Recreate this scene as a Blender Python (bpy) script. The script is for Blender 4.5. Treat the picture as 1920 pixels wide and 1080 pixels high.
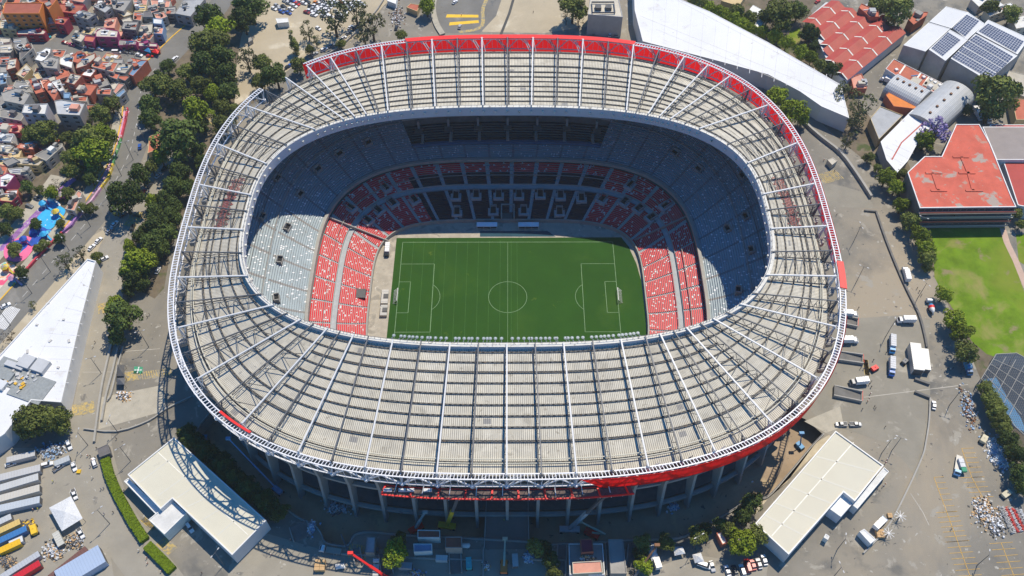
import bpy, bmesh, math, random
from mathutils import Vector, geometry
import numpy as np
random.seed(7)
R = math.radians
for o in list(bpy.data.objects): bpy.data.objects.remove(o)
SC = bpy.context.scene
COL = SC.collection

# ------------------------------------------------------------------ camera
CX, CY, CH, TH, YAW, ROLL, FP = 1.7051, -255.976, 349.484, 0.928693, 0.00138147, -0.00071696, 1700.0
Fv = Vector((math.sin(YAW)*math.cos(TH), math.cos(YAW)*math.cos(TH), -math.sin(TH)))
Rv = Vector((math.cos(YAW), -math.sin(YAW), 0.0))
Uv = Rv.cross(Fv)
R2 = Rv*math.cos(ROLL)+Uv*math.sin(ROLL); U2 = -Rv*math.sin(ROLL)+Uv*math.cos(ROLL)
cam = bpy.data.cameras.new('camera'); cob = bpy.data.objects.new('camera', cam); COL.objects.link(cob)
from mathutils import Matrix
M3 = Matrix((R2, U2, -Fv)).transposed()
cob.matrix_world = Matrix.Translation((CX, CY, CH)) @ M3.to_4x4()
cam.sensor_width = 36; cam.lens = 36*FP/1920; cam.clip_start = 1; cam.clip_end = 6000
SC.camera = cob
# ------------------------------------------------------------------ light
SUN = Vector((0.30, 0.46, 1.0)).normalized()
el = math.asin(SUN.z); az = math.atan2(SUN.x, SUN.y)
W = bpy.data.worlds.new('World'); SC.world = W; W.use_nodes = True
nt = W.node_tree; bg = nt.nodes['Background']
sky = nt.nodes.new('ShaderNodeTexSky'); sky.sky_type = 'NISHITA'; sky.sun_disc = False
sky.sun_elevation = el; sky.sun_rotation = az; sky.altitude = 2200; sky.air_density = 1.3; sky.dust_density = 0.3; sky.ozone_density = 5.0
hs = nt.nodes.new('ShaderNodeHueSaturation'); hs.inputs['Saturation'].default_value = 1.45
nt.links.new(sky.outputs[0], hs.inputs['Color']); nt.links.new(hs.outputs[0], bg.inputs[0]); bg.inputs[1].default_value = 0.14
sl = bpy.data.lights.new('sun', 'SUN'); sl.energy = 4.9; sl.angle = R(0.5); sl.color = (1.0, 0.905, 0.745)
so = bpy.data.objects.new('sun', sl); COL.objects.link(so); so.rotation_euler = SUN.to_track_quat('Z', 'Y').to_euler()
so.location = (0, 0, 300)
SC.view_settings.view_transform = 'Standard'; SC.view_settings.look = 'None'
SC.view_settings.exposure = 0.0; SC.view_settings.gamma = 1; SC.view_settings.use_curve_mapping = False

# ------------------------------------------------------------------ coordinates
G = 9.0       # street level; the playing field lies at z = 0
def up(u, v, z=G):
    d = Fv*FP + R2*(u-960) + U2*(540-v)
    t = (z-CH)/d.z
    return Vector((CX+d.x*t, CY+d.y*t, z))
def scl(v, z=G):     # photo pixels per metre at a height
    return (FP*math.sin(TH)+(v-540)*math.cos(TH))/(CH-z)
def P(pts, z=G, f=1.0, ox=0, oy=0):
    """flat list of photo coordinates -> world points"""
    return [up(ox+pts[i]/f, oy+pts[i+1]/f, z) for i in range(0, len(pts), 2)]
def curve(a, b, n, yc):
    def f(ph, off=0.0):
        c, s = math.cos(ph), math.sin(ph)
        r = (abs(c/a)**n+abs(s/b)**n)**(-1/n)+off
        return Vector((r*c, yc+r*s, 0))
    return f

# ------------------------------------------------------------------ materials
MATS = {}
def mat(name, col, rough=0.8, metal=0.0, var=0.15, scale=0.15, bump=0.0, objcol=False, spec=0.4, detail=6, stain=None, fine=None, obj_space=False, rnd=0.0):
    if name in MATS: return MATS[name]
    m = bpy.data.materials.new(name); m.use_nodes = True
    n = m.node_tree; b = n.nodes['Principled BSDF']
    b.inputs['Roughness'].default_value = rough; b.inputs['Metallic'].default_value = metal
    b.inputs['Specular IOR Level'].default_value = spec
    tc = n.nodes.new('ShaderNodeTexCoord') if obj_space else None
    if obj_space: src = tc.outputs['Object']
    else:
        g = n.nodes.new('ShaderNodeNewGeometry'); src = g.outputs['Position']
    nz = n.nodes.new('ShaderNodeTexNoise'); nz.inputs['Scale'].default_value = scale; nz.inputs['Detail'].default_value = detail
    nz.inputs['Roughness'].default_value = 0.65
    n.links.new(src, nz.inputs['Vector'])
    mr = n.nodes.new('ShaderNodeMapRange'); mr.inputs[1].default_value = 0.3; mr.inputs[2].default_value = 0.7
    mr.inputs[3].default_value = 1-var; mr.inputs[4].default_value = 1+var
    n.links.new(nz.outputs[0], mr.inputs[0])
    base = n.nodes.new('ShaderNodeMix'); base.data_type = 'RGBA'; base.blend_type = 'MULTIPLY'; base.inputs[0].default_value = 1
    if objcol:
        oi = n.nodes.new('ShaderNodeObjectInfo'); n.links.new(oi.outputs['Color'], base.inputs[6])
    else: base.inputs[6].default_value = (*col, 1)
    n.links.new(mr.outputs[0], base.inputs[7])
    out = base.outputs[2]
    if rnd:
        oi = n.nodes.new('ShaderNodeObjectInfo'); m2 = n.nodes.new('ShaderNodeMapRange')
        m2.inputs[3].default_value = 1-rnd; m2.inputs[4].default_value = 1+rnd; n.links.new(oi.outputs['Random'], m2.inputs[0])
        x = n.nodes.new('ShaderNodeMix'); x.data_type = 'RGBA'; x.blend_type = 'MULTIPLY'; x.inputs[0].default_value = 1
        n.links.new(out, x.inputs[6]); n.links.new(m2.outputs[0], x.inputs[7]); out = x.outputs[2]
    for st in ([stain] if stain and not isinstance(stain[0], (tuple, list)) else (stain or [])):
        # (scale, threshold, softness, r, g, b)
        z2 = n.nodes.new('ShaderNodeTexNoise'); z2.inputs['Scale'].default_value = st[0]; z2.inputs['Detail'].default_value = 8
        z2.inputs['Roughness'].default_value = 0.6; z2.inputs['Distortion'].default_value = 0.4
        n.links.new(src, z2.inputs['Vector'])
        r2 = n.nodes.new('ShaderNodeMapRange'); r2.inputs[1].default_value = st[1]; r2.inputs[2].default_value = st[1]+st[2]
        n.links.new(z2.outputs[0], r2.inputs[0])
        x = n.nodes.new('ShaderNodeMix'); x.data_type = 'RGBA'; n.links.new(r2.outputs[0], x.inputs[0])
        n.links.new(out, x.inputs[6]); x.inputs[7].default_value = (*st[3:6], 1); out = x.outputs[2]
    n.links.new(out, b.inputs['Base Color'])
    if bump:
        bp = n.nodes.new('ShaderNodeBump'); bp.inputs['Distance'].default_value = bump
        n.links.new(nz.outputs[0], bp.inputs['Height']); n.links.new(bp.outputs[0], b.inputs['Normal'])
    MATS[name] = m
    return m
def stripes(m, su, depth=0.35, axis=0, width=0.5):
    """darker grooves across a UV direction, period su metres"""
    n = m.node_tree; b = n.nodes['Principled BSDF']; src = b.inputs['Base Color'].links[0].from_socket
    uv = n.nodes.new('ShaderNodeUVMap'); sp = n.nodes.new('ShaderNodeSeparateXYZ'); n.links.new(uv.outputs[0], sp.inputs[0])
    d = n.nodes.new('ShaderNodeMath'); d.operation = 'DIVIDE'; d.inputs[1].default_value = su; n.links.new(sp.outputs[axis], d.inputs[0])
    f = n.nodes.new('ShaderNodeMath'); f.operation = 'PINGPONG'; f.inputs[1].default_value = 0.5; n.links.new(d.outputs[0], f.inputs[0])
    r = n.nodes.new('ShaderNodeMapRange'); r.inputs[1].default_value = 0.5*width-0.08; r.inputs[2].default_value = 0.5*width+0.08
    r.inputs[3].default_value = 1-depth; r.inputs[4].default_value = 1.0; n.links.new(f.outputs[0], r.inputs[0])
    x = n.nodes.new('ShaderNodeMix'); x.data_type = 'RGBA'; x.blend_type = 'MULTIPLY'; x.inputs[0].default_value = 1
    n.links.new(src, x.inputs[6]); n.links.new(r.outputs[0], x.inputs[7]); n.links.new(x.outputs[2], b.inputs['Base Color'])
    bp = n.nodes.new('ShaderNodeBump'); bp.inputs['Distance'].default_value = 0.1; n.links.new(f.outputs[0], bp.inputs['Height'])
    n.links.new(bp.outputs[0], b.inputs['Normal'])
    return m
def panelvar(m, cu, cv, lo=0.86, hi=1.1, odd=0.05):
    """each sheet its own tone, with a few replaced sheets"""
    n = m.node_tree; b = n.nodes['Principled BSDF']; src = b.inputs['Base Color'].links[0].from_socket
    uv = n.nodes.new('ShaderNodeUVMap'); mp = n.nodes.new('ShaderNodeMapping'); mp.inputs['Scale'].default_value = (1/cu, 1/cv, 1); n.links.new(uv.outputs[0], mp.inputs[0])
    oi = n.nodes.new('ShaderNodeObjectInfo'); fl = n.nodes.new('ShaderNodeVectorMath'); fl.operation = 'FLOOR'; n.links.new(mp.outputs[0], fl.inputs[0])
    wn = n.nodes.new('ShaderNodeTexWhiteNoise'); wn.noise_dimensions = '3D'; ad = n.nodes.new('ShaderNodeVectorMath'); ad.operation = 'ADD'
    n.links.new(fl.outputs[0], ad.inputs[0]); g = n.nodes.new('ShaderNodeCombineXYZ'); k = n.nodes.new('ShaderNodeMath'); k.operation = 'MULTIPLY'; k.inputs[1].default_value = 97.0
    n.links.new(oi.outputs['Random'], k.inputs[0]); n.links.new(k.outputs[0], g.inputs[2]); n.links.new(g.outputs[0], ad.inputs[1]); n.links.new(ad.outputs[0], wn.inputs['Vector'])
    r = n.nodes.new('ShaderNodeMapRange'); r.inputs[3].default_value = lo; r.inputs[4].default_value = hi; n.links.new(wn.outputs['Value'], r.inputs[0])
    x = n.nodes.new('ShaderNodeMix'); x.data_type = 'RGBA'; x.blend_type = 'MULTIPLY'; x.inputs[0].default_value = 1; n.links.new(src, x.inputs[6]); n.links.new(r.outputs[0], x.inputs[7])
    lt = n.nodes.new('ShaderNodeMath'); lt.operation = 'LESS_THAN'; lt.inputs[1].default_value = odd; n.links.new(wn.outputs['Value'], lt.inputs[0])
    y = n.nodes.new('ShaderNodeMix'); y.data_type = 'RGBA'; y.inputs[7].default_value = (.34, .33, .31, 1); n.links.new(lt.outputs[0], y.inputs[0]); n.links.new(x.outputs[2], y.inputs[6])
    n.links.new(y.outputs[2], b.inputs['Base Color']); return m
def seats(m, cell, thr, col, col2=None, thr2=0):
    """scattered seats: white-noise cells along the row (UV.x in metres, UV.y the row number)"""
    n = m.node_tree; b = n.nodes['Principled BSDF']; src = b.inputs['Base Color'].links[0].from_socket
    uv = n.nodes.new('ShaderNodeUVMap'); sp = n.nodes.new('ShaderNodeSeparateXYZ'); n.links.new(uv.outputs[0], sp.inputs[0])
    d = n.nodes.new('ShaderNodeMath'); d.operation = 'DIVIDE'; d.inputs[1].default_value = cell; n.links.new(sp.outputs[0], d.inputs[0])
    fl = n.nodes.new('ShaderNodeMath'); fl.operation = 'FLOOR'; n.links.new(d.outputs[0], fl.inputs[0])
    fr = n.nodes.new('ShaderNodeMath'); fr.operation = 'FLOOR'; n.links.new(sp.outputs[1], fr.inputs[0])
    cb = n.nodes.new('ShaderNodeCombineXYZ'); n.links.new(fl.outputs[0], cb.inputs[0]); n.links.new(fr.outputs[0], cb.inputs[1])
    wn = n.nodes.new('ShaderNodeTexWhiteNoise'); wn.noise_dimensions = '2D'; n.links.new(cb.outputs[0], wn.inputs['Vector'])
    # clustering
    g = n.nodes.new('ShaderNodeNewGeometry'); nz = n.nodes.new('ShaderNodeTexNoise'); nz.inputs['Scale'].default_value = 0.12
    n.links.new(g.outputs['Position'], nz.inputs['Vector'])
    mt = n.nodes.new('ShaderNodeMath'); mt.operation = 'MULTIPLY'; mt.inputs[1].default_value = thr*2; n.links.new(nz.outputs[0], mt.inputs[0])
    lt = n.nodes.new('ShaderNodeMath'); lt.operation = 'LESS_THAN'; n.links.new(wn.outputs['Value'], lt.inputs[0]); n.links.new(mt.outputs[0], lt.inputs[1])
    x = n.nodes.new('ShaderNodeMix'); x.data_type = 'RGBA'; n.links.new(lt.outputs[0], x.inputs[0]); n.links.new(src, x.inputs[6]); x.inputs[7].default_value = (*col, 1)
    n.links.new(x.outputs[2], b.inputs['Base Color'])
    return m

mat('asphalt', (0.222, 0.205, 0.172), 0.9, var=0.22, scale=0.035, detail=9, stain=[(0.018, 0.48, 0.2, 0.295, 0.26, 0.20), (0.05, 0.56, 0.1, 0.145, 0.14, 0.125), (0.009, 0.56, 0.1, 0.34, 0.29, 0.215), (0.11, 0.59, 0.05, 0.33, 0.305, 0.255), (0.35, 0.645, 0.03, 0.42, 0.40, 0.35), (0.5, 0.66, 0.03, 0.09, 0.085, 0.08)])
mat('road', (0.185, 0.178, 0.16), 0.9, var=0.14, scale=0.08, detail=8, stain=[(0.05, 0.6, 0.1, 0.27, 0.255, 0.23), (0.25, 0.64, 0.05, 0.14, 0.13, 0.12)])
mat('paving', (0.42, 0.385, 0.31), 0.9, var=0.12, scale=0.3, stain=(0.2, 0.6, 0.1, 0.3, 0.28, 0.23))
mat('dirt', (0.44, 0.375, 0.265), 0.95, var=0.12, scale=0.05, detail=9, stain=[(0.06, 0.58, 0.1, 0.58, 0.52, 0.40), (0.3, 0.66, 0.05, 0.34, 0.29, 0.21)])
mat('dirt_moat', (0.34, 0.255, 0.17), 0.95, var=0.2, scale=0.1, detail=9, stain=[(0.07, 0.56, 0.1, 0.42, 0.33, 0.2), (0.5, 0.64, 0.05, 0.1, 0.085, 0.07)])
mat('soil', (0.16, 0.13, 0.09), 0.95, var=0.3, scale=0.2, stain=[(0.15, 0.55, 0.1, 0.08, 0.10, 0.035)])
mat('concrete', (0.36, 0.345, 0.31), 0.85, var=0.12, scale=0.2, stain=(0.3, 0.62, 0.1, 0.25, 0.235, 0.21), detail=8)
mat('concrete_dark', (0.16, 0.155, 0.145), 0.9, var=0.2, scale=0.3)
mat('concrete_terrace', (0.40, 0.385, 0.35), 0.85, var=0.12, scale=0.1)
mat('white_steel', (0.66, 0.66, 0.66), 0.45, var=0.05, scale=0.4)
mat('grey_steel', (0.13, 0.135, 0.145), 0.5, var=0.12, scale=0.5)
mat('dark_steel', (0.10, 0.10, 0.10), 0.6, var=0.2, scale=0.5, stain=(0.6, 0.6, 0.05, 0.15, 0.10, 0.06))
mat('red_panel', (0.80, 0.022, 0.018), 0.5, var=0.05, scale=0.2)
mat('red_seat', (0.62, 0.012, 0.025), 0.5, var=0.08, scale=0.3)
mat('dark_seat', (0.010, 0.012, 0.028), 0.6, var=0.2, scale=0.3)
mat('white_paint', (0.72, 0.72, 0.71), 0.5, var=0.08)
mat('white_roof', (0.70, 0.71, 0.735), 0.7, var=0.05, scale=0.04, stain=[(0.03, 0.5, 0.2, 0.74, 0.745, 0.76), (0.12, 0.60, 0.08, 0.62, 0.61, 0.6), (0.4, 0.67, 0.02, 0.45, 0.43, 0.4)])
mat('cream_roof', (0.60, 0.575, 0.47), 0.75, var=0.04, scale=0.08, stain=(0.1, 0.64, 0.08, 0.52, 0.5, 0.42))
mat('yellow_paint', (0.50, 0.37, 0.13), 0.8, var=0.25, scale=1.2, stain=(0.8, 0.47, 0.1, 0.27, 0.25, 0.2))
mat('yellow_bright', (0.80, 0.50, 0.03), 0.7, var=0.1, scale=0.5)
mat('glass', (0.03, 0.04, 0.05), 0.15, var=0.1, spec=0.6)
mat('rubber', (0.02, 0.02, 0.02), 0.9, var=0.1)
mat('paint', (1, 1, 1), 0.35, var=0.03, objcol=True, spec=0.5)
mat('surface', (1, 1, 1), 0.85, var=0.14, scale=0.25, objcol=True, detail=8, stain=None)
mat('wall_paint', (1, 1, 1), 0.85, var=0.12, scale=0.3, objcol=True, detail=8)
mat('bark', (0.12, 0.085, 0.055), 0.95, var=0.2, scale=2)
mat('blue_metal', (0.05, 0.25, 0.5), 0.5, var=0.1)
mat('tarp_white', (0.66, 0.67, 0.68), 0.6, var=0.12, scale=1.5, bump=0.3)
mat('skin', (0.35, 0.18, 0.11), 0.6)
mat('hair', (0.02, 0.015, 0.012), 0.7)
mat('solar', (0.05, 0.065, 0.12), 0.25, var=0.1, spec=0.6)
mat('rubble', (0.5, 0.48, 0.45), 0.9, var=0.45, scale=1.5, stain=[(0.8, 0.55, 0.05, 0.62, 0.68, 0.75), (0.9, 0.6, 0.05, 0.45, 0.3, 0.15)])
for nm, c in (('leaf_dark', (0.078, 0.112, 0.026)), ('leaf_mid', (0.135, 0.160, 0.036)), ('leaf_light', (0.20, 0.26, 0.022)), ('leaf_grey', (0.125, 0.135, 0.055)), ('leaf_purple', (0.28, 0.22, 0.42)), ('leaf_dry', (0.12, 0.085, 0.05))):
    m = mat(nm, c, 0.75, var=0.45, scale=1.1, detail=3, rnd=0.35, spec=0.15, obj_space=True)

# ------------------------------------------------------------------ mesh builder
class MB:
    def __init__(s): s.v = []; s.f = []; s.mi = []; s.uv = []; s.mats = []
    def m(s, name):
        if name not in s.mats: s.mats.append(name)
        return s.mats.index(name)
    def face(s, pts, mi=0, uv=None):
        i = len(s.v); s.v.extend([tuple(p) for p in pts]); s.f.append(tuple(range(i, i+len(pts)))); s.mi.append(mi); s.uv.append(uv)
    def quadv(s, idx, mi=0, uv=None): s.f.append(tuple(idx)); s.mi.append(mi); s.uv.append(uv)
    def hexa(s, b, t, mi=0, bottom=True):
        """closed solid from bottom ring b and top ring t (counter-clockwise from above)"""
        n = len(b); i = len(s.v); s.v.extend([tuple(p) for p in b]); s.v.extend([tuple(p) for p in t])
        for k in range(n):
            j = (k+1) % n; s.quadv((i+k, i+j, i+n+j, i+n+k), mi)
        s.quadv(tuple(i+n+k for k in range(n)), mi)
        if bottom: s.quadv(tuple(i+n-1-k for k in range(n)), mi)
    def box(s, c, d, rz=0.0, mi=0, taper=1.0):
        """c = centre of the bottom face"""
        cr, sr = math.cos(rz), math.sin(rz); b = []; t = []
        for sx, sy in ((-1, -1), (1, -1), (1, 1), (-1, 1)):
            for L, k, z in ((b, 1, 0), (t, taper, d[2])):
                x, y = sx*d[0]/2*k, sy*d[1]/2*k
                L.append((c[0]+x*cr-y*sr, c[1]+x*sr+y*cr, c[2]+z))
        s.hexa(b, t, mi)
    def prism(s, poly, z0, z1, mi=0, top_mi=None):
        poly = ccw(poly); n = len(poly); i = len(s.v)
        s.v.extend([(p[0], p[1], z0) for p in poly]); s.v.extend([(p[0], p[1], z1) for p in poly])
        for k in range(n):
            j = (k+1) % n; s.quadv((i+k, i+j, i+n+j, i+n+k), mi)
        for tri in geometry.tessellate_polygon([[Vector((p[0], p[1], 0)) for p in poly]]):
            a, b, c = [poly[q] for q in tri]
            if (b[0]-a[0])*(c[1]-a[1])-(b[1]-a[1])*(c[0]-a[0]) < 0: tri = (tri[0], tri[2], tri[1])
            s.quadv(tuple(i+n+q for q in tri), mi if top_mi is None else top_mi)
    def bar(s, a, b, w, h=None, mi=0, n=4):
        a = Vector(a); b = Vector(b); h = h or w; d = (b-a)
        if d.length < 1e-6: return
        d.normalize(); x = d.cross(Vector((0, 0, 1)))
        if x.length < 1e-3: x = Vector((1, 0, 0))
        x.normalize(); y = x.cross(d)
        i = len(s.v)
        for p in (a, b):
            for k in range(n):
                t = 2*math.pi*(k+0.5)/n; q = 1.414 if n == 4 else 1.0
                s.v.append(tuple(p+x*(math.cos(t)*w/2*q)+y*(math.sin(t)*h/2*q)))
        for k in range(n):
            j = (k+1) % n; s.quadv((i+k, i+j, i+n+j, i+n+k), mi)
        s.quadv(tuple(i+n-1-k for k in range(n)), mi); s.quadv(tuple(i+n+k for k in range(n)), mi)
    def cyl(s, c, r, h, n=10, mi=0, r2=None, cap=True):
        r2 = r if r2 is None else r2
        b = [(c[0]+r*math.cos(2*math.pi*k/n), c[1]+r*math.sin(2*math.pi*k/n), c[2]) for k in range(n)]
        t = [(c[0]+r2*math.cos(2*math.pi*k/n), c[1]+r2*math.sin(2*math.pi*k/n), c[2]+h) for k in range(n)]
        s.hexa(b, t, mi)
    def build(s, name, mname, parent=None, smooth=False):
        if mname: s.mats = [mname]+[x for x in s.mats if x != mname] if not s.mats else s.mats
        me = bpy.data.meshes.new(name)
        off = parent_loc(parent) if parent else Vector((0, 0, 0))
        V = np.array(s.v, dtype=float).reshape(-1, 3)-np.array(off)
        me.from_pydata(V.tolist(), [], s.f)
        for q in (s.mats or [mname]): me.materials.append(MATS[q])
        if len(s.mats) > 1: me.polygons.foreach_set('material_index', s.mi)
        if any(u is not None for u in s.uv):
            L = me.uv_layers.new(name='UVMap'); fl = []
            for f, u in zip(s.f, s.uv): fl.extend(u if u is not None else [(0, 0)]*len(f))
            L.data.foreach_set('uv', [c for p in fl for c in p])
        if smooth: me.polygons.foreach_set('use_smooth', [True]*len(s.f))
        me.update()
        o = bpy.data.objects.new(name, me); COL.objects.link(o)
        if parent: o.parent = parent
        return o
def parent_loc(p):
    v = Vector(p.location)
    while p.parent: p = p.parent; v += Vector(p.location)
    return v
def ccw(poly):
    a = sum(poly[k][0]*poly[(k+1) % len(poly)][1]-poly[(k+1) % len(poly)][0]*poly[k][1] for k in range(len(poly)))
    return list(poly) if a > 0 else list(reversed(poly))
def cen(poly):
    n = len(poly); return Vector((sum(p[0] for p in poly)/n, sum(p[1] for p in poly)/n, 0))
def shrink(poly, d):
    poly = ccw(poly); n = len(poly); o = []
    for k in range(n):
        a, b, c = Vector(poly[k-1][:2]), Vector(poly[k][:2]), Vector(poly[(k+1) % n][:2])
        e1 = (b-a).normalized(); e2 = (c-b).normalized(); n1 = Vector((-e1.y, e1.x)); n2 = Vector((-e2.y, e2.x))
        m = n1+n2; m = m/max(0.5, m.dot(n1)) if m.length > 1e-6 else n1
        q = b+m*d; o.append(Vector((q.x, q.y, 0)))
    return o
def empty(name, loc):
    o = bpy.data.objects.new(name, None); COL.objects.link(o); o.location = loc; o.empty_display_size = 1; return o
def tag(o, label=None, cat=None, group=None, kind=None):
    if label: o['label'] = label
    if cat: o['category'] = cat
    if group: o['group'] = group
    if kind: o['kind'] = kind
    return o
def copy_tree(o, parent=None):
    c = o.copy(); COL.objects.link(c)
    if parent: c.parent = parent
    for ch in list(o.children): copy_tree(ch, c)
    return c
def sheet(name, poly, z, mname, holes=(), kind='structure'):
    """a flat sheet, tessellated, with holes"""
    rings = [[Vector((p[0], p[1], 0)) for p in ccw(poly)]]+[[Vector((p[0], p[1], 0)) for p in reversed(ccw(h))] for h in holes]
    mb = MB(); allp = [p for r in rings for p in r]
    mb.v = [(p.x, p.y, z) for p in allp]
    for t in geometry.tessellate_polygon(rings):
        a, b, c = [allp[q] for q in t]
        if (b.x-a.x)*(c.y-a.y)-(b.y-a.y)*(c.x-a.x) < 0: t = (t[0], t[2], t[1])
        mb.quadv(tuple(t))
    o = mb.build(name, mname)
    if kind: o['kind'] = kind
    return o
def ribbon(name, pts, w, z, mname, kind='structure'):
    """a road-like strip along world points"""
    L = []; Rr = []
    for k, p in enumerate(pts):
        a = pts[max(0, k-1)]; b = pts[min(len(pts)-1, k+1)]; d = Vector((b[0]-a[0], b[1]-a[1])).normalized(); nn = Vector((-d.y, d.x))
        ww = w[k] if isinstance(w, (list, tuple)) else w
        L.append(Vector((p[0]+nn.x*ww/2, p[1]+nn.y*ww/2, z))); Rr.append(Vector((p[0]-nn.x*ww/2, p[1]-nn.y*ww/2, z)))
    mb = MB()
    for k in range(len(pts)-1): mb.face((Rr[k], Rr[k+1], L[k+1], L[k]))
    o = mb.build(name, mname)
    if kind: o['kind'] = kind
    return o
def smoothline(pts, n=6):
    out = []
    for i in range(len(pts)-1):
        p0, p1, p2, p3 = pts[max(0, i-1)], pts[i], pts[i+1], pts[min(len(pts)-1, i+2)]
        for k in range(n):
            t = k/n; out.append(0.5*((2*p1)+(p2-p0)*t+(2*p0-5*p1+4*p2-p3)*t*t+(3*p1-p0-3*p2+p3)*t**3))
    out.append(pts[-1]); return out
# unique labels: rank every thing of one look by its distance to a landmark of the photograph
ORD = ['', 'second ', 'third ', 'fourth ', 'fifth ', 'sixth ', 'seventh ', 'eighth ', 'ninth ', 'tenth ', 'eleventh ', 'twelfth ', 'thirteenth ', 'fourteenth ', 'fifteenth ', 'sixteenth ', 'seventeenth ', 'eighteenth ', 'nineteenth ', 'twentieth ']
MARKS = [('orange apartment block', 40, 30), ('grey four-storey block with terraces', 130, 200), ('blue painted playground', 97, 410), ('pink ring playground', 35, 468),
 ('white roofed triangular hall', 80, 650), ('red and blue awnings on the street', 282, 95), ('white hut in the dirt lot', 528, 42), ('yellow striped plaza', 870, 35), ('white long warehouse', 1400, 110),
 ('red zigzag factory roof', 1600, 70), ('solar panel roof', 1850, 90), ('barrel vault sheds', 1760, 190), ('red school roof', 1800, 330), ('green sports lawn', 1850, 540),
 ('blue caged court', 1890, 710), ('cement mixer truck', 1745, 570), ('yellow parking lines', 1810, 930), ('cream hall at the lower right', 1530, 930), ('cream hall at the lower left', 370, 940),
 ('clipped hedge', 240, 960), ('row of grey containers', 30, 905), ('white marquee', 122, 960), ('bridge into the stadium', 950, 1000), ('red roofed site hut', 1100, 1025), ('tan booth', 1560, 305),
 ('green painted square', 257, 695), ('grey warehouse with cars behind the stadium', 1133, 30), ('stadium gate ramps', 1590, 690), ('junction by the bus lane', 290, 112), ('purple flowering tree', 1755, 242)]
MW = [(n, up(x, y)) for n, x, y in MARKS]
def autolabel(items):
    """items: (object, look); sets obj['label'] so that look + rank + landmark names one thing"""
    by = {}
    for o, look in items: by.setdefault(look, []).append(o)
    for look, os_ in by.items():
        ranks = []
        for n, w in MW:
            ranks.append([x for x in sorted(os_, key=lambda q: (q.location.x-w.x)**2+(q.location.y-w.y)**2)])
        for o in os_:
            best = min((r.index(o), (o.location.x-MW[i][1].x)**2+(o.location.y-MW[i][1].y)**2, i) for i, r in enumerate(ranks))
            o['label'] = ('%s %snearest the %s' % (look, ORD[min(best[0], 19)], MW[best[2]][0]))
# ================================================================== STADIUM
PI = math.pi
ring_c = curve(139.2, 122.3, 2.8, 5); sheet_c = curve(133.9, 117.6, 2.8, 2); inner_c = curve(110.6, 66.4, 2.8, 1)
low_f = curve(66.0, 47.6, 4.2, 0); low_b = curve(90.0, 76.8, 3.3, 0); upp_f = curve(91.6, 75.5, 3.3, 1.5); upp_b = curve(127, 111, 2.8, 3)
ZI, ZO, RT, RB = 57.5, 49.0, 52.5, 45.2          # roof sheet inner and outer, ring truss top and bottom
inn = [952,647,1004,646,1057,643,1111,640,1164,636,1212,632,1240,628,1265,622,1290,617,1317,609,1342,601,1365,588,1387,571,1408,550,1430,515,1446,473,1447,430,1443,395,1432,365,1417,335,1395,308,1352,275,1302,246,1280,234,1257,224,1237,219,1215,215,1192,212,1172,211,1128,208,1084,205,1040,203,996,202,952,202]
out = [952,897,1017,896,1083,892,1150,886,1218,877,1283,866,1347,850,1405,828,1455,797,1498,757,1532,707,1553,658,1565,610,1566,562,1561,515,1556,468,1547,422,1539,381,1527,343,1510,305,1490,268,1465,231,1437,197,1403,168,1365,144,1325,123,1281,107,1234,94,1186,85,1139,79,1092,75,1045,73,999,72,952,72]
def ph(p, yc): return math.atan2(p.y-yc, p.x)
pin = [ph(p, 1) for p in P(inn, ZI+2.0)]; pou = [ph(p, 5) for p in P(out, ZO+4.5)]
pin[0] = pou[0] = -PI/2; pin[33] = pou[33] = PI/2
for k in range(32, 0, -1):   # mirror in x for the left half
    pin.append(PI-pin[k]); pou.append(PI-pou[k])
NT = 66
# truss end points in plan
def tin(k): return inner_c(pin[k % NT])
def tou(k): return curve(137.0, 121.6, 2.7, 4.5)(pou[k % NT])
def tsh(k):      # where the truss line crosses the outer edge of the cladding
    a, b = tin(k), tou(k); lo, hi = 0.5, 1.1
    for _ in range(25):
        m = (lo+hi)/2; p = a+(b-a)*m
        q = sheet_c(ph(p, 2)); inside = (p-Vector((0, 2, 0))).length < (q-Vector((0, 2, 0))).length
        lo, hi = (m, hi) if inside else (lo, m)
    return a+(b-a)*lo
stad = empty('stadium', (0, 0, 0))
tag(stad, 'huge oval stadium with a corrugated roof ring, white trusses and red cladding', 'stadium')

# ---- roof cladding bays
mat('roof_cream', (0.64, 0.60, 0.50), 0.8, var=0.07, scale=0.25, stain=[(0.12, 0.54, 0.12, 0.52, 0.485, 0.40), (0.5, 0.6, 0.08, 0.45, 0.41, 0.33), (2.2, 0.70, 0.02, 0.18, 0.16, 0.13)], detail=8, rnd=0.06)
mat('roof_grey', (0.63, 0.59, 0.495), 0.8, var=0.08, scale=0.25, stain=[(0.4, 0.6, 0.08, 0.40, 0.38, 0.34), (2.2, 0.70, 0.02, 0.18, 0.16, 0.13)], detail=8, rnd=0.06)
for q in ('roof_cream', 'roof_grey'): panelvar(MATS[q], 3.1, 2.45, 0.92, 1.08, 0.006); stripes(MATS[q], 0.78, 0.5, 0, 0.42)
FR = [0.0, 0.055, 0.135, 0.215, 0.30, 0.385, 0.47, 0.555, 0.64, 0.745, 0.90, 1.0]   # purlin lines from inner to outer edge
def rz(f): return ZI+(ZO-ZI)*f
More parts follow.
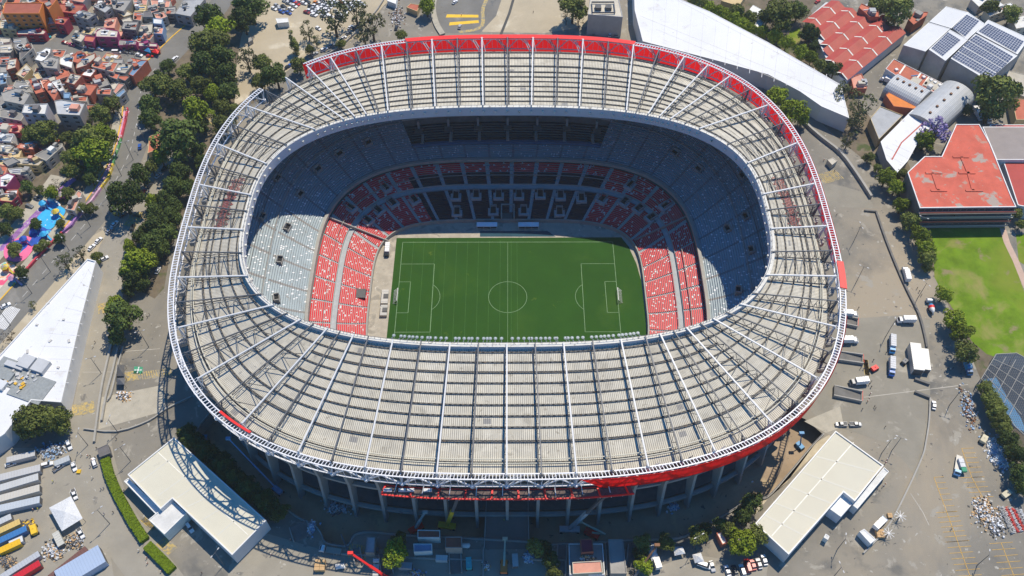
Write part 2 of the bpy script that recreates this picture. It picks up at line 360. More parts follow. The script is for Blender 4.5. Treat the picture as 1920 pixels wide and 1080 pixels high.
for k in range(NT):
    a0, a1, b0, b1 = tin(k), tin(k+1), tsh(k), tsh(k+1)
    mb = MB(); W0 = (b1-b0).length; n = 3; cor = 8 <= k <= 24 or 42 <= k <= 58
    for j in range(11):
        f0, f1 = FR[j], FR[j+1]
        sag = 0.05*((j*7+k*3) % 4)
        for i in range(n):
            t0, t1 = i/n, (i+1)/n; pts = []; uv = []
            for t, f in ((t0, f0), (t0, f1), (t1, f1), (t1, f0)):
                pa = inner_c(pin[k]+((pin[(k+1) % NT]-pin[k]+PI) % (2*PI)-PI)*t)
                pb = b0+(b1-b0)*t; bul = sheet_c(ph(pb, 2)); pb = bul
                p = pa+(pb-pa)*f; pts.append((p.x, p.y, rz(f)-sag*(f-f0)/(f1-f0)-0.02*j)); uv.append((t*W0, f*60))
            mb.face((pts[0], pts[1], pts[2], pts[3]), 0, uv)
            lo = [(q[0], q[1], q[2]-0.5) for q in pts]; mb.face(list(reversed(lo)), 0, list(reversed(uv)))
    mb.build('roof_panel', 'roof_grey' if cor else 'roof_cream', stad)
mat('gutter', (0.17, 0.155, 0.13), 0.9, var=0.3, scale=0.6, stain=(0.5, 0.55, 0.1, 0.3, 0.28, 0.24))
# ---- purlins: dark concentric trusses
for j, f in enumerate(FR[1:], 1):
    mb = MB(); Lp = []; w = 0.55 if j not in (3, 9) else 0.9
    for k in range(NT):
        for i in range(3):
            t = i/3; pa = inner_c(pin[k]+((pin[(k+1) % NT]-pin[k]+PI) % (2*PI)-PI)*t)
            b0, b1 = tsh(k), tsh(k+1); pb = sheet_c(ph(b0+(b1-b0)*t, 2)); Lp.append(pa+(pb-pa)*f)
    N = len(Lp)
    for i in [(q_+174) % N for q_ in range(N)]:
        p, q = Lp[i], Lp[(i+1) % N]; z = rz(f)+0.2; kb = i//3; side = 9 <= kb <= 24 or 42 <= kb <= 57
        if side and j in (1, 3, 5, 7): continue
        if j in (1, 3, 5, 7) and kb == 25 and i % 3 == 0:
            mb.mats = ['dark_steel', 'gutter']; mb.build('purlin', None, stad); mb = MB(); half = True
        d = (q-p).normalized(); nn = Vector((d.y, -d.x, 0))
        for s_ in (-1, 1): mb.bar((p.x+nn.x*w*0.38*s_, p.y+nn.y*w*0.38*s_, z), (q.x+nn.x*w*0.38*s_, q.y+nn.y*w*0.38*s_, z), 0.17, 0.22)
        m_ = (p+q)/2
        for (u1, u2, s1) in ((p, m_, 1), (m_, q, -1)):
            mb.bar((u1.x-nn.x*w*.38*s1, u1.y-nn.y*w*.38*s1, z), (u2.x+nn.x*w*.38*s1, u2.y+nn.y*w*.38*s1, z), 0.22)
        mb.bar((p.x-nn.x*w*.38, p.y-nn.y*w*.38, z-.1), (p.x+nn.x*w*.38, p.y+nn.y*w*.38, z-.1), 0.22)
        # dirty gutter strip under the purlin
        mb.face(((p.x-nn.x*w*.42, p.y-nn.y*w*.42, rz(f)+.05), (p.x+nn.x*w*.42, p.y+nn.y*w*.42, rz(f)+.05), (q.x+nn.x*w*.42, q.y+nn.y*w*.42, rz(f)+.05), (q.x-nn.x*w*.42, q.y-nn.y*w*.42, rz(f)+.05)), 1)
    mat('gutter', (0.17, 0.155, 0.13), 0.9, var=0.3, scale=0.6, stain=(0.5, 0.55, 0.1, 0.3, 0.28, 0.24))
    if j in (1, 3, 5, 7):
        mb.mats = ['dark_steel', 'gutter']; mb.build('purlin', None, stad)
    else:
        mb.mats = ['dark_steel', 'gutter']; mb.build('purlin', None, stad)
mat('old_red', (0.36, 0.10, 0.085), 0.8, var=0.3, scale=0.8)
for sx in (-1, 1):      # faded red paint left on the cladding at both sides
    mb = MB()
    for i in range(30):
        y = 27-i*0.95; f = (0.40 if i < 14 else 0.46)+(.03 if sx > 0 else 0); a_, b_ = inner_c(math.atan2(y-1, sx*110)), sheet_c(math.atan2(y-2, sx*134)); p = a_+(b_-a_)*(f-.03*(i % 3)); q = a_+(b_-a_)*(f+.24-.02*(i % 4))
        mb.bar((p.x, p.y, rz((p-a_).length/(b_-a_).length)+.08), (q.x, q.y, rz((q-a_).length/(b_-a_).length)+.08), .42, .1)
    o = mb.build('faded_marking', 'old_red', stad); o['kind'] = 'stuff'
# walkway rail pipes, the pale double line
for f in (0.885, 0.915):
    mb = MB()
    for k in list(range(0, 27))+list(range(40, 66)):
        for i in range(3):
            def pt(t):
                pa = inner_c(pin[k]+((pin[(k+1) % NT]-pin[k]+PI) % (2*PI)-PI)*t); b0, b1 = tsh(k), tsh(k+1)
                pb = sheet_c(ph(b0+(b1-b0)*t, 2)); q = pa+(pb-pa)*f; return (q.x, q.y, rz(f)+1.15)
            mb.bar(pt(i/3), pt((i+1)/3), 0.3)
    mb.build('walkway_rail', 'cream_roof', stad)
# ---- radial trusses
for k in range(NT):
    white = (k % 2 == 0) or k in (41, 25); cor = 6 <= k <= 26 or 40 <= k <= 60
    if k in (43, 44) : white = k == 44
    a, b, c = tin(k), tou(k), tsh(k)
    zt0, zt1 = ZI+2.4, (ZO+4.6); d = (b-a).normalized(); nn = Vector((-d.y, d.x, 0)); L = (b-a).length
    mb = MB(); mb.mats = ['white_steel' if white else 'grey_steel', 'dark_steel' if not white or cor else 'grey_steel']
    pt = lambda t, off=0: Vector((a.x+d.x*L*t+nn.x*off, a.y+d.y*L*t+nn.y*off, 0))
    def top(t): p = pt(t); return Vector((p.x, p.y, zt0+(zt1-zt0)*t))
    tc = (c-a).length/L
    N = 10; W_ = 0.55 if white else (0.34 if cor else 0.46)
    for i in range(N): mb.bar(top(i/N), top((i+1)/N), W_, 0.5)
    if not white and not cor:     # the grey ones are open double chords
        pass
    offs = (-1.2,) if cor else (-0.9,)
    M_ = 9 if cor else 13
    for off in offs:
        for i in range(M_):
            t0, t1 = i/M_*tc, (i+1)/M_*tc; tm = (t0+t1)/2
            p0, p1, pm = pt(t0, off), pt(t1, off), pt(tm, off)
            z0, z1, zm = rz(t0/tc)+.7, rz(t1/tc)+.7, rz(tm/tc)+.7
            mb.bar((p0.x, p0.y, z0), (p1.x, p1.y, z1), 0.26, mi=1)
            mb.bar((p0.x, p0.y, z0), top(tm), 0.14, mi=1); mb.bar(top(tm), (p1.x, p1.y, z1), 0.14, mi=1)
    # outer support: V legs down to a node over the column head
    nd = pt(tc+0.02); nd = Vector((nd.x, nd.y, ZO-2.5)); e = top(1.0); e2 = pt(min(1.0, tc+0.055))
    mb.bar(e, nd, 0.42); mb.bar(top(tc*0.985), nd, 0.42); mb.bar(e, (e2.x, e2.y, ZO-3.5), 0.42)
    for s_ in (-2.2, 2.2):
        q = pt(tc, s_); mb.bar(e, (q.x, q.y, ZO-2), 0.26); mb.bar((q.x, q.y, ZO-2), nd, 0.26)
    mb.cyl((nd.x, nd.y, nd.z-1.2), 0.75, 1.5, 8)
    # tie to the ring truss
    q = ring_c(pou[k]); dr = (q-Vector((0, 5, 0))).normalized(); qi = q-dr*1.2
    if k not in (41, 42, 43):
        tn = Vector((-dr.y, dr.x, 0))
        for s_ in (-0.55, 0.55):
            mb.bar((e.x+tn.x*s_, e.y+tn.y*s_, e.z), (qi.x+tn.x*s_, qi.y+tn.y*s_, RT), 0.2)
            mb.bar((nd.x+tn.x*s_, nd.y+tn.y*s_, nd.z), (qi.x+tn.x*(s_+4.2), qi.y+tn.y*(s_+4.2), RT-.3), 0.24)
        mb.bar(nd, (q.x, q.y, RB), 0.34)
    mb.build('roof_truss', None, stad)
# bracing zigzags between trusses in the corners
for k in list(range(8, 26, 2))+list(range(41, 59, 2)):
    mb = MB(); a0, a1, b0, b1 = tin(k), tin(k+1), tsh(k), tsh(k+1)
    fs = [0.18, 0.36, 0.54, 0.72, 0.92]
    for i in range(4):
        f0, f1, fm = fs[i], fs[i+1], (fs[i]+fs[i+1])/2
        A = lambda f: a0+(b0-a0)*f
        B = lambda f: a1+(b1-a1)*f
        p, q, r = A(f0), B(fm), A(f1)
        mb.bar((p.x, p.y, rz(f0)+1.2), (q.x, q.y, rz(fm)+2.2), 0.22); mb.bar((q.x, q.y, rz(fm)+2.2), (r.x, r.y, rz(f1)+1.2), 0.22)
    mb.build('roof_bracing', 'dark_steel', stad)
# ---- inner ring beam with fascia
mb = MB(); N = 264; ph_in = []
for k in range(NT):
    dlt = (pin[(k+1) % NT]-pin[k]+PI) % (2*PI)-PI
    for i in range(4): ph_in.append(pin[k]+dlt*i/4)
mb.mats = ['fascia', 'ring_top']; mat('fascia', (0.55, 0.57, 0.62), 0.6, var=0.05, scale=0.1); mat('ring_top', (0.66, 0.64, 0.58), 0.7, var=0.15, scale=0.6, stain=(0.7, 0.58, 0.05, 0.3, 0.28, 0.25))
for i in range(N):
    p, q = ph_in[i], ph_in[(i+1) % N]
    def ring_pts(f): return [inner_c(f, o_) for o_ in (-0.3, 1.5)]
    (a, b), (c, d) = ring_pts(p), ring_pts(q); zt, zb = ZI+1.7, ZI-3.4
    mb.face(((a.x, a.y, zt), (b.x, b.y, zt), (d.x, d.y, zt), (c.x, c.y, zt)), 1)
    mb.face(((a.x, a.y, zb), (a.x, a.y, zt), (c.x, c.y, zt), (c.x, c.y, zb)), 0)
    mb.face(((b.x, b.y, zt), (b.x, b.y, ZI-.4), (d.x, d.y, ZI-.4), (d.x, d.y, zt)), 0)
    mb.face(((b.x, b.y, ZI-.4), (a.x, a.y, zb), (c.x, c.y, zb), (d.x, d.y, ZI-.4)), 0)
mb.build('inner_ring_beam', None, stad)
# a run of small brackets and rails along the beam
mb = MB()
for i in range(0, N):
    f = ph_in[i]; a = inner_c(f, 0.2); b = inner_c(f, 1.3)
    mb.bar((a.x, a.y, ZI+1.7), (a.x, a.y, ZI+2.7), 0.12); g_ = ph_in[(i+1) % N]; c = inner_c(g_, 0.2)
    mb.bar((a.x, a.y, ZI+2.7), (c.x, c.y, ZI+2.7), 0.12)
mb.build('edge_rail', 'grey_steel', stad)
mb = MB()    # corrugated end of the cladding seen as a light comb
# ---- floodlights along the near inner edge
FLX = [730,744,751,760,767,775,785,796,801,811,822,832,850,857,867,876,882,893,905,912,918,928,940,961,973,984,994,999,1008,1017,1026,1034,1045,1048,1065,1070,1078,1089,1099,1116,1125,1134,1141,1149,1158,1169,1176,1183,1191,1198,1206]
for x in FLX:
    w = up(x, 640, ZI); f = ph(Vector((w.x, -60, 0)), 1)
    for _ in range(20):
        q = inner_c(f); f += (w.x-q.x)*0.006
    q = inner_c(f, -0.2); r = inner_c(f, -2.6); s_ = inner_c(f, -2.9)
    mb = MB(); mb.bar((q.x, q.y, ZI-.6), (r.x, r.y, ZI+0.6), 0.22); mb.bar((q.x, q.y, ZI+.9), (r.x, r.y, ZI+0.6), 0.14)
    mb.cyl((s_.x, s_.y, ZI+0.5), 0.6, 0.5, 10, r2=0.68); mb.cyl((s_.x, s_.y, ZI+1.0), 0.3, 0.2, 10, mi=1, r2=0.2)
    mb.mats = ['lamp_grey', 'white_steel']; mat('lamp_grey', (0.2, 0.26, 0.27), 0.4, var=0.1)
    mb.build('floodlight', None, stad)
# floodlight racks (short) round the far edge come out as a comb of dots
mb = MB()
for i in range(N):
    f = ph_in[i]
    if i % 2: continue
    q = inner_c(f, -0.8); mb.box((q.x, q.y, ZI-1.2), (0.8, 0.8, 1.1), f); 
mb.build('lamp_bracket', 'ring_top', stad)

# ---- outer ring truss, one segment a bay
mat('ring_white', (0.78, 0.78, 0.80), 0.45, var=0.04)
def lerp_ang(a, b, t): return a+((b-a+PI) % (2*PI)-PI)*t
def ring_segment(k, red_top=False, lower_red=False):
    mb = MB(); mb.mats = ['ring_white', 'red_panel']; n = 10; f = [lerp_ang(pou[k], pou[(k+1) % NT], i/n) for i in range(n+1)]
    O = [ring_c(x, 1.1) for x in f]; I = [ring_c(x, -1.1) for x in f]; B = [ring_c(x, 0.3) for x in f]
    for i in range(n):
        for Q in (O, I):
            mb.bar((Q[i].x, Q[i].y, RT), (Q[i+1].x, Q[i+1].y, RT), 0.42)
        mb.bar((B[i].x, B[i].y, RB), (B[i+1].x, B[i+1].y, RB), 0.5)
        mb.bar((O[i].x, O[i].y, RT), (I[i].x, I[i].y, RT), 0.24)
        mi_ = (O[i]+O[i+1])/2; ni_ = (I[i]+I[i+1])/2
        if i % 2 == 0: mb.bar((B[i].x, B[i].y, RB), (O[i].x, O[i].y, RT), 0.16)
    for (i, j) in ((0, 5), (5, 10)):
        u_, v_ = (B[0], O[5]) if i == 0 else (O[5], B[10])
        z0, z1 = (RB, RT) if i == 0 else (RT, RB)
        mb.bar((u_.x, u_.y, z0), (v_.x, v_.y, z1), 0.42)
        if i == 0: mb.bar((u_.x, u_.y, z0), (I[5].x, I[5].y, RT), 0.3)
    mb.bar((B[0].x, B[0].y, RB), (I[0].x, I[0].y, RT), 0.4); mb.cyl((B[0].x, B[0].y, RB-.6), 0.8, 1.2, 8)
    mb.build('ring_truss', None, stad)
    if red_top:
        mb = MB(); O = [ring_c(x, 1.75) for x in f]; I = [ring_c(x, -1.3) for x in f]
        for i in range(n):
            mb.hexa([(I[i].x, I[i].y, RT+.25), (O[i].x, O[i].y, RT+.25), (O[i+1].x, O[i+1].y, RT+.25), (I[i+1].x, I[i+1].y, RT+.25)], [(I[i].x, I[i].y, RT+.6), (O[i].x, O[i].y, RT+.6), (O[i+1].x, O[i+1].y, RT+.6), (I[i+1].x, I[i+1].y, RT+.6)])
        mb.build('top_panel', 'red_panel', stad)
fm = mat('red_fabric', (0.85, 0.018, 0.016), 0.6, var=0.05, scale=0.2); n_ = fm.node_tree
tr = n_.nodes.new('ShaderNodeBsdfTranslucent'); tr.inputs[0].default_value = (1.0, 0.012, 0.012, 1); mx = n_.nodes.new('ShaderNodeMixShader'); mx.inputs[0].default_value = 0.7
ou = [q for q in n_.nodes if q.type == 'OUTPUT_MATERIAL'][0]; n_.links.new(n_.nodes['Principled BSDF'].outputs[0], mx.inputs[1]); n_.links.new(tr.outputs[0], mx.inputs[2]); n_.links.new(mx.outputs[0], ou.inputs[0])
RED_TOP = set(range(28, 37))
for k in range(NT):
    if k in (41, 42): continue
    ring_segment(k, k in RED_TOP)
mb = MB(); f0 = ph(up(1579, 492, RT), 5); f1 = ph(up(1583, 542, RT), 5); n = 8      # loose red top panel on the right side
for i in range(n):
    x, y = f0+(f1-f0)*i/n, f0+(f1-f0)*(i+1)/n; O, I, O2, I2 = ring_c(x, 1.7), ring_c(x, -1.0), ring_c(y, 1.7), ring_c(y, -1.0)
    mb.prism([I, O, O2, I2], RT+.3, RT+.7)
o = mb.build('top_panel', 'red_panel', stad); o['label'] = 'single red panel on the right-hand ring'
f0 = ph(up(403, 780, RT), 5); f1 = ph(up(458, 823, RT), 5); mb = MB()
for i in range(n):
    x, y = f0+(f1-f0)*i/n, f0+(f1-f0)*(i+1)/n; O, I, O2, I2 = ring_c(x, -0.6), ring_c(x, -1.5), ring_c(y, -0.6), ring_c(y, -1.5)
    mb.prism([I, O, O2, I2], RT+.3, RT+.9)
mb.build('top_panel', 'red_panel', stad)
# red cladding hung on the outer face
def clad(fr, to, step_in0=0.0, z_hi0=RT, taper_end=0, start_slant=False):
    """fr..to in bay numbers"""
    k = fr; first = True
    while k < to-1e-6:
        k2 = min(math.floor(k+1e-6)+1.0, to); mb = MB(); n = 6
        for i in range(n):
            a = k+(k2-k)*i/n; b = k+(k2-k)*(i+1)/n
            def A(t): i0 = int(math.floor(t+1e-9)) % NT; return lerp_ang(pou[i0], pou[(i0+1) % NT], t-math.floor(t+1e-9))
            def zb(t):
                if taper_end and t > to-taper_end: return RB-2.6+(RT-RB+1.2)*((t-(to-taper_end))/taper_end)
                if start_slant and t < fr+0.75: return RT-.6-(RT-RB+1.8)*min(1, (t-fr)/0.75)*1.0
                return RB-2.4
            fac = 0.25*math.sin(t_) if (t_ := (a+b)/2*PI) else 0
            p, q = ring_c(A(a), 1.75), ring_c(A(b), 1.75); p2, q2 = ring_c(A(a), 1.2), ring_c(A(b), 1.2)
            p3, q3 = ring_c(A(a), 1.55), ring_c(A(b), 1.55)
            mb.face(((p2.x, p2.y, zb(a)), (q2.x, q2.y, zb(b)), (q.x, q.y, RT-.2), (p.x, p.y, RT-.2)))
            p4, q4 = ring_c(A(a), 1.05), ring_c(A(b), 1.05)
        mb.build('cladding_panel', 'red_fabric', stad); k = k2
clad(2.05, 12.6, taper_end=2.6, start_slant=True)
clad(15.0, 41.0, taper_end=0)
# ---- concrete columns, heads and ring beams
mat('fin_concrete', (0.34, 0.33, 0.31), 0.85, var=0.1, scale=0.3, stain=(0.3, 0.62, 0.08, 0.22, 0.21, 0.2))
col_f = [lerp_ang(pou[k], pou[k], 0) for k in range(NT)]
for k in range(NT):
    f = pou[k]; tt_ = (sheet_c(f+.01)-sheet_c(f-.01)).normalized(); d = Vector((tt_.y, -tt_.x, 0)); base = sheet_c(f, -1.0); n_ = Vector((-d.y, d.x, 0))
    mb = MB(); prev = None; zg = 2.6 if (k <= 9 or k >= 57) else G-.5
    prof = [(zg, -1.3, 1.5), (14, -3.2, 0.5), (28, -5.8, -0.6), (38, -8.0, 0.4), (44.0, -9.2, 1.8), (46.3, -9.5, 2.4)]
    rings = []
    for z, i_, o_ in prof:
        w = 0.58
        rings.append([(base.x+d.x*x+n_.x*y, base.y+d.y*x+n_.y*y, z) for x, y in ((i_, -w), (o_, -w), (o_, w), (i_, w))])
    for a, b in zip(rings[:-1], rings[1:]): mb.hexa(a, b)
    mb.build('column', 'fin_concrete', stad)
    if k < 8 or k > 58 or 25 < k < 41: continue
    mb = MB(); hd = [(-1, -2.7), (2.2, -2.5), (4.4, -1.3), (4.9, 0.6), (4.9, 0.9), (-1, 0.9)]
    mb.prism([(base.x+d.x*x+n_.x*y, base.y+d.y*x+n_.y*y) for x, y in hd], 44.4, 46.5)
    mb.build('column_head', 'fin_concrete', stad)
def ringband(cu, o0, o1, z0, z1, mi, mb, fs):
    n = len(fs)
    for i in range(n):
        a, b = fs[i], fs[(i+1) % n]; p, q, r, s_ = cu(a, o0), cu(a, o1), cu(b, o1), cu(b, o0)
        mb.face(((q.x, q.y, z0), (r.x, r.y, z0), (r.x, r.y, z1), (q.x, q.y, z1)), mi)
        mb.face(((s_.x, s_.y, z0), (p.x, p.y, z0), (p.x, p.y, z1), (s_.x, s_.y, z1)), mi)
        mb.face(((p.x, p.y, z1), (q.x, q.y, z1), (r.x, r.y, z1), (s_.x, s_.y, z1)), mi)
        mb.face(((p.x, p.y, z0), (s_.x, s_.y, z0), (r.x, r.y, z0), (q.x, q.y, z0)), mi)
FS = [2*PI*i/264 for i in range(264)]
for z0, z1, o0, o1 in ((8.6, 10.4, -3.0, -1.6), (24.5, 26.0, -5.0, -3.4), (33.5, 35.0, -5.2, -3.6), (38.5, 39.6, -6, -3)):
    mb = MB(); ringband(sheet_c, o0, o1, z0, z1, 0, mb, FS); mb.build('ring_beam', 'fin_concrete', stad)
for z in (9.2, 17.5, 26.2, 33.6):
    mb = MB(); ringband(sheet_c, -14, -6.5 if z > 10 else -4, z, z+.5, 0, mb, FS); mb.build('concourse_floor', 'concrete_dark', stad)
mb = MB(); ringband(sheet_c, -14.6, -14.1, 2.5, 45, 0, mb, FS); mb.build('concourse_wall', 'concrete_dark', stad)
# ---- the bowl
NB = 528
def arcsamp(cu, n):     # angles at equal arc length
    M = 4000; pts = [cu(-PI/2+2*PI*i/M) for i in range(M+1)]; s = [0]
    for i in range(M): s.append(s[-1]+(pts[i+1]-pts[i]).length)
    out_ = []; j = 0
    for i in range(n):
        t = s[-1]*i/n
        while s[j+1] < t: j += 1
        out_.append(-PI/2+2*PI*(j+(t-s[j])/(s[j+1]-s[j]))/M)
    return out_, s[-1]
def stand(name, cf, cb, z0, z1, rows, zpow, walk, aisle_every, seat_m, conc, seatdark, ncut):
    fa, La = arcsamp(cf, NB); fb, Lb = arcsamp(cb, NB)
    A = [cf(x) for x in fa]; B = [cb(x) for x in fb]
    def zz(t): return z0+(z1-z0)*(t**zpow)
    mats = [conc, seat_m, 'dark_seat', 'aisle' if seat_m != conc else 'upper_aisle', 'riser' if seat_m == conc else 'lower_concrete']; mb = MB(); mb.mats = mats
    LM = (La+Lb)/2
    for r in range(rows):
        t0, t1 = r/rows, (r+1)/rows; za, zb_ = zz(t0), zz(t1); iswalk = any(a <= r < b for a, b in walk)
        if iswalk: zb_ = za; 
        tm = t0+(t1-t0)*0.30
        for i in range(NB):
            j = (i+1) % NB; A0, B0, A1, B1 = A[i], B[i], A[j], B[j]
            ax = B0.x*0.5+A0.x*0.5; ay = B0.y*.5+A0.y*.5
            u0, u1 = i*LM/NB, (i+1)*LM/NB
            def q(Aa, Bb, t, z): return (Aa.x+(Bb.x-Aa.x)*t, Aa.y+(Bb.y-Aa.y)*t, z)
            ais = (i+3) % aisle_every == 0 or (seat_m != conc and ay > 30 and (i+3) % aisle_every == 1)
            if ncut(ax, ay, r): continue
            m_ = seat_m_i = 1
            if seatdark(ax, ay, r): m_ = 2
            if (ais or iswalk) and not (seat_m == conc and iswalk): m_ = 3
            # riser behind the row, tread, seat strip
            uv = [(u0, r+.1), (u1, r+.1), (u1, r+.9), (u0, r+.9)]
            zt = zz(t0) if not iswalk else zz(walk[0][0]/rows)
            if m_ == 3 or seat_m == conc:
                mb.face((q(A0, B0, t0, zt), q(A0, B0, t1, zt), q(A1, B1, t1, zt), q(A1, B1, t0, zt)), 3 if m_ == 3 else (m_ if m_ == 2 else 0), [uv[0], uv[3], uv[2], uv[1]])
            else:
                mb.face((q(A0, B0, t0, zt), q(A0, B0, tm, zt), q(A1, B1, tm, zt), q(A1, B1, t0, zt)), 0 if m_ != 2 else 2, uv)
                zs = zt+.42
                mb.face((q(A0, B0, tm, zt), q(A0, B0, tm, zs), q(A1, B1, tm, zs), q(A1, B1, tm, zt)), m_, uv)
                mb.face((q(A0, B0, tm, zs), q(A0, B0, t1, zs), q(A1, B1, t1, zs), q(A1, B1, tm, zs)), m_, [uv[0], uv[3], uv[2], uv[1]])
            zn = zz(t1) if not any(a <= r+1 < b for a, b in walk) else zz(walk[0][0]/rows)
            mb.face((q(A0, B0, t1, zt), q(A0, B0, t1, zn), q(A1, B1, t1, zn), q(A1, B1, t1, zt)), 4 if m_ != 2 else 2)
    return mb.build(name, None, stad), A, B, zz
mat('aisle', (0.40, 0.42, 0.43), 0.85, var=0.1, scale=0.4); mat('upper_aisle', (0.27, 0.26, 0.25), 0.85, var=0.1); mat('riser', (0.20, 0.215, 0.235), 0.9, var=0.15)  # riser: weaker sky light on upright faces painted in as a darker tone
mat('seat_row_red', (0.62, 0.010, 0.022), 0.5, var=0.08, scale=0.3); seats(MATS['seat_row_red'], 0.55, 0.075, (0.7, 0.7, 0.7))
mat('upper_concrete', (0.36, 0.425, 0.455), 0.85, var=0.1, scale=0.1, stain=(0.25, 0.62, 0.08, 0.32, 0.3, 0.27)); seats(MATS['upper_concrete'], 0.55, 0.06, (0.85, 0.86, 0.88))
MATS['lower_concrete'] = mat('lower_concrete', (0.42, 0.41, 0.38), 0.85, var=0.1, scale=0.1)
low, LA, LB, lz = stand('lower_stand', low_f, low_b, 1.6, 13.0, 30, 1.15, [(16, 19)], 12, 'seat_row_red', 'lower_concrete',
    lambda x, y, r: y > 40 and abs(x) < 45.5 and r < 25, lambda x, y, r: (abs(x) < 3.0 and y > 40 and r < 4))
upr, UA, UB, uz = stand('upper_stand', upp_f, upp_b, 15.5, 41.0, 38, 1.12, [(17, 18)], 11, 'upper_concrete', 'upper_concrete',
    lambda x, y, r: False, lambda x, y, r: (abs(x) < 54 and y > 60 and 7 <= r <= 19))
# front walls, parapet of the upper tier, underside
mb = MB(); fs = arcsamp(low_f, 264)[0]
ringband(low_f, -0.7, -0.1, 0.0, 2.3, 0, mb, fs); mb.build('front_wall', 'concrete', stad)
mb = MB(); fs = arcsamp(upp_f, 264)[0]
ringband(upp_f, -1.5, 0.0, 14.6, 16.4, 0, mb, fs); mb.build('upper_parapet', 'concrete', stad)
mb = MB(); ringband(upp_f, 0.0, 3.0, 14.2, 14.6, 0, mb, fs); ringband(low_b, 4.5, 5.0, 9, 14.5, 0, mb, fs); mb.build('box_level', 'concrete_dark', stad)
mb = MB()
for i in range(NB):
    j = (i+1) % NB; mb.face(((LB[i].x, LB[i].y, 12.9), (LB[i].x*1.055, LB[i].y*1.06, 12.9), (LB[j].x*1.055, LB[j].y*1.06, 12.9), (LB[j].x, LB[j].y, 12.9)))
mb.build('rear_walkway', 'concrete_dark', stad)
# rails on the stands
def rail(name, A, B, zz, t, z_, w, m_, rng=None):
    mb = MB()
    for i in range(NB):
        j = (i+1) % NB; p = A[i]+(B[i]-A[i])*t; q = A[j]+(B[j]-A[j])*t
        if rng and not rng(p): continue
        mb.bar((p.x, p.y, zz(t)+z_), (q.x, q.y, zz(t)+z_), w)
    mb.build(name, m_, stad)
rail('stand_rail', LA, LB, lz, 0.76, 1.0, 0.3, 'fin_concrete'); rail('stand_rail', LA, LB, lz, 0.52, 1.0, 0.2, 'grey_steel')
rail('stand_rail', UA, UB, uz, 0.48, 1.1, 0.35, 'fin_concrete', lambda p: not (abs(p.x) < 54 and p.y > 60)); rail('stand_rail', UA, UB, uz, 0.65, 1.0, 0.25, 'grey_steel', lambda p: abs(p.x) > 60)
# box seats recess in the far middle of the upper tier
mb = MB(); mb.mats = ['dark_seat', 'concrete_dark', 'fin_concrete', 'teal_wall']; mat('teal_wall', (0.03, 0.12, 0.24), 0.6, var=0.1)
idx = [i for i in range(NB) if abs(UA[i].x*.5+UB[i].x*.5) < 54 and UA[i].y > 60]
for i in idx:
    j = (i+1) % NB
    def q(ii, t, z): p = UA[ii]+(UB[ii]-UA[ii])*t; return (p.x, p.y, z)
    t7, t20 = 7/38, 20/38; z7, z20 = uz(t7), uz(t20)
    mb.face((q(i, t7, z7+1.2), q(j, t7, z7+1.2), q(j, t7, z7-2), q(i, t7, z7-2)), 3)
    mb.face((q(i, t7, z7+1.2), q(i, t7+.05, z7+1.2), q(j, t7+.05, z7+1.2), q(j, t7, z7+1.2)), 3)
    mb.face((q(i, t7+.05, z7+1.2), q(i, t7+.05, z7-2), q(j, t7+.05, z7-2), q(j, t7+.05, z7+1.2)), 3)
    for s_ in range(9):
        a = t7+.05+(t20-t7-.05)*s_/9; b = t7+.05+(t20-t7-.05)*(s_+1)/9; z = z7-1.5+s_*0.62
        mb.face((q(i, a, z), q(i, b, z), q(j, b, z), q(j, a, z)), 0); mb.face((q(i, b, z), q(i, b, z+.62), q(j, b, z+.62), q(j, b, z)), 1)
    mb.face((q(i, t20, z7), q(i, t20, z20), q(j, t20, z20), q(j, t20, z7)), 1)
    mb.bar(q(i, t20-.01, z20+.3), q(j, t20-.01, z20+.3), 0.9, mi=2)
for n, i in enumerate(idx[5::12]):
    p = UA[i]+(UB[i]-UA[i])*(0.47); mb.box((p.x, p.y, uz(7/38)-1), (1.1, 1.1, 9.2), 0, 2, 1.0)
    p2 = UA[i]+(UB[i]-UA[i])*(0.33); mb.box((p2.x, p2.y, uz(7/38)-1), (1.5, 9, 2.6), 0, 2)
    mb.box((p.x, p.y-2.0, uz(7/38)+3), (4.2, 3.4, 0.5), 0, 1)
mb.build('box_seating', None, stad)
def divider(x0, y0, x1, y1):
    mb = MB(); L_ = []
    for i in range(13):
        u, v = x0+(x1-x0)*i/12, y0+(y1-y0)*i/12; z = on_stand(u, v, low_f, low_b, lz); q = up(u, v, z); L_.append(Vector((q.x, q.y, z)))
    for a, b in zip(L_[:-1], L_[1:]): mb.bar(a+Vector((0, 0, .6)), b+Vector((0, 0, .6)), .5, 1.6)
    mb.build('divider_wall', 'fin_concrete', stad)
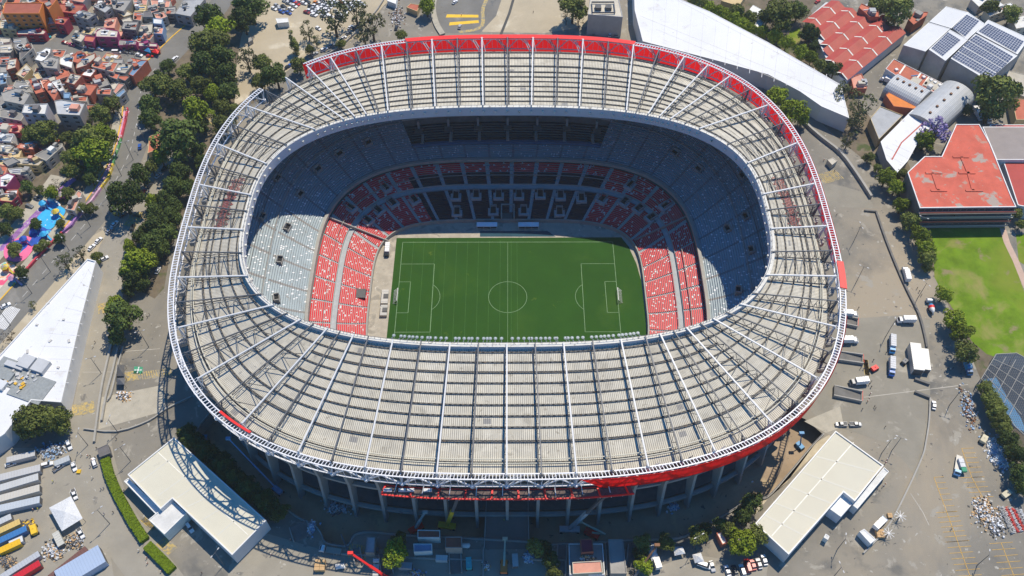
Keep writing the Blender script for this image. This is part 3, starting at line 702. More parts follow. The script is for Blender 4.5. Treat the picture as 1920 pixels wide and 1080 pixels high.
# vomitories: concrete frames with a dark mouth
def vom(x, y, z, ang, w=3.0, d=4.6, wide=True):
    r = empty('vomitory', (x, y, z)); r.parent = stad
    mb = MB(); mb.box((x, y, z-2.6), (w+(2.4 if z < 14 else .6), d+(1.6 if z < 14 else .4), 3.1 if z < 14 else 2.9), ang); mb.build('surround', 'aisle' if z < 14 else 'upper_aisle', r)
    mb = MB(); mb.mats = ['fin_concrete', 'rubber']
    c_, s__ = math.cos(ang), math.sin(ang)
    for sx in (-1, 1): mb.box((x+c_*sx*w/2, y+s__*sx*w/2, z+.5), (0.35, d, 1.3), ang)
    mb.box((x-s__*d/2, y+c_*d/2, z+.5), (w+.3, 0.35, 1.6), ang); mb.build('parapet', 'fin_concrete', r)
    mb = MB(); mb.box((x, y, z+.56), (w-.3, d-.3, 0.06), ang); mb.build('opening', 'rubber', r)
def on_stand(px, py, cf, cb, zz, z0=0, z1=46):
    lo, hi = z0, z1
    for _ in range(30):
        z = (lo+hi)/2; p = up(px, py, z); f = math.atan2(p.y, p.x); a, b = cf(f), cb(f)
        t = (Vector((p.x, p.y, 0)).length-a.length)/(b.length-a.length); h = zz(max(0, min(1, t)))
        if z > h: hi = z
        else: lo = z
    return z
def vom_px(px, py, zt, ang=None, **kw):
    if zt < 14: zt = on_stand(px, py, low_f, low_b, lz)
    else: zt = on_stand(px, py, upp_f, upp_b, uz, 14)
    p = up(px, py, zt)
    vom(p.x, p.y, zt, (0 if abs(p.x) < 45 and p.y > 0 else math.atan2(p.y/1.0, p.x*.8)-PI/2) if ang is None else ang, **kw)
for x, y in ((776,374),(855,367),(893,365),(935,365),(973,365),(1013,364),(1051,366),(1090,371),(1130,373)): vom_px(x, y, 7.2)
for x, y in ((857,397),(925,395),(982,395),(1049,397)): vom_px(x, y, 4.3)
for x, y in ((735,380),(708,394),(688,413),(1172,378),(1199,391),(1222,408)): vom_px(x, y, 6.6)
for x, y in ((721,350),(655,388),(1184,345),(1250,385)): vom_px(x, y, 10.5, w=2.4, d=6)
for x, y in ((539,428),(525,489),(519,560),(1392,330),(1398,407),(1364,430),(1408,470),(1384,545),(492,407),(520,335),(690,268),(636,289),(596,318),(563,365),(1266,287),(1310,318)): vom_px(x, y, 28, w=3.6, d=2.2)
# players' tunnel in the far stand
mb = MB(); mb.mats = ['concrete', 'concrete_dark']
mb.box((-3.2, 51, 0), (0.6, 9, 4.4)); mb.box((3.2, 51, 0), (0.6, 9, 4.4)); mb.box((0, 55.4, 0), (7, 0.6, 4.6)); mb.face(((-3, 47, 0.15), (3, 47, 0.15), (3, 55, 2.0), (-3, 55, 2.0)), 1)
mb.build('players_tunnel', None, stad)
# the gap torn in the left stand: dark stair pit
divider(728, 454, 612, 408); divider(1190, 452, 1300, 402)
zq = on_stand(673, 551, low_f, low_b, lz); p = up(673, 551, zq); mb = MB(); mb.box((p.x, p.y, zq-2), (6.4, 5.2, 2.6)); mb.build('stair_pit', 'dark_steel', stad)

# ================================================================== PITCH LEVEL
mat('grass_pitch', (0.022, 0.078, 0.006), 0.85, var=0.12, scale=0.05, detail=9, spec=0.2, stain=[(0.03, 0.55, 0.2, 0.04, 0.10, 0.010), (3.0, 0.66, 0.08, 0.05, 0.12, 0.02), (0.12, 0.66, 0.05, 0.075, 0.13, 0.012)])
mat('surround', (0.42, 0.375, 0.30), 0.9, var=0.2, scale=0.15, stain=[(0.15, 0.55, 0.08, 0.3, 0.27, 0.22), (0.4, 0.64, 0.05, 0.6, 0.56, 0.48)])
sur = [low_f(x, 0.2) for x in arcsamp(low_f, 120)[0]]
sheet('surround_ground', sur, 0.0, 'surround')
gp = [(-55.8, 36.8), (57.0, 37.0), (60.2, 31), (63.2, 20), (64.6, 10), (64.9, -10), (64.2, -38), (-56.0, -38)]
sheet('pitch', gp, 0.06, 'grass_pitch')
sheet('artificial_turf', [(-14, 37.6), (24, 37.6), (20, 41.3), (-14, 41.3)], 0.05, 'turf_strip' if mat('turf_strip', (0.02, 0.07, 0.10), 0.9) else '')
mb = MB(); w = 0.13; z = 0.075
def ln(x0, y0, x1, y1, w=w): 
    d = Vector((x1-x0, y1-y0)).normalized(); n = Vector((-d.y, d.x))*w/2
    mb.face(((x0-n.x, y0-n.y, z), (x1-n.x, y1-n.y, z), (x1+n.x, y1+n.y, z), (x0+n.x, y0+n.y, z)))
def arc(cx, cy, r, a0, a1, n=40):
    for i in range(n):
        a, b = a0+(a1-a0)*i/n, a0+(a1-a0)*(i+1)/n
        ln(cx+r*math.cos(a), cy+r*math.sin(a), cx+r*math.cos(b), cy+r*math.sin(b), 0.2)
for y in (-34, 34): ln(-52.5, y, 52.5, y, 0.24)
for x in (-52.5, 0, 52.5): ln(x, -34, x, 34, 0.24 if x else 0.15)
for s_ in (-1, 1):
    for d_, h_ in ((16.5, 20.16), (5.5, 9.16)):
        ln(s_*52.5, h_, s_*(52.5-d_), h_, .2); ln(s_*52.5, -h_, s_*(52.5-d_), -h_, .2); ln(s_*(52.5-d_), -h_, s_*(52.5-d_), h_, .24)
    a = math.acos(5.5/9.15); c_ = s_*41.5
    arc(c_, 0, 9.15, (PI-a) if s_ > 0 else -a, (PI+a) if s_ > 0 else a)
arc(0, 0, 9.15, 0, 2*PI, 72)
o = mb.build('pitch_lines', 'white_line' if mat('white_line', (0.19, 0.30, 0.16), 0.8, var=0.2, scale=0.4) else ''); o['kind'] = 'structure'
mb = MB(); z = 0.07
for i in range(1, 22):
    x = -52.5+i*5.42
    if x < 3: ln(x, -37, x, 35, 0.1)
ln(4.6, -37, 4.6, 34, 0.1)
o = mb.build('mowing_lines', 'mow_line' if mat('mow_line', (0.075, 0.17, 0.045), 0.9, var=0.3, scale=0.3) else ''); o['kind'] = 'structure'
# goals
mat('net', (0.6, 0.62, 0.6), 0.8)
for s_, lab in ((-1, 'white football goal at the left end of the pitch'), (1, 'white football goal at the right end of the pitch')):
    g = empty('football_goal', (s_*52.5, 0, 0.08)); tag(g, lab, 'goal', 'football goals')
    x = s_*52.5
    mb = MB(); mb.bar((x, -3.7, .08), (x, -3.7, 2.5), .2); mb.build('post', 'white_steel', g)
    mb = MB(); mb.bar((x, 3.7, .08), (x, 3.7, 2.5), .2); mb.build('post', 'white_steel', g)
    mb = MB(); mb.bar((x, -3.7, 2.5), (x, 3.7, 2.5), .24); mb.build('crossbar', 'white_steel', g)
    mb = MB()
    for i in range(16): y = -3.6+i*.48; mb.bar((x, y, 2.45), (x+s_*2.2, y, .1), .035)
    for i in range(8): t = i/8; mb.bar((x+s_*2.2*t, -3.6, 2.45-2.35*t), (x+s_*2.2*t, 3.6, 2.45-2.35*t), .035)
    for y in (-3.7, 3.7): mb.bar((x, y, 2.45), (x+s_*2.2, y, .1), .08); mb.bar((x, y, .1), (x+s_*2.2, y, .1), .08)
    mb.build('net', 'net', g)
for px, lab in ((913, 'white roofed team shelter left of the players tunnel'), (991, 'white roofed team shelter right of the players tunnel')):
    p = up(px, 421, 2.8); g = empty('team_shelter', (p.x, p.y, 0)); tag(g, lab, 'shelter', 'team shelters by the touchline')
    mb = MB(); mb.hexa([(p.x-5.2, p.y-1.3, 2.6), (p.x+5.2, p.y-1.3, 2.6), (p.x+5.2, p.y+1.3, 3.0), (p.x-5.2, p.y+1.3, 3.0)], [(p.x-5.2, p.y-1.3, 2.75), (p.x+5.2, p.y-1.3, 2.75), (p.x+5.2, p.y+1.3, 3.15), (p.x-5.2, p.y+1.3, 3.15)]); mb.build('roof', 'shelter_white' if mat('shelter_white', (0.9, 0.92, 0.95), 0.4) else '', g)
    mb = MB()
    for x in (-5, -1.7, 1.7, 5): mb.bar((p.x+x, p.y-1.2, 0), (p.x+x, p.y-1.2, 2.6), .12)
    mb.build('post', 'white_steel', g)
    mb = MB(); mb.box((p.x, p.y+1.1, 0), (10.2, .2, 2.5)); mb.build('back_wall', 'glass', g)
    mb = MB(); mb.box((p.x, p.y+.4, 0), (9.6, .6, .5)); mb.build('bench', 'dark_seat', g)
# material lying along the left touchline
for i, (x, y, sx, sy, h, c, nm, lab) in enumerate(((722, 558, 3.2, 8, .9, (.55, .52, .46), 'site_container', 'white site container beside the left touchline, upper one'), (720, 584, 3.2, 6, 1.0, (.5, .48, .43), 'site_container', 'white site container beside the left touchline, lower one'), (727, 468, 2.2, 6, 2.2, (.85, .85, .85), 'box_truck', 'white truck parked at the corner left of the pitch'))):
    p = up(x, y, 0.5); g = empty(nm, (p.x, p.y, 0)); tag(g, lab, 'container' if i < 2 else 'truck')
    mb = MB(); mb.box((p.x, p.y, 0.1), (sx, sy, h+.6)); o = mb.build('body', 'paint', g); o.color = (*c, 1)
    mb = MB()
    for q in range(4): mb.box((p.x, p.y-sy*.38+q*sy*.25, h+.7), (sx*.9, .12, .1))
    mb.build('rib', 'white_steel', g)
    if i == 2:
        mb = MB(); mb.box((p.x, p.y-sy*.62, .2), (2, 1.6, 1.9)); mb.build('cab', 'glass', g)
    else:
        mb = MB(); mb.box((p.x+.5, p.y, h+.7), (2.2, 2.4, .35)); mb.build('roof_hatch', 'dark_steel', g)
# suspended work platform at the near edge
gpos = up(950, 925, 44)
g = empty('work_platform', (gpos.x, gpos.y, 44)); tag(g, 'red steel work platform hung under the near rim of the ring truss', 'platform')
fa, fb = ph(up(722, 912, 44), 5), ph(up(1180, 905, 44), 5); n = 46; zp = RB-1.6
mb = MB(); md = MB(); mr_ = MB()
for i in range(n):
    a, b = fa+(fb-fa)*i/n, fa+(fb-fa)*(i+1)/n; I, O, I2, O2 = ring_c(a, 0.8), ring_c(a, 4.6), ring_c(b, 0.8), ring_c(b, 4.6)
    mb.bar((I.x, I.y, zp), (I2.x, I2.y, zp), .42); mb.bar((O.x, O.y, zp), (O2.x, O2.y, zp), .5)
    if i % 5 == 0: mb.bar((I.x, I.y, zp), (O.x, O.y, zp), .7); mb.bar((O.x, O.y, zp), (O.x, O.y, zp+1.6), .2)
    md.face(((I.x, I.y, zp-.15), (O.x, O.y, zp-.15), (O2.x, O2.y, zp-.15), (I2.x, I2.y, zp-.15)))
    if i % 5 == 2: q = ring_c(a, 0.4); mr_.bar((q.x, q.y, RB), (O.x, O.y, zp-1.2), .26); mr_.bar((I.x, I.y, zp-1.8), (O.x, O.y, zp-1.2), .26)
    if i % 2 == 0: mr_.bar((O.x, O.y, zp), (O.x, O.y, zp-1.3), .14)
mb.build('frame', 'red_panel', g); md.build('deck', 'deck_mesh' if mat('deck_mesh', (0.12, 0.09, 0.08), 0.9, var=.4, scale=1) else '', g); mr_.build('hanger', 'white_steel', g)
for x in (727, 755, 769, 802): q = up(x, 919, zp+.6); mb = MB(); mb.box((q.x, q.y, zp+.2), (3.0, 1.2, .7)); mb.build('tarpaulin_bale', 'tarp_white', g)
# ================================================================== GROUND
moat_px = [400,770, 372,806, 385,832, 410,858, 440,888, 470,908, 505,930, 535,952, 562,972, 590,985, 604,1002, 612,1018, 650,1024, 664,1004, 690,998, 740,1002, 800,1006, 905,1011,
           990,1016, 1040,1021, 1190,1013, 1270,1009, 1305,994, 1340,975, 1375,956, 1412,930, 1437,933, 1480,886, 1518,840, 1543,814, 1510,786]
mp = P(moat_px)
hole = list(mp); hf = curve(124, 107, 2.8, 3)
a0 = ph(mp[-1], 3); a1 = ph(mp[0], 3)
a1 = a1 if a1 > 0 else a1+2*PI
for i in range(41): hole.append(hf(a0+(a1-a0)*(i/40)))
BIG = [(-1600, -900), (1600, -900), (1600, 2600), (-1600, 2600)]
sheet('ground', BIG, G, 'asphalt', holes=[hole])
fl = [Vector((q.x*1.06, q.y*1.06, 0)) for q in mp]
fl = [Vector((-150, -20, 0))]+fl+[Vector((150, -20, 0))]
for i in range(31): fl.append(curve(96, 84, 3, 2)(-.05-(PI-.1)*(i/30)))
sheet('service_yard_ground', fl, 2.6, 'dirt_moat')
# under-stand ground where the sides of the stadium meet the plaza
# retaining wall along the sunken yard
rw = smoothline(mp[:-1], 4)
g = empty('retaining_wall', (mp[10].x, mp[10].y, 2.6)); tag(g, 'long concrete retaining wall curving round the sunken yard on the near side', 'wall')
mb = MB()
for a, b in zip(rw[:-1], rw[1:]):
    d = (b-a).normalized(); n = Vector((d.y, -d.x, 0)); 
    mb.hexa([(a.x, a.y, 2.5), (a.x+n.x*.5, a.y+n.y*.5, 2.5), (b.x+n.x*.5, b.y+n.y*.5, 2.5), (b.x, b.y, 2.5)][::-1], [(a.x, a.y, G+.9), (a.x+n.x*.5, a.y+n.y*.5, G+.9), (b.x+n.x*.5, b.y+n.y*.5, G+.9), (b.x, b.y, G+.9)][::-1])
mb.build('wall', 'concrete', g)
mb = MB()
for a, b in zip(rw[:-1], rw[1:]): mb.bar((a.x, a.y, G+1.7), (b.x, b.y, G+1.7), .12); mb.bar((a.x, a.y, G+.9), (a.x, a.y, G+1.7), .1)
mb.build('railing', 'grey_steel', g)
# bridge into the stadium
g = empty('footbridge', (*up(950, 1000)[:2], G)); tag(g, 'broad concrete bridge crossing the sunken yard to the near side of the stadium', 'bridge')
br = P([912,940, 990,940, 992,1030, 908,1030]); mb = MB(); mb.prism(br, G-1.0, G+.06); mb.build('deck', 'road', g)
for (x0, y0, x1, y1) in ((912,940,908,1030), (990,940,992,1030)):
    a, b = up(x0, y0), up(x1, y1); mb = MB(); mb.bar((a.x, a.y, G+.6), (b.x, b.y, G+.6), .35, 1.1); mb.build('parapet', 'concrete', g)
a, b = up(914, 963), up(990, 964); mb = MB(); mb.bar((a.x, a.y, G+.1), (b.x, b.y, G+.1), .8, .2); mb.build('threshold', 'rust' if mat('rust', (0.25, 0.13, 0.07), 0.9) else '', g)

L = 0.03
# dirt lots, roads, pavements
sheet('dirt_lot', P([440,150, 452,70, 470,20, 500,-30, 800,-60, 720,10, 690,45, 660,75, 620,85, 575,105, 545,128, 505,160, 470,180, 440,200]), G+L, 'dirt')
sheet('dirt_lot', P([940,-40, 1110,-40, 1100,50, 1020,62, 905,60, 880,20, 900,-20]), G+L, 'dirt')
sheet('plaza', P([815,-60, 960,-60, 930,30, 900,62, 830,62, 812,30]), G+L*1.5, 'road')
ave = smoothline(P([455,-70, 430,-20, 395,30, 345,75, 310,110, 280,140, 262,175, 258,215, 250,255, 240,290, 215,340, 190,380, 150,430, 105,482, 60,535, 10,592, -60,670, -160,780]), 5)
n_ = len(ave)
ribbon('avenue', ave, [12+5*min(1, i/25) for i in range(n_)], G+L, 'road')
L2 = []
for k, p in enumerate(ave):
    a, b = ave[max(0, k-1)], ave[min(n_-1, k+1)]; d = (b-a).normalized(); L2.append(Vector((p.x+d.y*-(-1)*-10.0, p.y-d.x*-10.0*-1*-1, 0)) if False else Vector((p.x+d.y*10.5, p.y-d.x*10.5, 0)))
ribbon('pavement', L2[18:], 4.2, G+.16, 'paving')
L3 = []
for k, p in enumerate(ave):
    a, b = ave[max(0, k-1)], ave[min(n_-1, k+1)]; d = (b-a).normalized(); L3.append(Vector((p.x+d.y*8.2, p.y-d.x*8.2, 0)))
ribbon('painted_kerb', L3[8:], 0.75, G+.2, 'yellow_kerb' if mat('yellow_kerb', (0.7, 0.42, 0.05), 0.8, var=.15) else '')
L4 = []
for k, p in enumerate(ave):
    a, b = ave[max(0, k-1)], ave[min(n_-1, k+1)]; d = (b-a).normalized(); L4.append(Vector((p.x-d.y*0.3, p.y+d.x*0.3, 0)))
mb = MB()
for k in range(20, n_-1):
    if k % 2: a, b = L4[k], L4[k+1]; mb.bar((a.x, a.y, G+.06), (b.x, b.y, G+.06), .25, .02)
o = mb.build('lane_marking', 'white_line2' if mat('white_line2', (0.5, 0.5, 0.48), .8, var=.3, scale=.5) else ''); o['kind'] = 'structure'
ribbon('street', smoothline(P([-30,72, 60,84, 120,92, 190,98, 250,106, 300,116]), 4), 11, G+L*1.4, 'road')
ribbon('street', smoothline(P([160,40, 130,62, 95,88, 60,112, 20,150, -40,195]), 4), 9, G+L*1.8, 'road')
ribbon('street', P([110,330, 70,385, 25,440, -30,500]), 9, G+L*1.2, 'paving')
ribbon('access_road', smoothline(P([330,255, 305,300, 285,345, 265,385, 240,420, 215,460, 205,500, 198,560, 190,640, 180,720, 170,790, 175,860, 195,930, 230,1000, 290,1080, 340,1150]), 5), [11+5*min(1, i/40) for i in range(86)], G+L, 'asphalt_warm' if mat('asphalt_warm', (0.30, 0.275, 0.225), 0.9, var=.1, scale=.1, stain=[(0.05, .55, .15, .34, .305, .24), (.2, .62, .06, .17, .16, .145), (.4, .66, .03, .42, .4, .35)]) else '')
sheet('dirt_verge', P([195,430, 225,420, 190,470, 185,490, 165,488, 80,590, 0,675, -60,740, -60,700, 20,600, 100,510, 160,450]), G+L*.7, 'dirt')
sheet('park_ground', P([232,180, 262,170, 240,262, 200,345, 130,430, 60,500, 0,570, -60,640, -60,300, 60,250, 130,230, 190,200]), G+L*.4, 'soil')
sheet('grove_ground', P([430,-40, 480,10, 450,80, 440,150, 500,160, 480,190, 430,225, 400,300, 372,340, 345,400, 320,470, 308,540, 290,560, 262,545, 245,560, 235,600, 205,600, 215,530, 240,450, 300,340, 330,260, 262,250, 275,190, 330,110, 400,40]), G+L*.6, 'soil')
sheet('garden_ground', P([1430,-40, 1560,-40, 1520,20, 1590,170, 1640,230, 1600,240, 1440,72, 1290,0, 1240,-40]), G+L*.6, 'soil')
sheet('garden_ground', P([1445,150, 1500,190, 1560,250, 1620,300, 1660,330, 1700,400, 1760,530, 1830,690, 1900,860, 1930,960, 1950,800, 1850,600, 1760,430, 1700,300, 1640,240, 1520,170]), G+L*.5, 'soil')
mat('lawn', (0.135, 0.225, 0.012), 0.9, var=0.3, scale=0.12, detail=10, spec=.15, stain=[(0.035, .48, .2, .20, .235, .03), (.06, .54, .14, .27, .25, .08), (.1, .60, .08, .25, .21, .11)])
sheet('lawn', P([1742,416, 1882,426, 1893,470, 1925,560, 1960,700, 1850,664, 1822,640, 1800,600, 1768,550, 1752,520, 1750,460]), G+L*1.2, 'lawn')
sheet('lawn', P([1500,52, 1480,60, 1478,85, 1500,90]), G+L*1.2, 'lawn')
sheet('lawn', P([1905,440, 1960,440, 1960,520, 1910,490]), G+L*1.2, 'lawn')
ribbon('garden_path', P([1880,428, 1888,455, 1905,490, 1925,540]), 3, G+L*1.5, 'pink_path' if mat('pink_path', (.5, .36, .28), .9) else '')
sheet('court', P([1838,716, 1866,664, 1906,662, 1960,690, 1960,850, 1900,800]), G+L*1.6, 'court_dark' if mat('court_dark', (.015, .04, .075), .8, var=.1) else '')  # dark navy: shade under the net cover painted into the court colour
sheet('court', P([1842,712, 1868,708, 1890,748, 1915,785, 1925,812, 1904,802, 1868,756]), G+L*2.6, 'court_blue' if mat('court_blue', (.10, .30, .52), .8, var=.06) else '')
# lighter concrete aprons of the right-hand plaza
mat('apron', (0.26, 0.24, 0.195), .9, var=.14, scale=.08, detail=9, stain=[(.1, .6, .1, .4, .37, .31), (.3, .66, .05, .16, .15, .14)])
sheet('apron', P([1520,360, 1560,345, 1612,358, 1630,372, 1640,390, 1548,388]), G+L, 'apron')
sheet('apron', P([1565,600, 1700,590, 1745,600, 1740,660, 1745,760, 1720,900, 1700,870, 1660,830, 1585,805, 1540,790, 1520,770]), G+L, 'apron')
sheet('apron', P([1508,790, 1575,762, 1582,800, 1548,812]), G+L*2, 'paving')
sheet('apron', P([190,745, 305,722, 312,770, 185,805]), G+L*2.2, 'paving')
sheet('yard_ground', P([-60,840, 180,840, 205,920, 200,1000, 220,1120, -60,1120]), G+L*.8, 'asphalt_warm')
sheet('south_apron', P([500,1000, 600,1030, 1180,1030, 1180,1080, 1300,1040, 1440,1060, 1430,1130, 420,1130, 430,1060]), G+L*.9, 'asphalt_warm')
sheet('dirt_verge', P([1475,905, 1530,830, 1555,815, 1560,822, 1440,935, 1400,985, 1380,975]), G+L*1.5, 'dirt')
# painted markings
def strip(name, pts, w, m='yellow_paint', dz=.07):
    o = ribbon(name, pts, w, G+dz, m); return o
def hatch(px0, px1, w, n, m='yellow_paint'):
    a, b = up(*px0), up(*px1); d = (b-a); Ld = d.length; d.normalize(); nn = Vector((-d.y, d.x, 0)); mb = MB()
    for i in range(n):
        p = a+d*(Ld*i/n); q = p+nn*w/2-d*.5; r = p-nn*w/2+d*.5
        mb.bar((q.x, q.y, G+.07), (r.x, r.y, G+.07), .55, .02)
    o = mb.build('crossing_marking', m); o['kind'] = 'structure'
for a, b, w, n in (((185,579),(206,576),6,10), ((137,770),(179,762),6,14), ((236,577+130),(262,703),5,10), ((262,705),(325,696),4,14), ((240,411),(262,418),8,10), ((262,408),(270,398),8,6), ((275,985),(284,978),7,6), ((305,1030),(322,1016),7,8), ((392,502),(405,490),6,6),
                   ((1540,336),(1576,326),7,12), ((1620,688),(1630,690),8,8), ((395,230),(408,225),7,8), ((670,60),(680,75),6,6), ((655,1033),(690,1040),6,8)): hatch(a, b, w, n)
hatch((2,592), (26,600), 12, 9, 'white_paint')
def poly_sheet(px, m, dz=.08, name='painted_marking'): return sheet(name, P(px), G+dz, m)
poly_sheet([838,27, 897,28, 897,33, 836,33], 'yellow_bright'); poly_sheet([843,42, 897,38, 898,43, 842,48], 'yellow_bright')
strip('painted_marking', smoothline(P([925,-20, 912,0, 905,20, 905,45, 890,56, 860,60]), 4), 2.2, 'yellow_paint')
poly_sheet([252,687, 268,688, 267,701, 250,701], 'green_sq' if mat('green_sq', (.06, .30, .17), .8, var=.15, scale=.5) else '')
q = up(259, 694); mb = MB()
for i in range(4): mb.bar((q.x+1.6*math.cos(i*PI/2), q.y+1.6*math.sin(i*PI/2), G+.1), (q.x+.7*math.cos(i*PI/2), q.y+.7*math.sin(i*PI/2), G+.1), .5, .02)
mb.cyl((q.x, q.y, G+.09), .5, .02, 12); o = mb.build('painted_marking', 'white_paint'); o['kind'] = 'structure'
# parking bays at the lower right
mat('bay_line', (.62, .38, .09), .8, var=.25, scale=1)
mb = MB()
def bays(x0, y0, x1, y1, n, lx, ly, both=True):
    a, b = up(x0, y0), up(x1, y1); mb.bar((a.x, a.y, G+.07), (b.x, b.y, G+.07), .22, .02)
    s_ = up(x0+lx, y0+ly)-a
    for i in range(n+1):
        p = a+(b-a)*(i/n); e = p+s_*(.5 if both else 1); f = p-s_*.5 if both else p
        mb.bar((f.x, f.y, G+.07), (e.x, e.y, G+.07), .16, .02)
bays(1803, 841, 1822, 895, 6, 23, -1, False); bays(1822, 895, 1842, 932, 4, 40, -2); bays(1751, 895, 1775, 960, 6, 18, -1, False); bays(1775, 960, 1795, 1015, 6, 40, -3); bays(1795, 1015, 1822, 1090, 7, 44, -3); bays(1877, 1018, 1905, 1090, 6, 44, -3)
o = mb.build('parking_lines', 'bay_line'); o['kind'] = 'structure'
# drainage lines / joints
mat('joint', (.45, .42, .36), .9, var=.2); mat('joint_dark', (.08, .08, .075), .9, var=.2)
for px, w, m in (([1620,745, 1700,735, 1815,721], .35, 'joint'), ([1707,925, 1730,960, 1742,985], .3, 'joint'), ([236,697-38, 300,654], .3, 'joint'), ([155,698, 262,697], .25, 'joint')):
    ribbon('pavement_joint', P(px), w, G+.06, m)
ribbon('drain_channel', P([968,-20, 955,25, 935,75, 925,98]), 1.6, G+.06, 'joint_dark')
# ================================================================== THINGS: walls, buildings, trees
def wall_line(px, h, w, lab, m='concrete', f=1.0, ox=0, oy=0, name='low_wall', cat='wall', seg=0):
    pts = P(px, G, f, ox, oy)
    if seg: pts = smoothline(pts, seg)
    g = MB()
    for a, b in zip(pts[:-1], pts[1:]): g.bar((a.x, a.y, G+h/2), (b.x, b.y, G+h/2), w, h)
    o = g.build(name, m); c = pts[len(pts)//2]
    off = Vector((c.x, c.y, G)); o.data.transform(Matrix.Translation(-off)); o.location = off
    tag(o, lab, cat); return o
wall_line([1480,200, 1510,235, 1540,262, 1575,290, 1605,330, 1632,372], 2.2, 1.2, 'curved concrete wall between the stadium plaza and the road on the upper right', seg=3)
wall_line([1642,398, 1660,450, 1682,505, 1700,545, 1722,590, 1733,630, 1737,652], 1.0, .9, 'low dark wall beside the road on the right, ending at the white tents', 'concrete_dark', seg=3)
wall_line([1743,747, 1741,790, 1735,830, 1728,858, 1700,920, 1672,975, 1650,1005, 1618,1038], .9, .6, 'low kerb wall curving down the lower right plaza', seg=4)
wall_line([1620,396, 1642,398], 1.0, .7, 'short wall stub at the top of the lower plaza', 'concrete_dark')
wall_line([1714,712, 1742,722], 1.3, 1.0, 'upper of two short dark walls below the white tents', 'concrete_dark')
wall_line([1714,736, 1742,747], 1.3, 1.0, 'lower of two short dark walls below the white tents', 'concrete_dark')
wall_line([820,-20, 812,15, 818,45, 830,66], 1.0, 3.4, 'broad pale curved ramp wall behind the stadium', 'paving', seg=4)
wall_line([212,640, 200,690, 190,740, 178,830], 1.4, .8, 'left edge wall of the narrow ramp west of the stadium', seg=3)
wall_line([222,655, 212,700, 200,745, 192,790], 1.4, .8, 'middle wall of the narrow ramp west of the stadium', seg=3)
wall_line([232,652, 222,690, 210,740, 203,752], 1.4, .6, 'right edge wall of the narrow ramp west of the stadium', seg=3)
wall_line([158,805, 220,810, 280,790, 312,768, 360,745], 1.0, .5, 'thin wall below the pale apron west of the stadium', seg=3)
wall_line([720,1, 700,30, 660,70, 630,95, 600,110], 1.5, .5, 'fence wall along the car park behind the stadium', seg=3)
wall_line([1185,-20, 1190,10, 1198,40, 1204,78], 3.5, .6, 'tall dark wall beside the white warehouse', 'concrete_dark')
# murals along the bus lane
mats_ = [('mural_purple', (.32, .16, .40)), ('mural_red', (.5, .05, .08)), ('mural_green', (.10, .28, .10)), ('mural_yellow', (.6, .45, .05)), ('mural_pink', (.62, .35, .5))]
for n, c in mats_: mat(n, c, .8, var=.35, scale=.4, stain=(.5, .58, .05, .55, .5, .5))
for i, px in enumerate(([240,205, 236,230, 228,262], [228,262, 221,285, 213,310], [213,310, 205,335, 190,355], [190,355, 172,380, 150,402], [150,402, 135,425, 118,438], [118,438, 80,475, 40,520])):
    wall_line(px, 1.6, .9, '%s painted mural wall along the bus lane, %s' % (('purple and red', 'green', 'yellow', 'pink', 'violet', 'dark red')[i], ('topmost stretch', 'second stretch from the top', 'third stretch from the top', 'beside the big round tree', 'beside the orange roofed kiosk', 'lowest stretch')[i]), ('mural_red', 'mural_green', 'mural_yellow', 'mural_pink', 'mural_purple', 'mural_red')[i], name='mural_wall')
for i, px in enumerate(([238,208, 226,230, 222,252, 218,272], [206,300, 198,322, 184,345, 170,362], [140,335, 110,360, 70,400, 30,440, 0,470], [152,398, 140,412, 120,436])):
    ribbon('painted_path', smoothline(P(px), 3), 3.2, G+.1, 'mural_pink' if i != 2 else 'mural_purple')
# playground
def disc(cx, cy, r, sq, m, dz, a0=0, a1=2*PI, r_in=0, name='play_surface', rough=.08):
    c = up(cx, cy); s_ = 1/scl(cy); n = 36; pts = []
    for i in range(n): a = 2*PI*i/n; rr = r*(1+rough*math.sin(3*a+cx)+rough*.5*math.sin(5*a)); pts.append(Vector((c.x+rr*s_*math.cos(a), c.y+rr*s_*math.sin(a)*sq, 0)))
    return sheet(name, pts, G+dz, m)
mat('play_blue', (.04, .42, .75), .7, var=.12, scale=.3, stain=[(.25, .58, .04, .05, .2, .6), (.4, .64, .03, .7, .75, .75)]); mat('play_pink', (.85, .16, .32), .7, var=.12, scale=.2); mat('play_deep', (.02, .08, .4), .7, var=.3, scale=.4, stain=(.3, .6, .04, .1, .5, .7))
mat('play_mix', (.7, .6, .5), .8, var=.2, scale=.3, stain=[(.16, .52, .02, .8, .3, .05), (.13, .55, .02, .75, .1, .2), (.2, .6, .02, .1, .5, .45)])
disc(97, 398, 24, 1.0, 'play_blue', .09, rough=.15); disc(90, 420, 14, 1.2, 'play_blue', .12, rough=.1); disc(76, 442, 22, 1.0, 'play_deep', .15, rough=.2)
disc(36, 467, 27, 1.15, 'play_pink', .12, rough=.04); disc(32, 464, 17, 1.1, 'play_deep', .16, rough=.1); disc(28, 470, 12, 1.2, 'soil', .2); disc(8, 518, 30, 1.1, 'play_mix', .1, rough=.1)

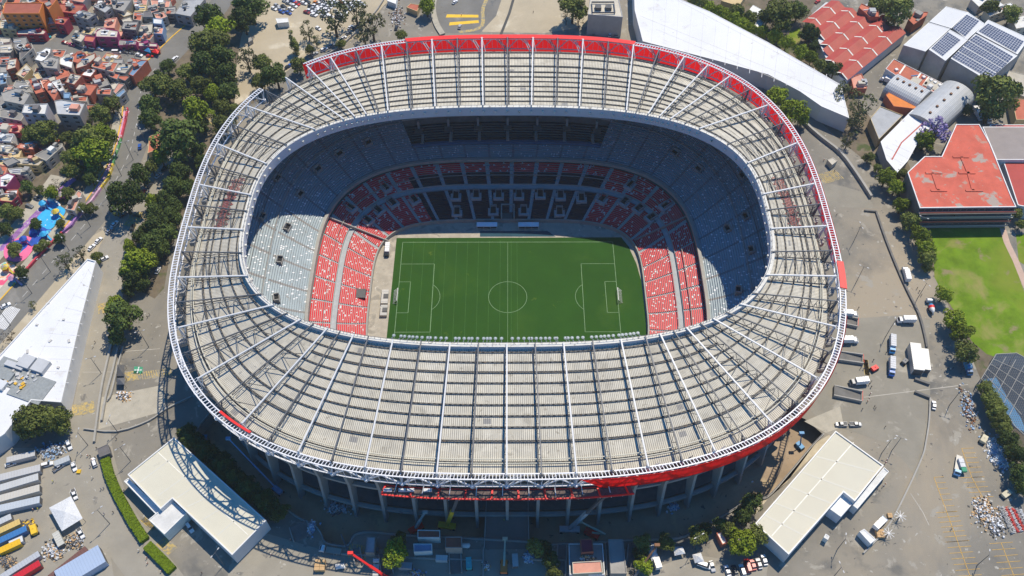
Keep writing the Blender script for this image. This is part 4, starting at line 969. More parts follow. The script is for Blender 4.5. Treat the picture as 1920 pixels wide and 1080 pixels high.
for i, (x, y, m1, m2, lab) in enumerate(((84,388,'play_blue','white_paint','blue play tower on the upper end of the blue surface'), (108,404,'mural_yellow','play_blue','yellow and blue play tower beside the kiosk'), (100,380,'white_paint','play_blue','white domed play tower at the top of the blue surface'), (68,436,'play_deep','play_blue','deep blue play tower above the pink ring'), (86,446,'play_blue','play_deep','small blue play tower right of the deep blue one'), (48,455,'play_deep','play_pink','blue play tower inside the pink ring'), (14,508,'mural_yellow','tile_or','yellow play tower on the patterned surface'), (28,528,'mural_pink','play_blue','pink play tower at the lowest end of the playground'), (120,372,'mural_yellow','play_pink','yellow climbing frame above the blue surface'))):
    if 'tile_or' not in MATS: mat('tile_or', (.8, .3, .05), .7)
    q = up(x, y); g = empty('play_tower', (q.x, q.y, G)); tag(g, lab, 'playground tower', 'playground towers')
    for sx in (-1, 1):
        for sy in (-1, 1): mb = MB(); mb.bar((q.x+sx*1.1, q.y+sy*1.1, G), (q.x+sx*1.1, q.y+sy*1.1, G+3.2), .2); mb.build('post', m2, g)
    mb = MB(); mb.box((q.x, q.y, G+1.5), (2.6, 2.6, .2)); mb.build('platform', m2, g)
    mb = MB(); mb.cyl((q.x, q.y, G+3.1), 2.0, 1.5, 8, r2=.15); mb.build('roof', m1, g)
    mb = MB(); mb.bar((q.x+1.3, q.y, G+1.7), (q.x+4.2, q.y-2.2, G+.2), .9, .12); mb.build('slide', m1, g)
# ---------------------------------------------------------------- buildings
def facade_windows(g, a, b, z0, z1, floors, n, m='glass', nm='window', wfrac=.5, hfrac=.5, off=.06, mx=90):
    """real window boxes on the wall a->b (outside on the right-hand side)"""
    d = (b-a); Ln = d.length; d.normalize(); nn = Vector((d.y, -d.x, 0)); c = 0
    for f in range(floors):
        zb = z0+(z1-z0)*(f+.3)/floors; h = (z1-z0)/floors*hfrac
        for i in range(n):
            if c >= mx: return
            w = Ln/n*wfrac; p = a+d*(Ln*(i+.5)/n)
            mb = MB(); mb.mats = [m, 'wall_trim']
            mb.box((p.x+nn.x*off*.5, p.y+nn.y*off*.5, zb), (w, off*2, h), math.atan2(d.y, d.x)); mb.box((p.x+nn.x*off, p.y+nn.y*off, zb-.12), (w*1.15, off*3.2, .12), math.atan2(d.y, d.x), 1)
            mb.build(nm, None, g); c += 1
mat('wall_trim', (.55, .53, .5), .8); mat('tank_black', (.02, .02, .022), .4, var=.1); mat('tin_roof', (1, 1, 1), .5, var=.12, scale=.4, objcol=True)
COLS = {'R': (.50, .15, .09), 'r': (.36, .11, .07), 'G': (.30, .29, .27), 'C': (.50, .46, .38), 'W': (.72, .72, .70), 'T': (.42, .43, .44), 'B': (.18, .30, .45), 'O': (.68, .22, .05), 'K': (.16, .15, .15), 'M': (.36, .04, .07), 'P': (.33, .05, .15), 'Y': (.55, .42, .22), 'N': (.62, .30, .22)}
HOUSES = []; FOOT = []
def house(px, h, roof, wall, f=4.0, ox=0, oy=0, win=True, extras=True, name='house', cat='house', look=None, parapet=.5, marks=None):
    top = ccw([Vector((p.x, p.y, 0)) for p in P(px, G+h, f, ox, oy)]); c = cen(top)
    g = empty(name, (c.x, c.y, G)); rc, wc = COLS[roof], COLS[wall]; jr = random.uniform(.85, 1.15)
    mb = MB(); n = len(top)
    mb.prism(top, G-.2, G+h); o = mb.build('wall', 'wall_paint', g); o.color = (*[v*random.uniform(.95, 1.05) for v in wc], 1)
    inner = shrink(top, .28)
    mb = MB(); mb.prism(inner, G+h+.01, G+h+.12); o = mb.build('roof', 'surface', g); o.color = (*[min(.85, v*jr) for v in rc], 1)
    if parapet:
        mb = MB()
        for k in range(n):
            a, b, i0, i1 = top[k], top[(k+1) % n], inner[k], inner[(k+1) % n]
            mb.hexa([(a.x, a.y, G+h), (b.x, b.y, G+h), (i1.x, i1.y, G+h), (i0.x, i0.y, G+h)], [(a.x, a.y, G+h+parapet), (b.x, b.y, G+h+parapet), (i1.x, i1.y, G+h+parapet), (i0.x, i0.y, G+h+parapet)])
        o = mb.build('parapet', 'wall_paint', g); o.color = (*[min(.8, v*1.05) for v in wc], 1)
    area = abs(sum(top[k].x*top[(k+1) % n].y-top[(k+1) % n].x*top[k].y for k in range(n))/2)
    if win:
        for k in range(n):
            a, b = top[k], top[(k+1) % n]; d = (b-a)
            if d.length < 3.5: continue
            if (d.y/d.length) * 0 + (-d.x/d.length) < -.35:   # faces the viewer's side (south)
                facade_windows(g, a, b, G+.4, G+h, max(1, round(h/3)), max(1, int(d.length/4.2)), wfrac=.38, hfrac=.42)
    if extras and area > 30:
        for _ in range(1 if area < 120 else 2):
            t = random.uniform(.25, .75); s_ = random.uniform(.25, .75)
            p = top[0]*(1-t)*(1-s_)+top[1]*t*(1-s_)+top[2]*t*s_+top[3 % n]*(1-t)*s_
            r = random.random()
            if r < .5:
                mb = MB(); mb.cyl((p.x, p.y, G+h+.1), .7, 1.3, 10, r2=.65); mb.cyl((p.x, p.y, G+h+1.4), .62, .3, 10, r2=.25); mb.build('water_tank', 'tank_black', g)
            elif r < .8:
                mb = MB(); mb.box((p.x, p.y, G+h+.1), (2.6, 2.2, 2.1), random.uniform(0, 1)); o = mb.build('stair_hut', 'wall_paint', g); o.color = (*[v*.9 for v in wc], 1)
            else:
                mb = MB(); mb.box((p.x, p.y, G+h+.1), (1.8, 1.2, .9), random.uniform(0, 2)); mb.build('roof_box', 'white_paint', g)
        for _ in range(random.choice((1, 2, 2, 3)) if area > 60 else 1):     # rooms and lean-tos on the roof
            t = random.uniform(.2, .8); s_ = random.uniform(.2, .8); p = top[0]*(1-t)*(1-s_)+top[1]*t*(1-s_)+top[2]*t*s_+top[3 % n]*(1-t)*s_
            e = (top[1]-top[0]); sz = math.sqrt(area)*random.uniform(.22, .42); hh = random.choice((.5, .8, 2.3, 2.6)); kk = random.choice('GCRNTGCWK')
            mb = MB(); mb.box((p.x, p.y, G+h+.13), (sz, sz*random.uniform(.6, 1.1), hh), math.atan2(e.y, e.x)); o = mb.build('roof_room', 'surface', g); o.color = (*COLS[kk], 1)
        # clutter line: washing, pipes
        p = c+Vector((random.uniform(-2, 2), random.uniform(-1, 1), 0)); mb = MB(); mb.bar((p.x-2, p.y, G+h+1.2), (p.x+2, p.y+.6, G+h+1.2), .35, .6); mb.build('washing_line', random.choice(['tarp_white', 'blue_metal', 'wall_trim', 'white_paint']), g)
    tag(g, None, cat, None); FOOT.append((c, math.sqrt(area)))
    if look is None:
        look = {'R': 'terracotta roofed house', 'r': 'dark red roofed house', 'G': 'grey flat roofed house', 'C': 'cream flat roofed house', 'W': 'white roofed house', 'T': 'house with grey tin roof', 'B': 'house with blue roof', 'O': 'bright orange roofed building', 'K': 'dark roofed house', 'M': 'crimson roofed house', 'P': 'magenta roofed house', 'Y': 'ochre roofed house', 'N': 'house with salmon roof'}[roof]
        g['group'] = 'houses of the hillside neighbourhood'; HOUSES.append((g, look))
    else: g['label'] = look
    return g
E1 = dict(look='orange apartment block with dark red roof and four rows of windows', name='apartment_block', cat='building')
g = house([20,105, 40,25, 325,25, 295,105], 15, 'r', 'O', win=True, extras=False, **E1)
house([300,20, 245,-30, 400,-30, 430,0, 365,75, 330,28], 15, 'r', 'O', look='second orange apartment tower behind the orange block', name='apartment_block', cat='building')
H = [([420,30,640,40,590,110,440,90],6,'r','M'), ([130,232,300,208,350,240,330,262,130,262],5,'C','M'), ([550,120,620,80,720,110,660,150],10,'G','G'), ([700,50,760,20,840,60,790,100],9,'T','G'), ([830,0,990,0,930,90,850,70],7,'G','G'),
 ([880,95,960,85,1000,110,930,130],5,'C','Y'), ([1005,95,1070,100,1060,160,1000,150],6,'R','C'), ([930,165,1040,165,1020,230,910,220],8,'G','K'), ([790,150,880,135,860,215,780,210],5,'N','N'), ([720,240,760,215,890,235,880,285,720,280],7,'C','P'),
 ([530,290,590,245,650,270,610,320],4,'C','G'), ([640,270,720,280,700,320,630,310],5,'R','P'), ([1060,185,1150,180,1140,250,1040,240],6,'C','G'), ([1150,140,1220,145,1215,185,1150,180],8,'W','B'), ([1000,0,1110,0,1100,60,1010,50],5,'N','C'),
 ([1130,0,1280,10,1270,60,1140,60],5,'N','C'), ([1080,90,1130,80,1150,130,1070,130],7,'K','G'), ([1230,60,1320,50,1320,110,1240,110],5,'G','K'), ([1160,205,1230,210,1220,260,1155,255],6,'N','B'), ([890,300,1030,310,1020,340,890,345],4,'G','P'),
 ([1040,320,1180,330,1180,355,1040,350],4,'C','P'), ([1120,350,1190,345,1195,375,1130,380],3,'N','R'), ([440,130,520,140,480,190,420,180],7,'r','M'), ([345,130,460,122,440,180,340,190],5,'W','R'), ([0,160,60,165,140,200,120,225,0,215],6,'C','Y'), ([0,285,80,290,75,320,0,330],4,'C','G'),
 ([100,290,200,280,210,320,150,385,110,365],9,'G','K'), ([150,362,240,330,250,365,150,455],8,'K','C'), ([0,340,90,330,100,380,80,400,0,400],6,'C','G'), ([0,430,80,425,60,490,0,490],7,'R','G'), ([60,450,130,440,120,510,50,530],7,'C','r'), ([0,560,60,550,50,630,0,640],6,'B','G'), ([0,500,60,505,60,545,0,550],6,'G','G'),
 ([290,400,345,360,385,365,380,400,330,470,260,450],10,'W','G'), ([300,470,385,425,440,440,430,520,330,510],10,'G','G'), ([390,375,500,380,470,440,390,420],6,'R','C'), ([450,440,510,410,555,430,540,515,450,485],8,'W','C'), ([520,460,580,390,640,400,600,480],8,'R','r'),
 ([575,485,650,425,715,400,715,440,650,495,570,520],9,'C','r'), ([700,455,890,475,850,545,690,505],7,'R','C'), ([895,475,1000,485,940,555,865,540],6,'C','G'), ([1000,485,1060,455,1110,455,1000,575,965,560,1010,500],7,'B','R'), ([815,575,850,550,900,558,880,600],5,'R','G'),
 ([895,570,960,570,975,580,940,612,885,590],6,'R','K'), ([490,620,530,550,620,570,560,640],10,'C','r'), ([600,625,735,640,680,720,560,700],6,'R','r'), ([530,730,660,725,650,765,540,760],5,'R','C'), ([730,670,840,670,830,715,725,710],5,'R','G'), ([850,690,890,625,940,635,870,710],5,'N','G'),
 ([860,725,930,670,945,690,890,740],6,'B','T'), ([215,600,270,590,340,690,270,710],7,'R','r'), ([320,640,370,600,440,700,410,760],7,'R','r'), ([390,620,450,600,480,680,450,690],7,'W','W'), ([480,700,530,700,520,740,480,740],6,'B','B'), ([120,610,200,620,255,700,180,690,100,650],6,'G','C'),
 ([10,700,130,660,230,710,180,790,30,760],10,'G','G'), ([0,830,90,800,190,860,160,910,0,880],6,'G','C'), ([0,925,190,940,150,1000,0,990],6,'N','M'), ([0,1005,110,1010,80,1065,0,1060],6,'T','W'), ([385,1040,465,1045,455,1075,375,1075],4,'R','G'), ([650,790,720,790,700,830,650,860],5,'r','G'),
 ([200,480,240,520,180,590,120,560],5,'C','Y'), ([250,560,290,545,320,590,280,600],5,'Y','C')]
for px, h, r, w in H: house(px, h, r, w)
H5 = [([0,0,110,20,60,70,0,60],6,'C','G'), ([150,0,280,0,250,45,140,35],6,'N','R'), ([20,130,100,100,150,130,60,170],6,'G','G'), ([120,110,220,100,340,120,290,165,130,155],5,'C','Y'), ([255,90,380,20,470,0,470,25,350,130],6,'G','C'), ([60,190,160,180,240,200,200,240,80,225],5,'T','C'),
 ([0,250,60,220,115,240,50,325,0,325],7,'W','P'), ([45,350,140,345,130,380,50,375],5,'W','R'), ([0,380,80,360,140,395,90,440,0,430],5,'Y','M'), ([120,0,60,-50,0,-60,0,-10],5,'C','C'), ([290,30,380,-10,420,0,330,60],5,'r','M')]
for px, h, r, w in H5: house(px, h, r, w, oy=270)
house([490,490,590,350,620,370,560,505], 5, 'N', 'C', oy=270, look='long salmon roofed kiosk between the playground and the bus lane', name='kiosk', cat='kiosk')
house([185,790,360,780,340,860,165,850], 13, 'W', 'T', look='grey four storey block, white roofed left wing with skylights', name='apartment_block', cat='building')
house([410,760,460,750,640,780,600,870,430,860], 13, 'T', 'G', look='grey four storey block with orange roof terrace, right wing', name='apartment_block', cat='building')
house([1380,0,1540,-5,1430,128,1310,105], 7, 'T', 'G', look='long grey shed with pale skylights beside the avenue', name='warehouse', cat='warehouse')
# ---- buildings behind the stadium
g = house([588,-10,798,-10,830,132,570,112], 14, 'C', 'T', ox=960, look='cream roofed warehouse with cars parked at its dark front', name='warehouse', cat='warehouse', win=False, extras=False)
p = up(1131, 17, G+14); mb = MB()
for x in (-3, 3): mb.box((p.x+x, p.y, G+14.2), (3.4, 3.6, 2.0))
mb.build('air_unit', 'dark_steel', g)
for x0, y0, x1, y1 in ((-6.5, -5, 6.5, -5), (-6.5, 5, 6.5, 5), (-6.5, -5, -6.5, 5), (6.5, -5, 6.5, 5)):
    mb = MB(); mb.bar((p.x+x0, p.y+y0, G+15.2), (p.x+x1, p.y+y1, G+15.2), .35, .9); mb.build('plant_screen', 'grey_steel', g)
def bigroof(px, h, mroof, mwall, lab, name='warehouse', cat='warehouse', par=.7, f=1., ox=0, oy=0, wc=None):
    top = ccw([Vector((q.x, q.y, 0)) for q in P(px, G+h, f, ox, oy)]); c = cen(top); g = empty(name, (c.x, c.y, G)); tag(g, lab, cat)
    mb = MB(); mb.prism(top, G-.3, G+h); o = mb.build('wall', mwall, g)
    if wc: o.color = (*wc, 1)
    inn_ = shrink(top, .45); mb = MB(); mb.prism(inn_, G+h+.02, G+h+.15); mb.build('roof', mroof, g)
    if par:
        mb = MB(); n = len(top)
        for k in range(n):
            a, b, i0, i1 = top[k], top[(k+1) % n], inn_[k], inn_[(k+1) % n]
            mb.hexa([(a.x, a.y, G+h), (b.x, b.y, G+h), (i1.x, i1.y, G+h), (i0.x, i0.y, G+h)], [(a.x, a.y, G+h+par), (b.x, b.y, G+h+par), (i1.x, i1.y, G+h+par), (i0.x, i0.y, G+h+par)])
        mb.build('parapet', 'white_paint', g)
    return g, top, inn_
def seams(g, h, lines, w=.9, m='seam', z=.16):
    for px in lines:
        a, b = P(px, G+h); mb = MB(); mb.bar((a.x, a.y, G+h+z), (b.x, b.y, G+h+z), w, .05); mb.build('roof_strip', m, g)
mat('seam', (.60, .59, .52), .6, var=.05); mat('seam_white', (.8, .78, .7), .6)
g, _, _ = bigroof([1187,-60, 1260,-60, 1277,0, 1330,22, 1440,80, 1577,160, 1592,222, 1540,200, 1500,172, 1440,140, 1340,113, 1290,100, 1205,78, 1190,20], 10, 'white_roof', 'wall_white' if mat('wall_white', (.62, .63, .64), .8, var=.06) else '', 'enormous white warehouse roof stretching behind the upper right of the stadium', par=.3)
mat('seam_grey', (.62, .62, .63), .6)
for i in range(15):
    x_ = 1225+i*23; yt = 4+(x_-1277)*.49 if x_ > 1277 else -25; yb = 84+(x_-1205)*.27 if x_ < 1340 else 121+(x_-1340)*.33
    seams(g, 10, [[x_+3, yt+3, x_-4, yb-6]], .28, 'seam_grey')
seams(g, 10, [[1200,30,1580,185], [1230,-20,1577,162], [1230,55,1590,205]], .25)
for x, y in ((1462,161), (1500,180), (1520,190)):
    q = up(x, y, G+4); mb = MB(); mb.box((q.x, q.y-1.5, G), (5.5, .5, 6.5), -.45); mb.build('gate', 'dark_steel', g)
# red zigzag roof
top = ccw(P([290,130, 440,0, 520,10, 690,110, 850,110, 1040,235, 600,590, 545,560, 440,420, 370,260], G+8, 4, 1440, 0)); c = cen(top); g = empty('factory', (c.x, c.y, G)); tag(g, 'factory under a red zigzag roof striped with white skylights', 'factory')
mb = MB(); mb.prism(top, G-.3, G+6.5); mb.build('wall', 'wall_white', g)
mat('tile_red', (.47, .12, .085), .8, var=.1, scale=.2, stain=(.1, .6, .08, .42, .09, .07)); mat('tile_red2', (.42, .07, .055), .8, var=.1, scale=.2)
A_, B_ = up(1440+40, 95, G+8), up(1440+240, 60, G+8)
dv = (up(1440+600/4, 590/4, G+8)-up(1440+370/4, 260/4, G+8)); du = (up(1440+1040/4, 235/4, G+8)-up(1440+600/4, 590/4, G+8)).normalized(); dn = Vector((-du.y, du.x, 0))
base0 = up(1440+600/4, 590/4, G+8); 
def inside(p, poly):
    r = False; n = len(poly)
    for i in range(n):
        a, b = poly[i], poly[(i+1) % n]
        if (a.y > p.y) != (b.y > p.y) and p.x < (b.x-a.x)*(p.y-a.y)/(b.y-a.y)+a.x: r = not r
    return r
mb = MB(); mb.mats = ['tile_red', 'tile_red2', 'seam_white']
for j in range(-2, 9):
    for i in range(-8, 16):
        s0, s1 = i*5.0, (i+1)*5.0; t0 = j*9.6
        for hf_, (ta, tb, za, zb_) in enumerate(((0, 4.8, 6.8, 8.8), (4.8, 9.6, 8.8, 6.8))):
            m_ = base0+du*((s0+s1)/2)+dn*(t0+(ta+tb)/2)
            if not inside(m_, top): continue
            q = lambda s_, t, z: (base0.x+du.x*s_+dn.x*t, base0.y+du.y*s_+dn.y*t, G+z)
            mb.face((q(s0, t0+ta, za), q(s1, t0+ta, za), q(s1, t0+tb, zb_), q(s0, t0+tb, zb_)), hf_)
            if i % 3 == (j % 2)*1: mb.face((q(s0, t0+ta+.3, za+.14), q(s0+.9, t0+ta+.3, za+.14), q(s0+.9, t0+tb-.3, zb_+.14), q(s0, t0+tb-.3, zb_+.14)), 2)
mb.build('roof', None, g)
house([680,60,700,30,830,90,830,130,760,130], 10, 'R', 'r', ox=1440, look='raised red roof block with a round vent on the zigzag factory', name='factory_annex', cat='building', win=False)
house([1050,150,1100,90,1200,95,1190,120,1090,190], 6, 'R', 'r', ox=1440, look='small red house between the zigzag roof and the solar roofs', name='factory_annex', cat='building', win=False)
# solar halls
SOL = [([1210,165, 1335,50, 1500,95, 1375,215], 14, 'upper left plain white hall of the solar roofed factory'), ([1015,340, 1205,170, 1365,218, 1180,388], 14, 'lower left plain white hall of the solar roofed factory'),
 ([1205,372, 1365,225, 1500,300, 1330,458], 15, 'middle white hall with one block of solar panels'), ([1385,212, 1500,95, 1625,180, 1495,300], 15, 'upper middle white hall with one block of solar panels'),
 ([1560,245, 1650,150, 1960,290, 1870,410], 15, 'upper right hall roofed mostly with solar panels'), ([1370,440, 1555,255, 1870,420, 1640,602], 16, 'largest hall roofed with four bands of solar panels')]
hall = []
for px, h, lab in SOL: hall.append(bigroof(px, h, 'hall_roof' if mat('hall_roof', (.62, .63, .64), .6, var=.05) else '', 'hall_wall' if mat('hall_wall', (.36, .34, .32), .85, var=.15, scale=.2) else '', lab, name='factory_hall', cat='hall', par=.25, f=4, ox=1440)[0])
def solar(g, h, px, nu, nv):
    a, b, c, d = P(px, G+h+.35, 4, 1440, 0)
    for i in range(nu):
        mb = MB(); mb.mats = ['solar', 'panel_frame']; mat('panel_frame', (.6, .62, .66), .4)
        u0, u1 = i/nu, (i+1)/nu
        for j in range(nv):
            v0, v1 = j/nv, (j+1)/nv
            def q(u, v, z=0): r = a*(1-u)*(1-v)+b*u*(1-v)+c*u*v+d*(1-u)*v; return (r.x, r.y, G+h+.35+z)
            eu, ev = .06*(u1-u0), .07*(v1-v0)
            mb.face((q(u0, v0), q(u1, v0), q(u1, v1), q(u0, v1)), 1); mb.face((q(u0+eu, v0+ev, .03), q(u1-eu, v0+ev, .03), q(u1-eu, v1-ev, .03), q(u0+eu, v1-ev, .03)), 0)
        mb.build('solar_row', None, g)
for px, h, nu, nv, gi in (([1225,360, 1350,240, 1445,300, 1310,420], 15, 9, 7, 2), ([1385,210, 1490,108, 1585,158, 1480,272], 15, 9, 6, 3), ([1580,232, 1650,175, 1920,310, 1860,392], 15, 6, 16, 4), ([1560,262, 1840,425, 1800,470, 1510,300], 16, 16, 3, 5), ([1505,305, 1795,475, 1760,510, 1465,340], 16, 16, 3, 5), ([1460,348, 1755,515, 1720,545, 1430,380], 16, 16, 3, 5), ([1425,385, 1715,552, 1672,594, 1380,428], 16, 16, 3, 5)): solar(hall[gi], h, px, nu, nv)
# barrel vaults
def vault(ax0, ax1, halfpx, h, lab, n=12, off=0, cols=(.55, .56, .57)):
    a, b = up(*ax0, G+h*.6), up(*ax1, G+h*.6); d = (b-a); Ln = d.length; d.normalize(); nn = Vector((-d.y, d.x, 0)); r = halfpx
    g = empty('vaulted_shed', (*((a+b)/2)[:2], G)); tag(g, lab, 'shed', 'barrel vaulted sheds'); mb = MB()
    for i in range(n):
        t0, t1 = PI*i/n, PI*(i+1)/n
        def q(t, s_): return (a.x+d.x*s_+nn.x*r*math.cos(t), a.y+d.y*s_+nn.y*r*math.cos(t), G+h*.45+h*.55*math.sin(t))
        for k in range(10): mb.face((q(t0, Ln*k/10), q(t0, Ln*(k+1)/10), q(t1, Ln*(k+1)/10), q(t1, Ln*k/10)), 0, [(Ln*k/10, 0), (Ln*(k+1)/10, 0), (Ln*(k+1)/10, 1), (Ln*k/10, 1)])
    mb.build('roof', 'vault_roof', g)
    mb = MB(); mb.hexa([(a.x+nn.x*r*s1, a.y+nn.y*r*s1, G) for s1 in (1, -1)]+[(b.x+nn.x*r*s1, b.y+nn.y*r*s1, G) for s1 in (-1, 1)], [(a.x+nn.x*r*s1, a.y+nn.y*r*s1, G+h*.45) for s1 in (1, -1)]+[(b.x+nn.x*r*s1, b.y+nn.y*r*s1, G+h*.45) for s1 in (-1, 1)]); mb.build('wall', 'hall_wall', g)
    for s_, rev in ((0, 1), (Ln, 0)):
        mb = MB(); pts = [(a.x+d.x*s_+nn.x*r*math.cos(PI*i/n), a.y+d.y*s_+nn.y*r*math.cos(PI*i/n), G+h*.45+h*.55*math.sin(PI*i/n)) for i in range(n+1)]; mb.face(pts[::-1] if rev else pts); mb.build('gable', 'hall_wall', g)
    for k in range(5):
        s_ = Ln*(k+.7)/5.5; mb = MB(); mb.box((a.x+d.x*s_, a.y+d.y*s_, G+h-.1), (1.1, 1.1, .9), .4); mb.build('roof_vent', 'rust', g)
vr = mat('vault_roof', (.50, .52, .54), .5, var=.08, scale=.3); stripes(vr, 1.1, .25, 0, .5)
vault((1671,154), (1733,186), 8.5, 9, 'shorter barrel vaulted grey shed beside the terracotta strip roof'); vault((1799,168), (1728,232), 9.5, 10, 'longer barrel vaulted grey shed with five roof vents')
g = house([880,520, 942,445, 1310,630, 1240,695, 1220,690, 960,572], 6, 'R', 'W', ox=1440, look='terracotta strip roof with pale skylights above the barrel vaults', name='workshop', cat='building', win=False)
for x, y in ((960,530), (1165,585), (1220,608), (1250,625), (1285,645)):
    q = up(1440+x/4, y/4, G+6); mb = MB(); mb.box((q.x, q.y, G+6.1), (1.6, 1.6, 1.1), .4); mb.build('roof_vent', 'white_paint', g)
for i, (x0, y0, x1, y1) in enumerate(((1030,490, 985,555), (1145,550, 1100,610), (1205,580, 1160,645), (1260,610, 1225,680))): seams(g, 6, [[1440+x0/4, y0/4, 1440+x1/4, y1/4]], .9, 'seam_white', .2)
house([880,715, 912,690, 1125,800, 1110,822, 940,802], 5, 'O', 'r', ox=1440, look='bright orange wedge roof tucked under the shorter barrel vault', name='workshop', cat='building', win=False, extras=False)
house([765,890, 840,800, 1010,868, 830,1050], 6, 'T', 'Y', ox=1440, look='grey corrugated shed below the orange wedge roof', name='workshop', cat='shed', win=False, extras=False)
house([620,585, 700,555, 740,640, 740,668, 640,668], 5, 'N', 'R', ox=1440, look='small salmon roofed gatehouse by the factory lane', name='gatehouse', cat='building', win=False)
g, _, _ = bigroof([1651,266, 1711,206, 1758,228, 1724,262, 1702,302, 1682,324, 1662,300], 7, 'white_roof', 'hall_wall', 'white sheet roofed shed running down beside the jacaranda', par=.2)
seams(g, 7, [[1745,218,1690,268], [1690,268,1672,300]], .7, 'tile_red'); seams(g, 7, [[1665,278,1702,298], [1672,270,1712,288], [1660,290,1695,308]], .2)
# school
g, top, _ = bigroof([1701,324, 1733,294, 1765,294, 1792,234, 1836,234, 1856,270, 1897,372, 1905,389, 1724,391], 13, 'school_red' if mat('school_red', (.56, .12, .075), .85, var=.18, scale=.15, detail=10, stain=[(.05, .55, .2, .50, .15, .10), (.07, .60, .03, .38, .31, .26), (.2, .63, .03, .45, .24, .18), (.6, .66, .03, .2, .12, .1)]) else '', 'concrete_dark', 'school building with a worn red roof marked by two I-shaped ribs', name='school', cat='school', par=.5)
for bx in ([1735,325,1766,325], [1748,325,1759,358], [1745,358,1775,358], [1786,295,1816,295], [1802,295,1815,325], [1797,325,1828,325], [1815,325,1824,358], [1810,358,1842,358]):
    a, b = P(bx, G+13); mb = MB(); mb.bar((a.x, a.y, G+13.4), (b.x, b.y, G+13.4), 1.3, .3); mb.build('roof_rib', 'school_red', g)
a = min((q for q in top), key=lambda q: (q-Vector(up(1724, 391, G+13)[:]).xy.to_3d()).length); b = min((q for q in top), key=lambda q: (q-Vector(up(1905, 389, G+13)[:]).xy.to_3d()).length)
for fl_ in range(4):
    z = G+1.2+fl_*3.3; mb = MB(); mb.bar((a.x, a.y-1.0, z), (b.x, b.y-1.0, z), 2.4, .35); mb.build('gallery', 'concrete_dark' if fl_ % 2 else 'concrete', g)
    mb = MB(); mb.bar((a.x, a.y-2.1, z+1), (b.x, b.y-2.1, z+1), .12, .9); mb.build('railing', 'tile_red' if fl_ % 2 else 'fin_concrete', g)
facade_windows(g, Vector((a.x, a.y, 0)), Vector((b.x, b.y, 0)), G, G+13, 3, 16, wfrac=.8, hfrac=.55)
bigroof([1856,234, 1960,234, 1960,395, 1908,385, 1880,300], 8, 'tile_red2', 'wall_white', 'maroon flat roof right of the school', name='school_annex', cat='building', par=.2)
bigroof([1842,238, 1960,238, 1960,300, 1868,300], 10, 'roof_brown' if mat('roof_brown', (.30, .26, .24), .85, var=.1) else '', 'wall_white', 'grey brown flat roof above the maroon roof at the right edge', name='school_annex', cat='building', par=.2)
for px, h, lab, r in (([1412,10, 1442,26, 1424,54, 1392,34], 5, 'white roofed house behind the hedge of the white warehouse', 'W'), ([1880,130, 1960,150, 1960,200, 1912,178], 6, 'cream flat roof below the solar halls', 'C'), ([1897,185, 1960,190, 1960,225, 1905,225], 6, 'small terracotta roof at the right edge below the cream roof', 'R'),
    ([1352,2, 1375,-10, 1400,-10, 1385,12], 4, 'tan roofed hut among trees behind the white warehouse', 'Y'), ([762,14, 770,7, 788,10, 782,22], 3.5, 'orange roofed hut beside the ramp behind the stadium', 'R'), ([726,2, 730,-8, 745,-8, 742,8], 3.5, 'small white hut by the car park fence', 'W'),
    ([517,35, 540,34, 541,42, 520,44], 3.5, 'small white hut alone on the dirt lot', 'W'), ([466,72, 470,68, 474,75, 466,80], 2.5, 'tiny grey shed at the left edge of the dirt lot', 'G'), ([280,256, 300,250, 298,280, 277,288], 3.5, 'orange roofed hut under the big dark tree', 'R'), ([182,842, 202,833, 207,850, 187,858], 3, 'dark grey flat roofed guard booth at the top of the clipped hedge', 'K'), ([1551,300,1562,296,1570,302,1560,310], 3, 'tan and white ticket booth on the upper right plaza', 'C'),
    ([1611,997, 1620,992, 1642,1012, 1632,1020], 3.5, 'white flat roofed booth beside the kerb wall', 'W'), ([1544,1008,1548,1001,1555,1006,1552,1013], 3, 'tiny white box below the entrance canopy of the right hall', 'W')):
    nm = lab.split()[-1]
    house(px, h, r, {'R': 'Y', 'W': 'W', 'C': 'C', 'T': 'W', 'Y': 'Y', 'G': 'G', 'K': 'K'}[r], f=1, look=lab, name='booth' if 'booth' in lab or 'box' in lab else ('hut' if 'hut' in lab else 'small_building'), cat='booth' if 'booth' in lab or 'box' in lab else ('hut' if 'hut' in lab else 'building'), win=False, extras=False, parapet=.3)
# far blocks along the top right edge
for i, (px, h) in enumerate((([1820,0, 1870,-25, 1885,-15, 1835,14], 5), ([1845,20, 1895,5, 1905,15, 1855,32], 5), ([1895,35, 1960,20, 1960,45, 1905,55], 5))):
    house(px, h, 'W', 'C', f=1, look=('leftmost', 'middle', 'rightmost')[i]+' of three long pale buildings along the top right edge', name='terrace_block', cat='building')
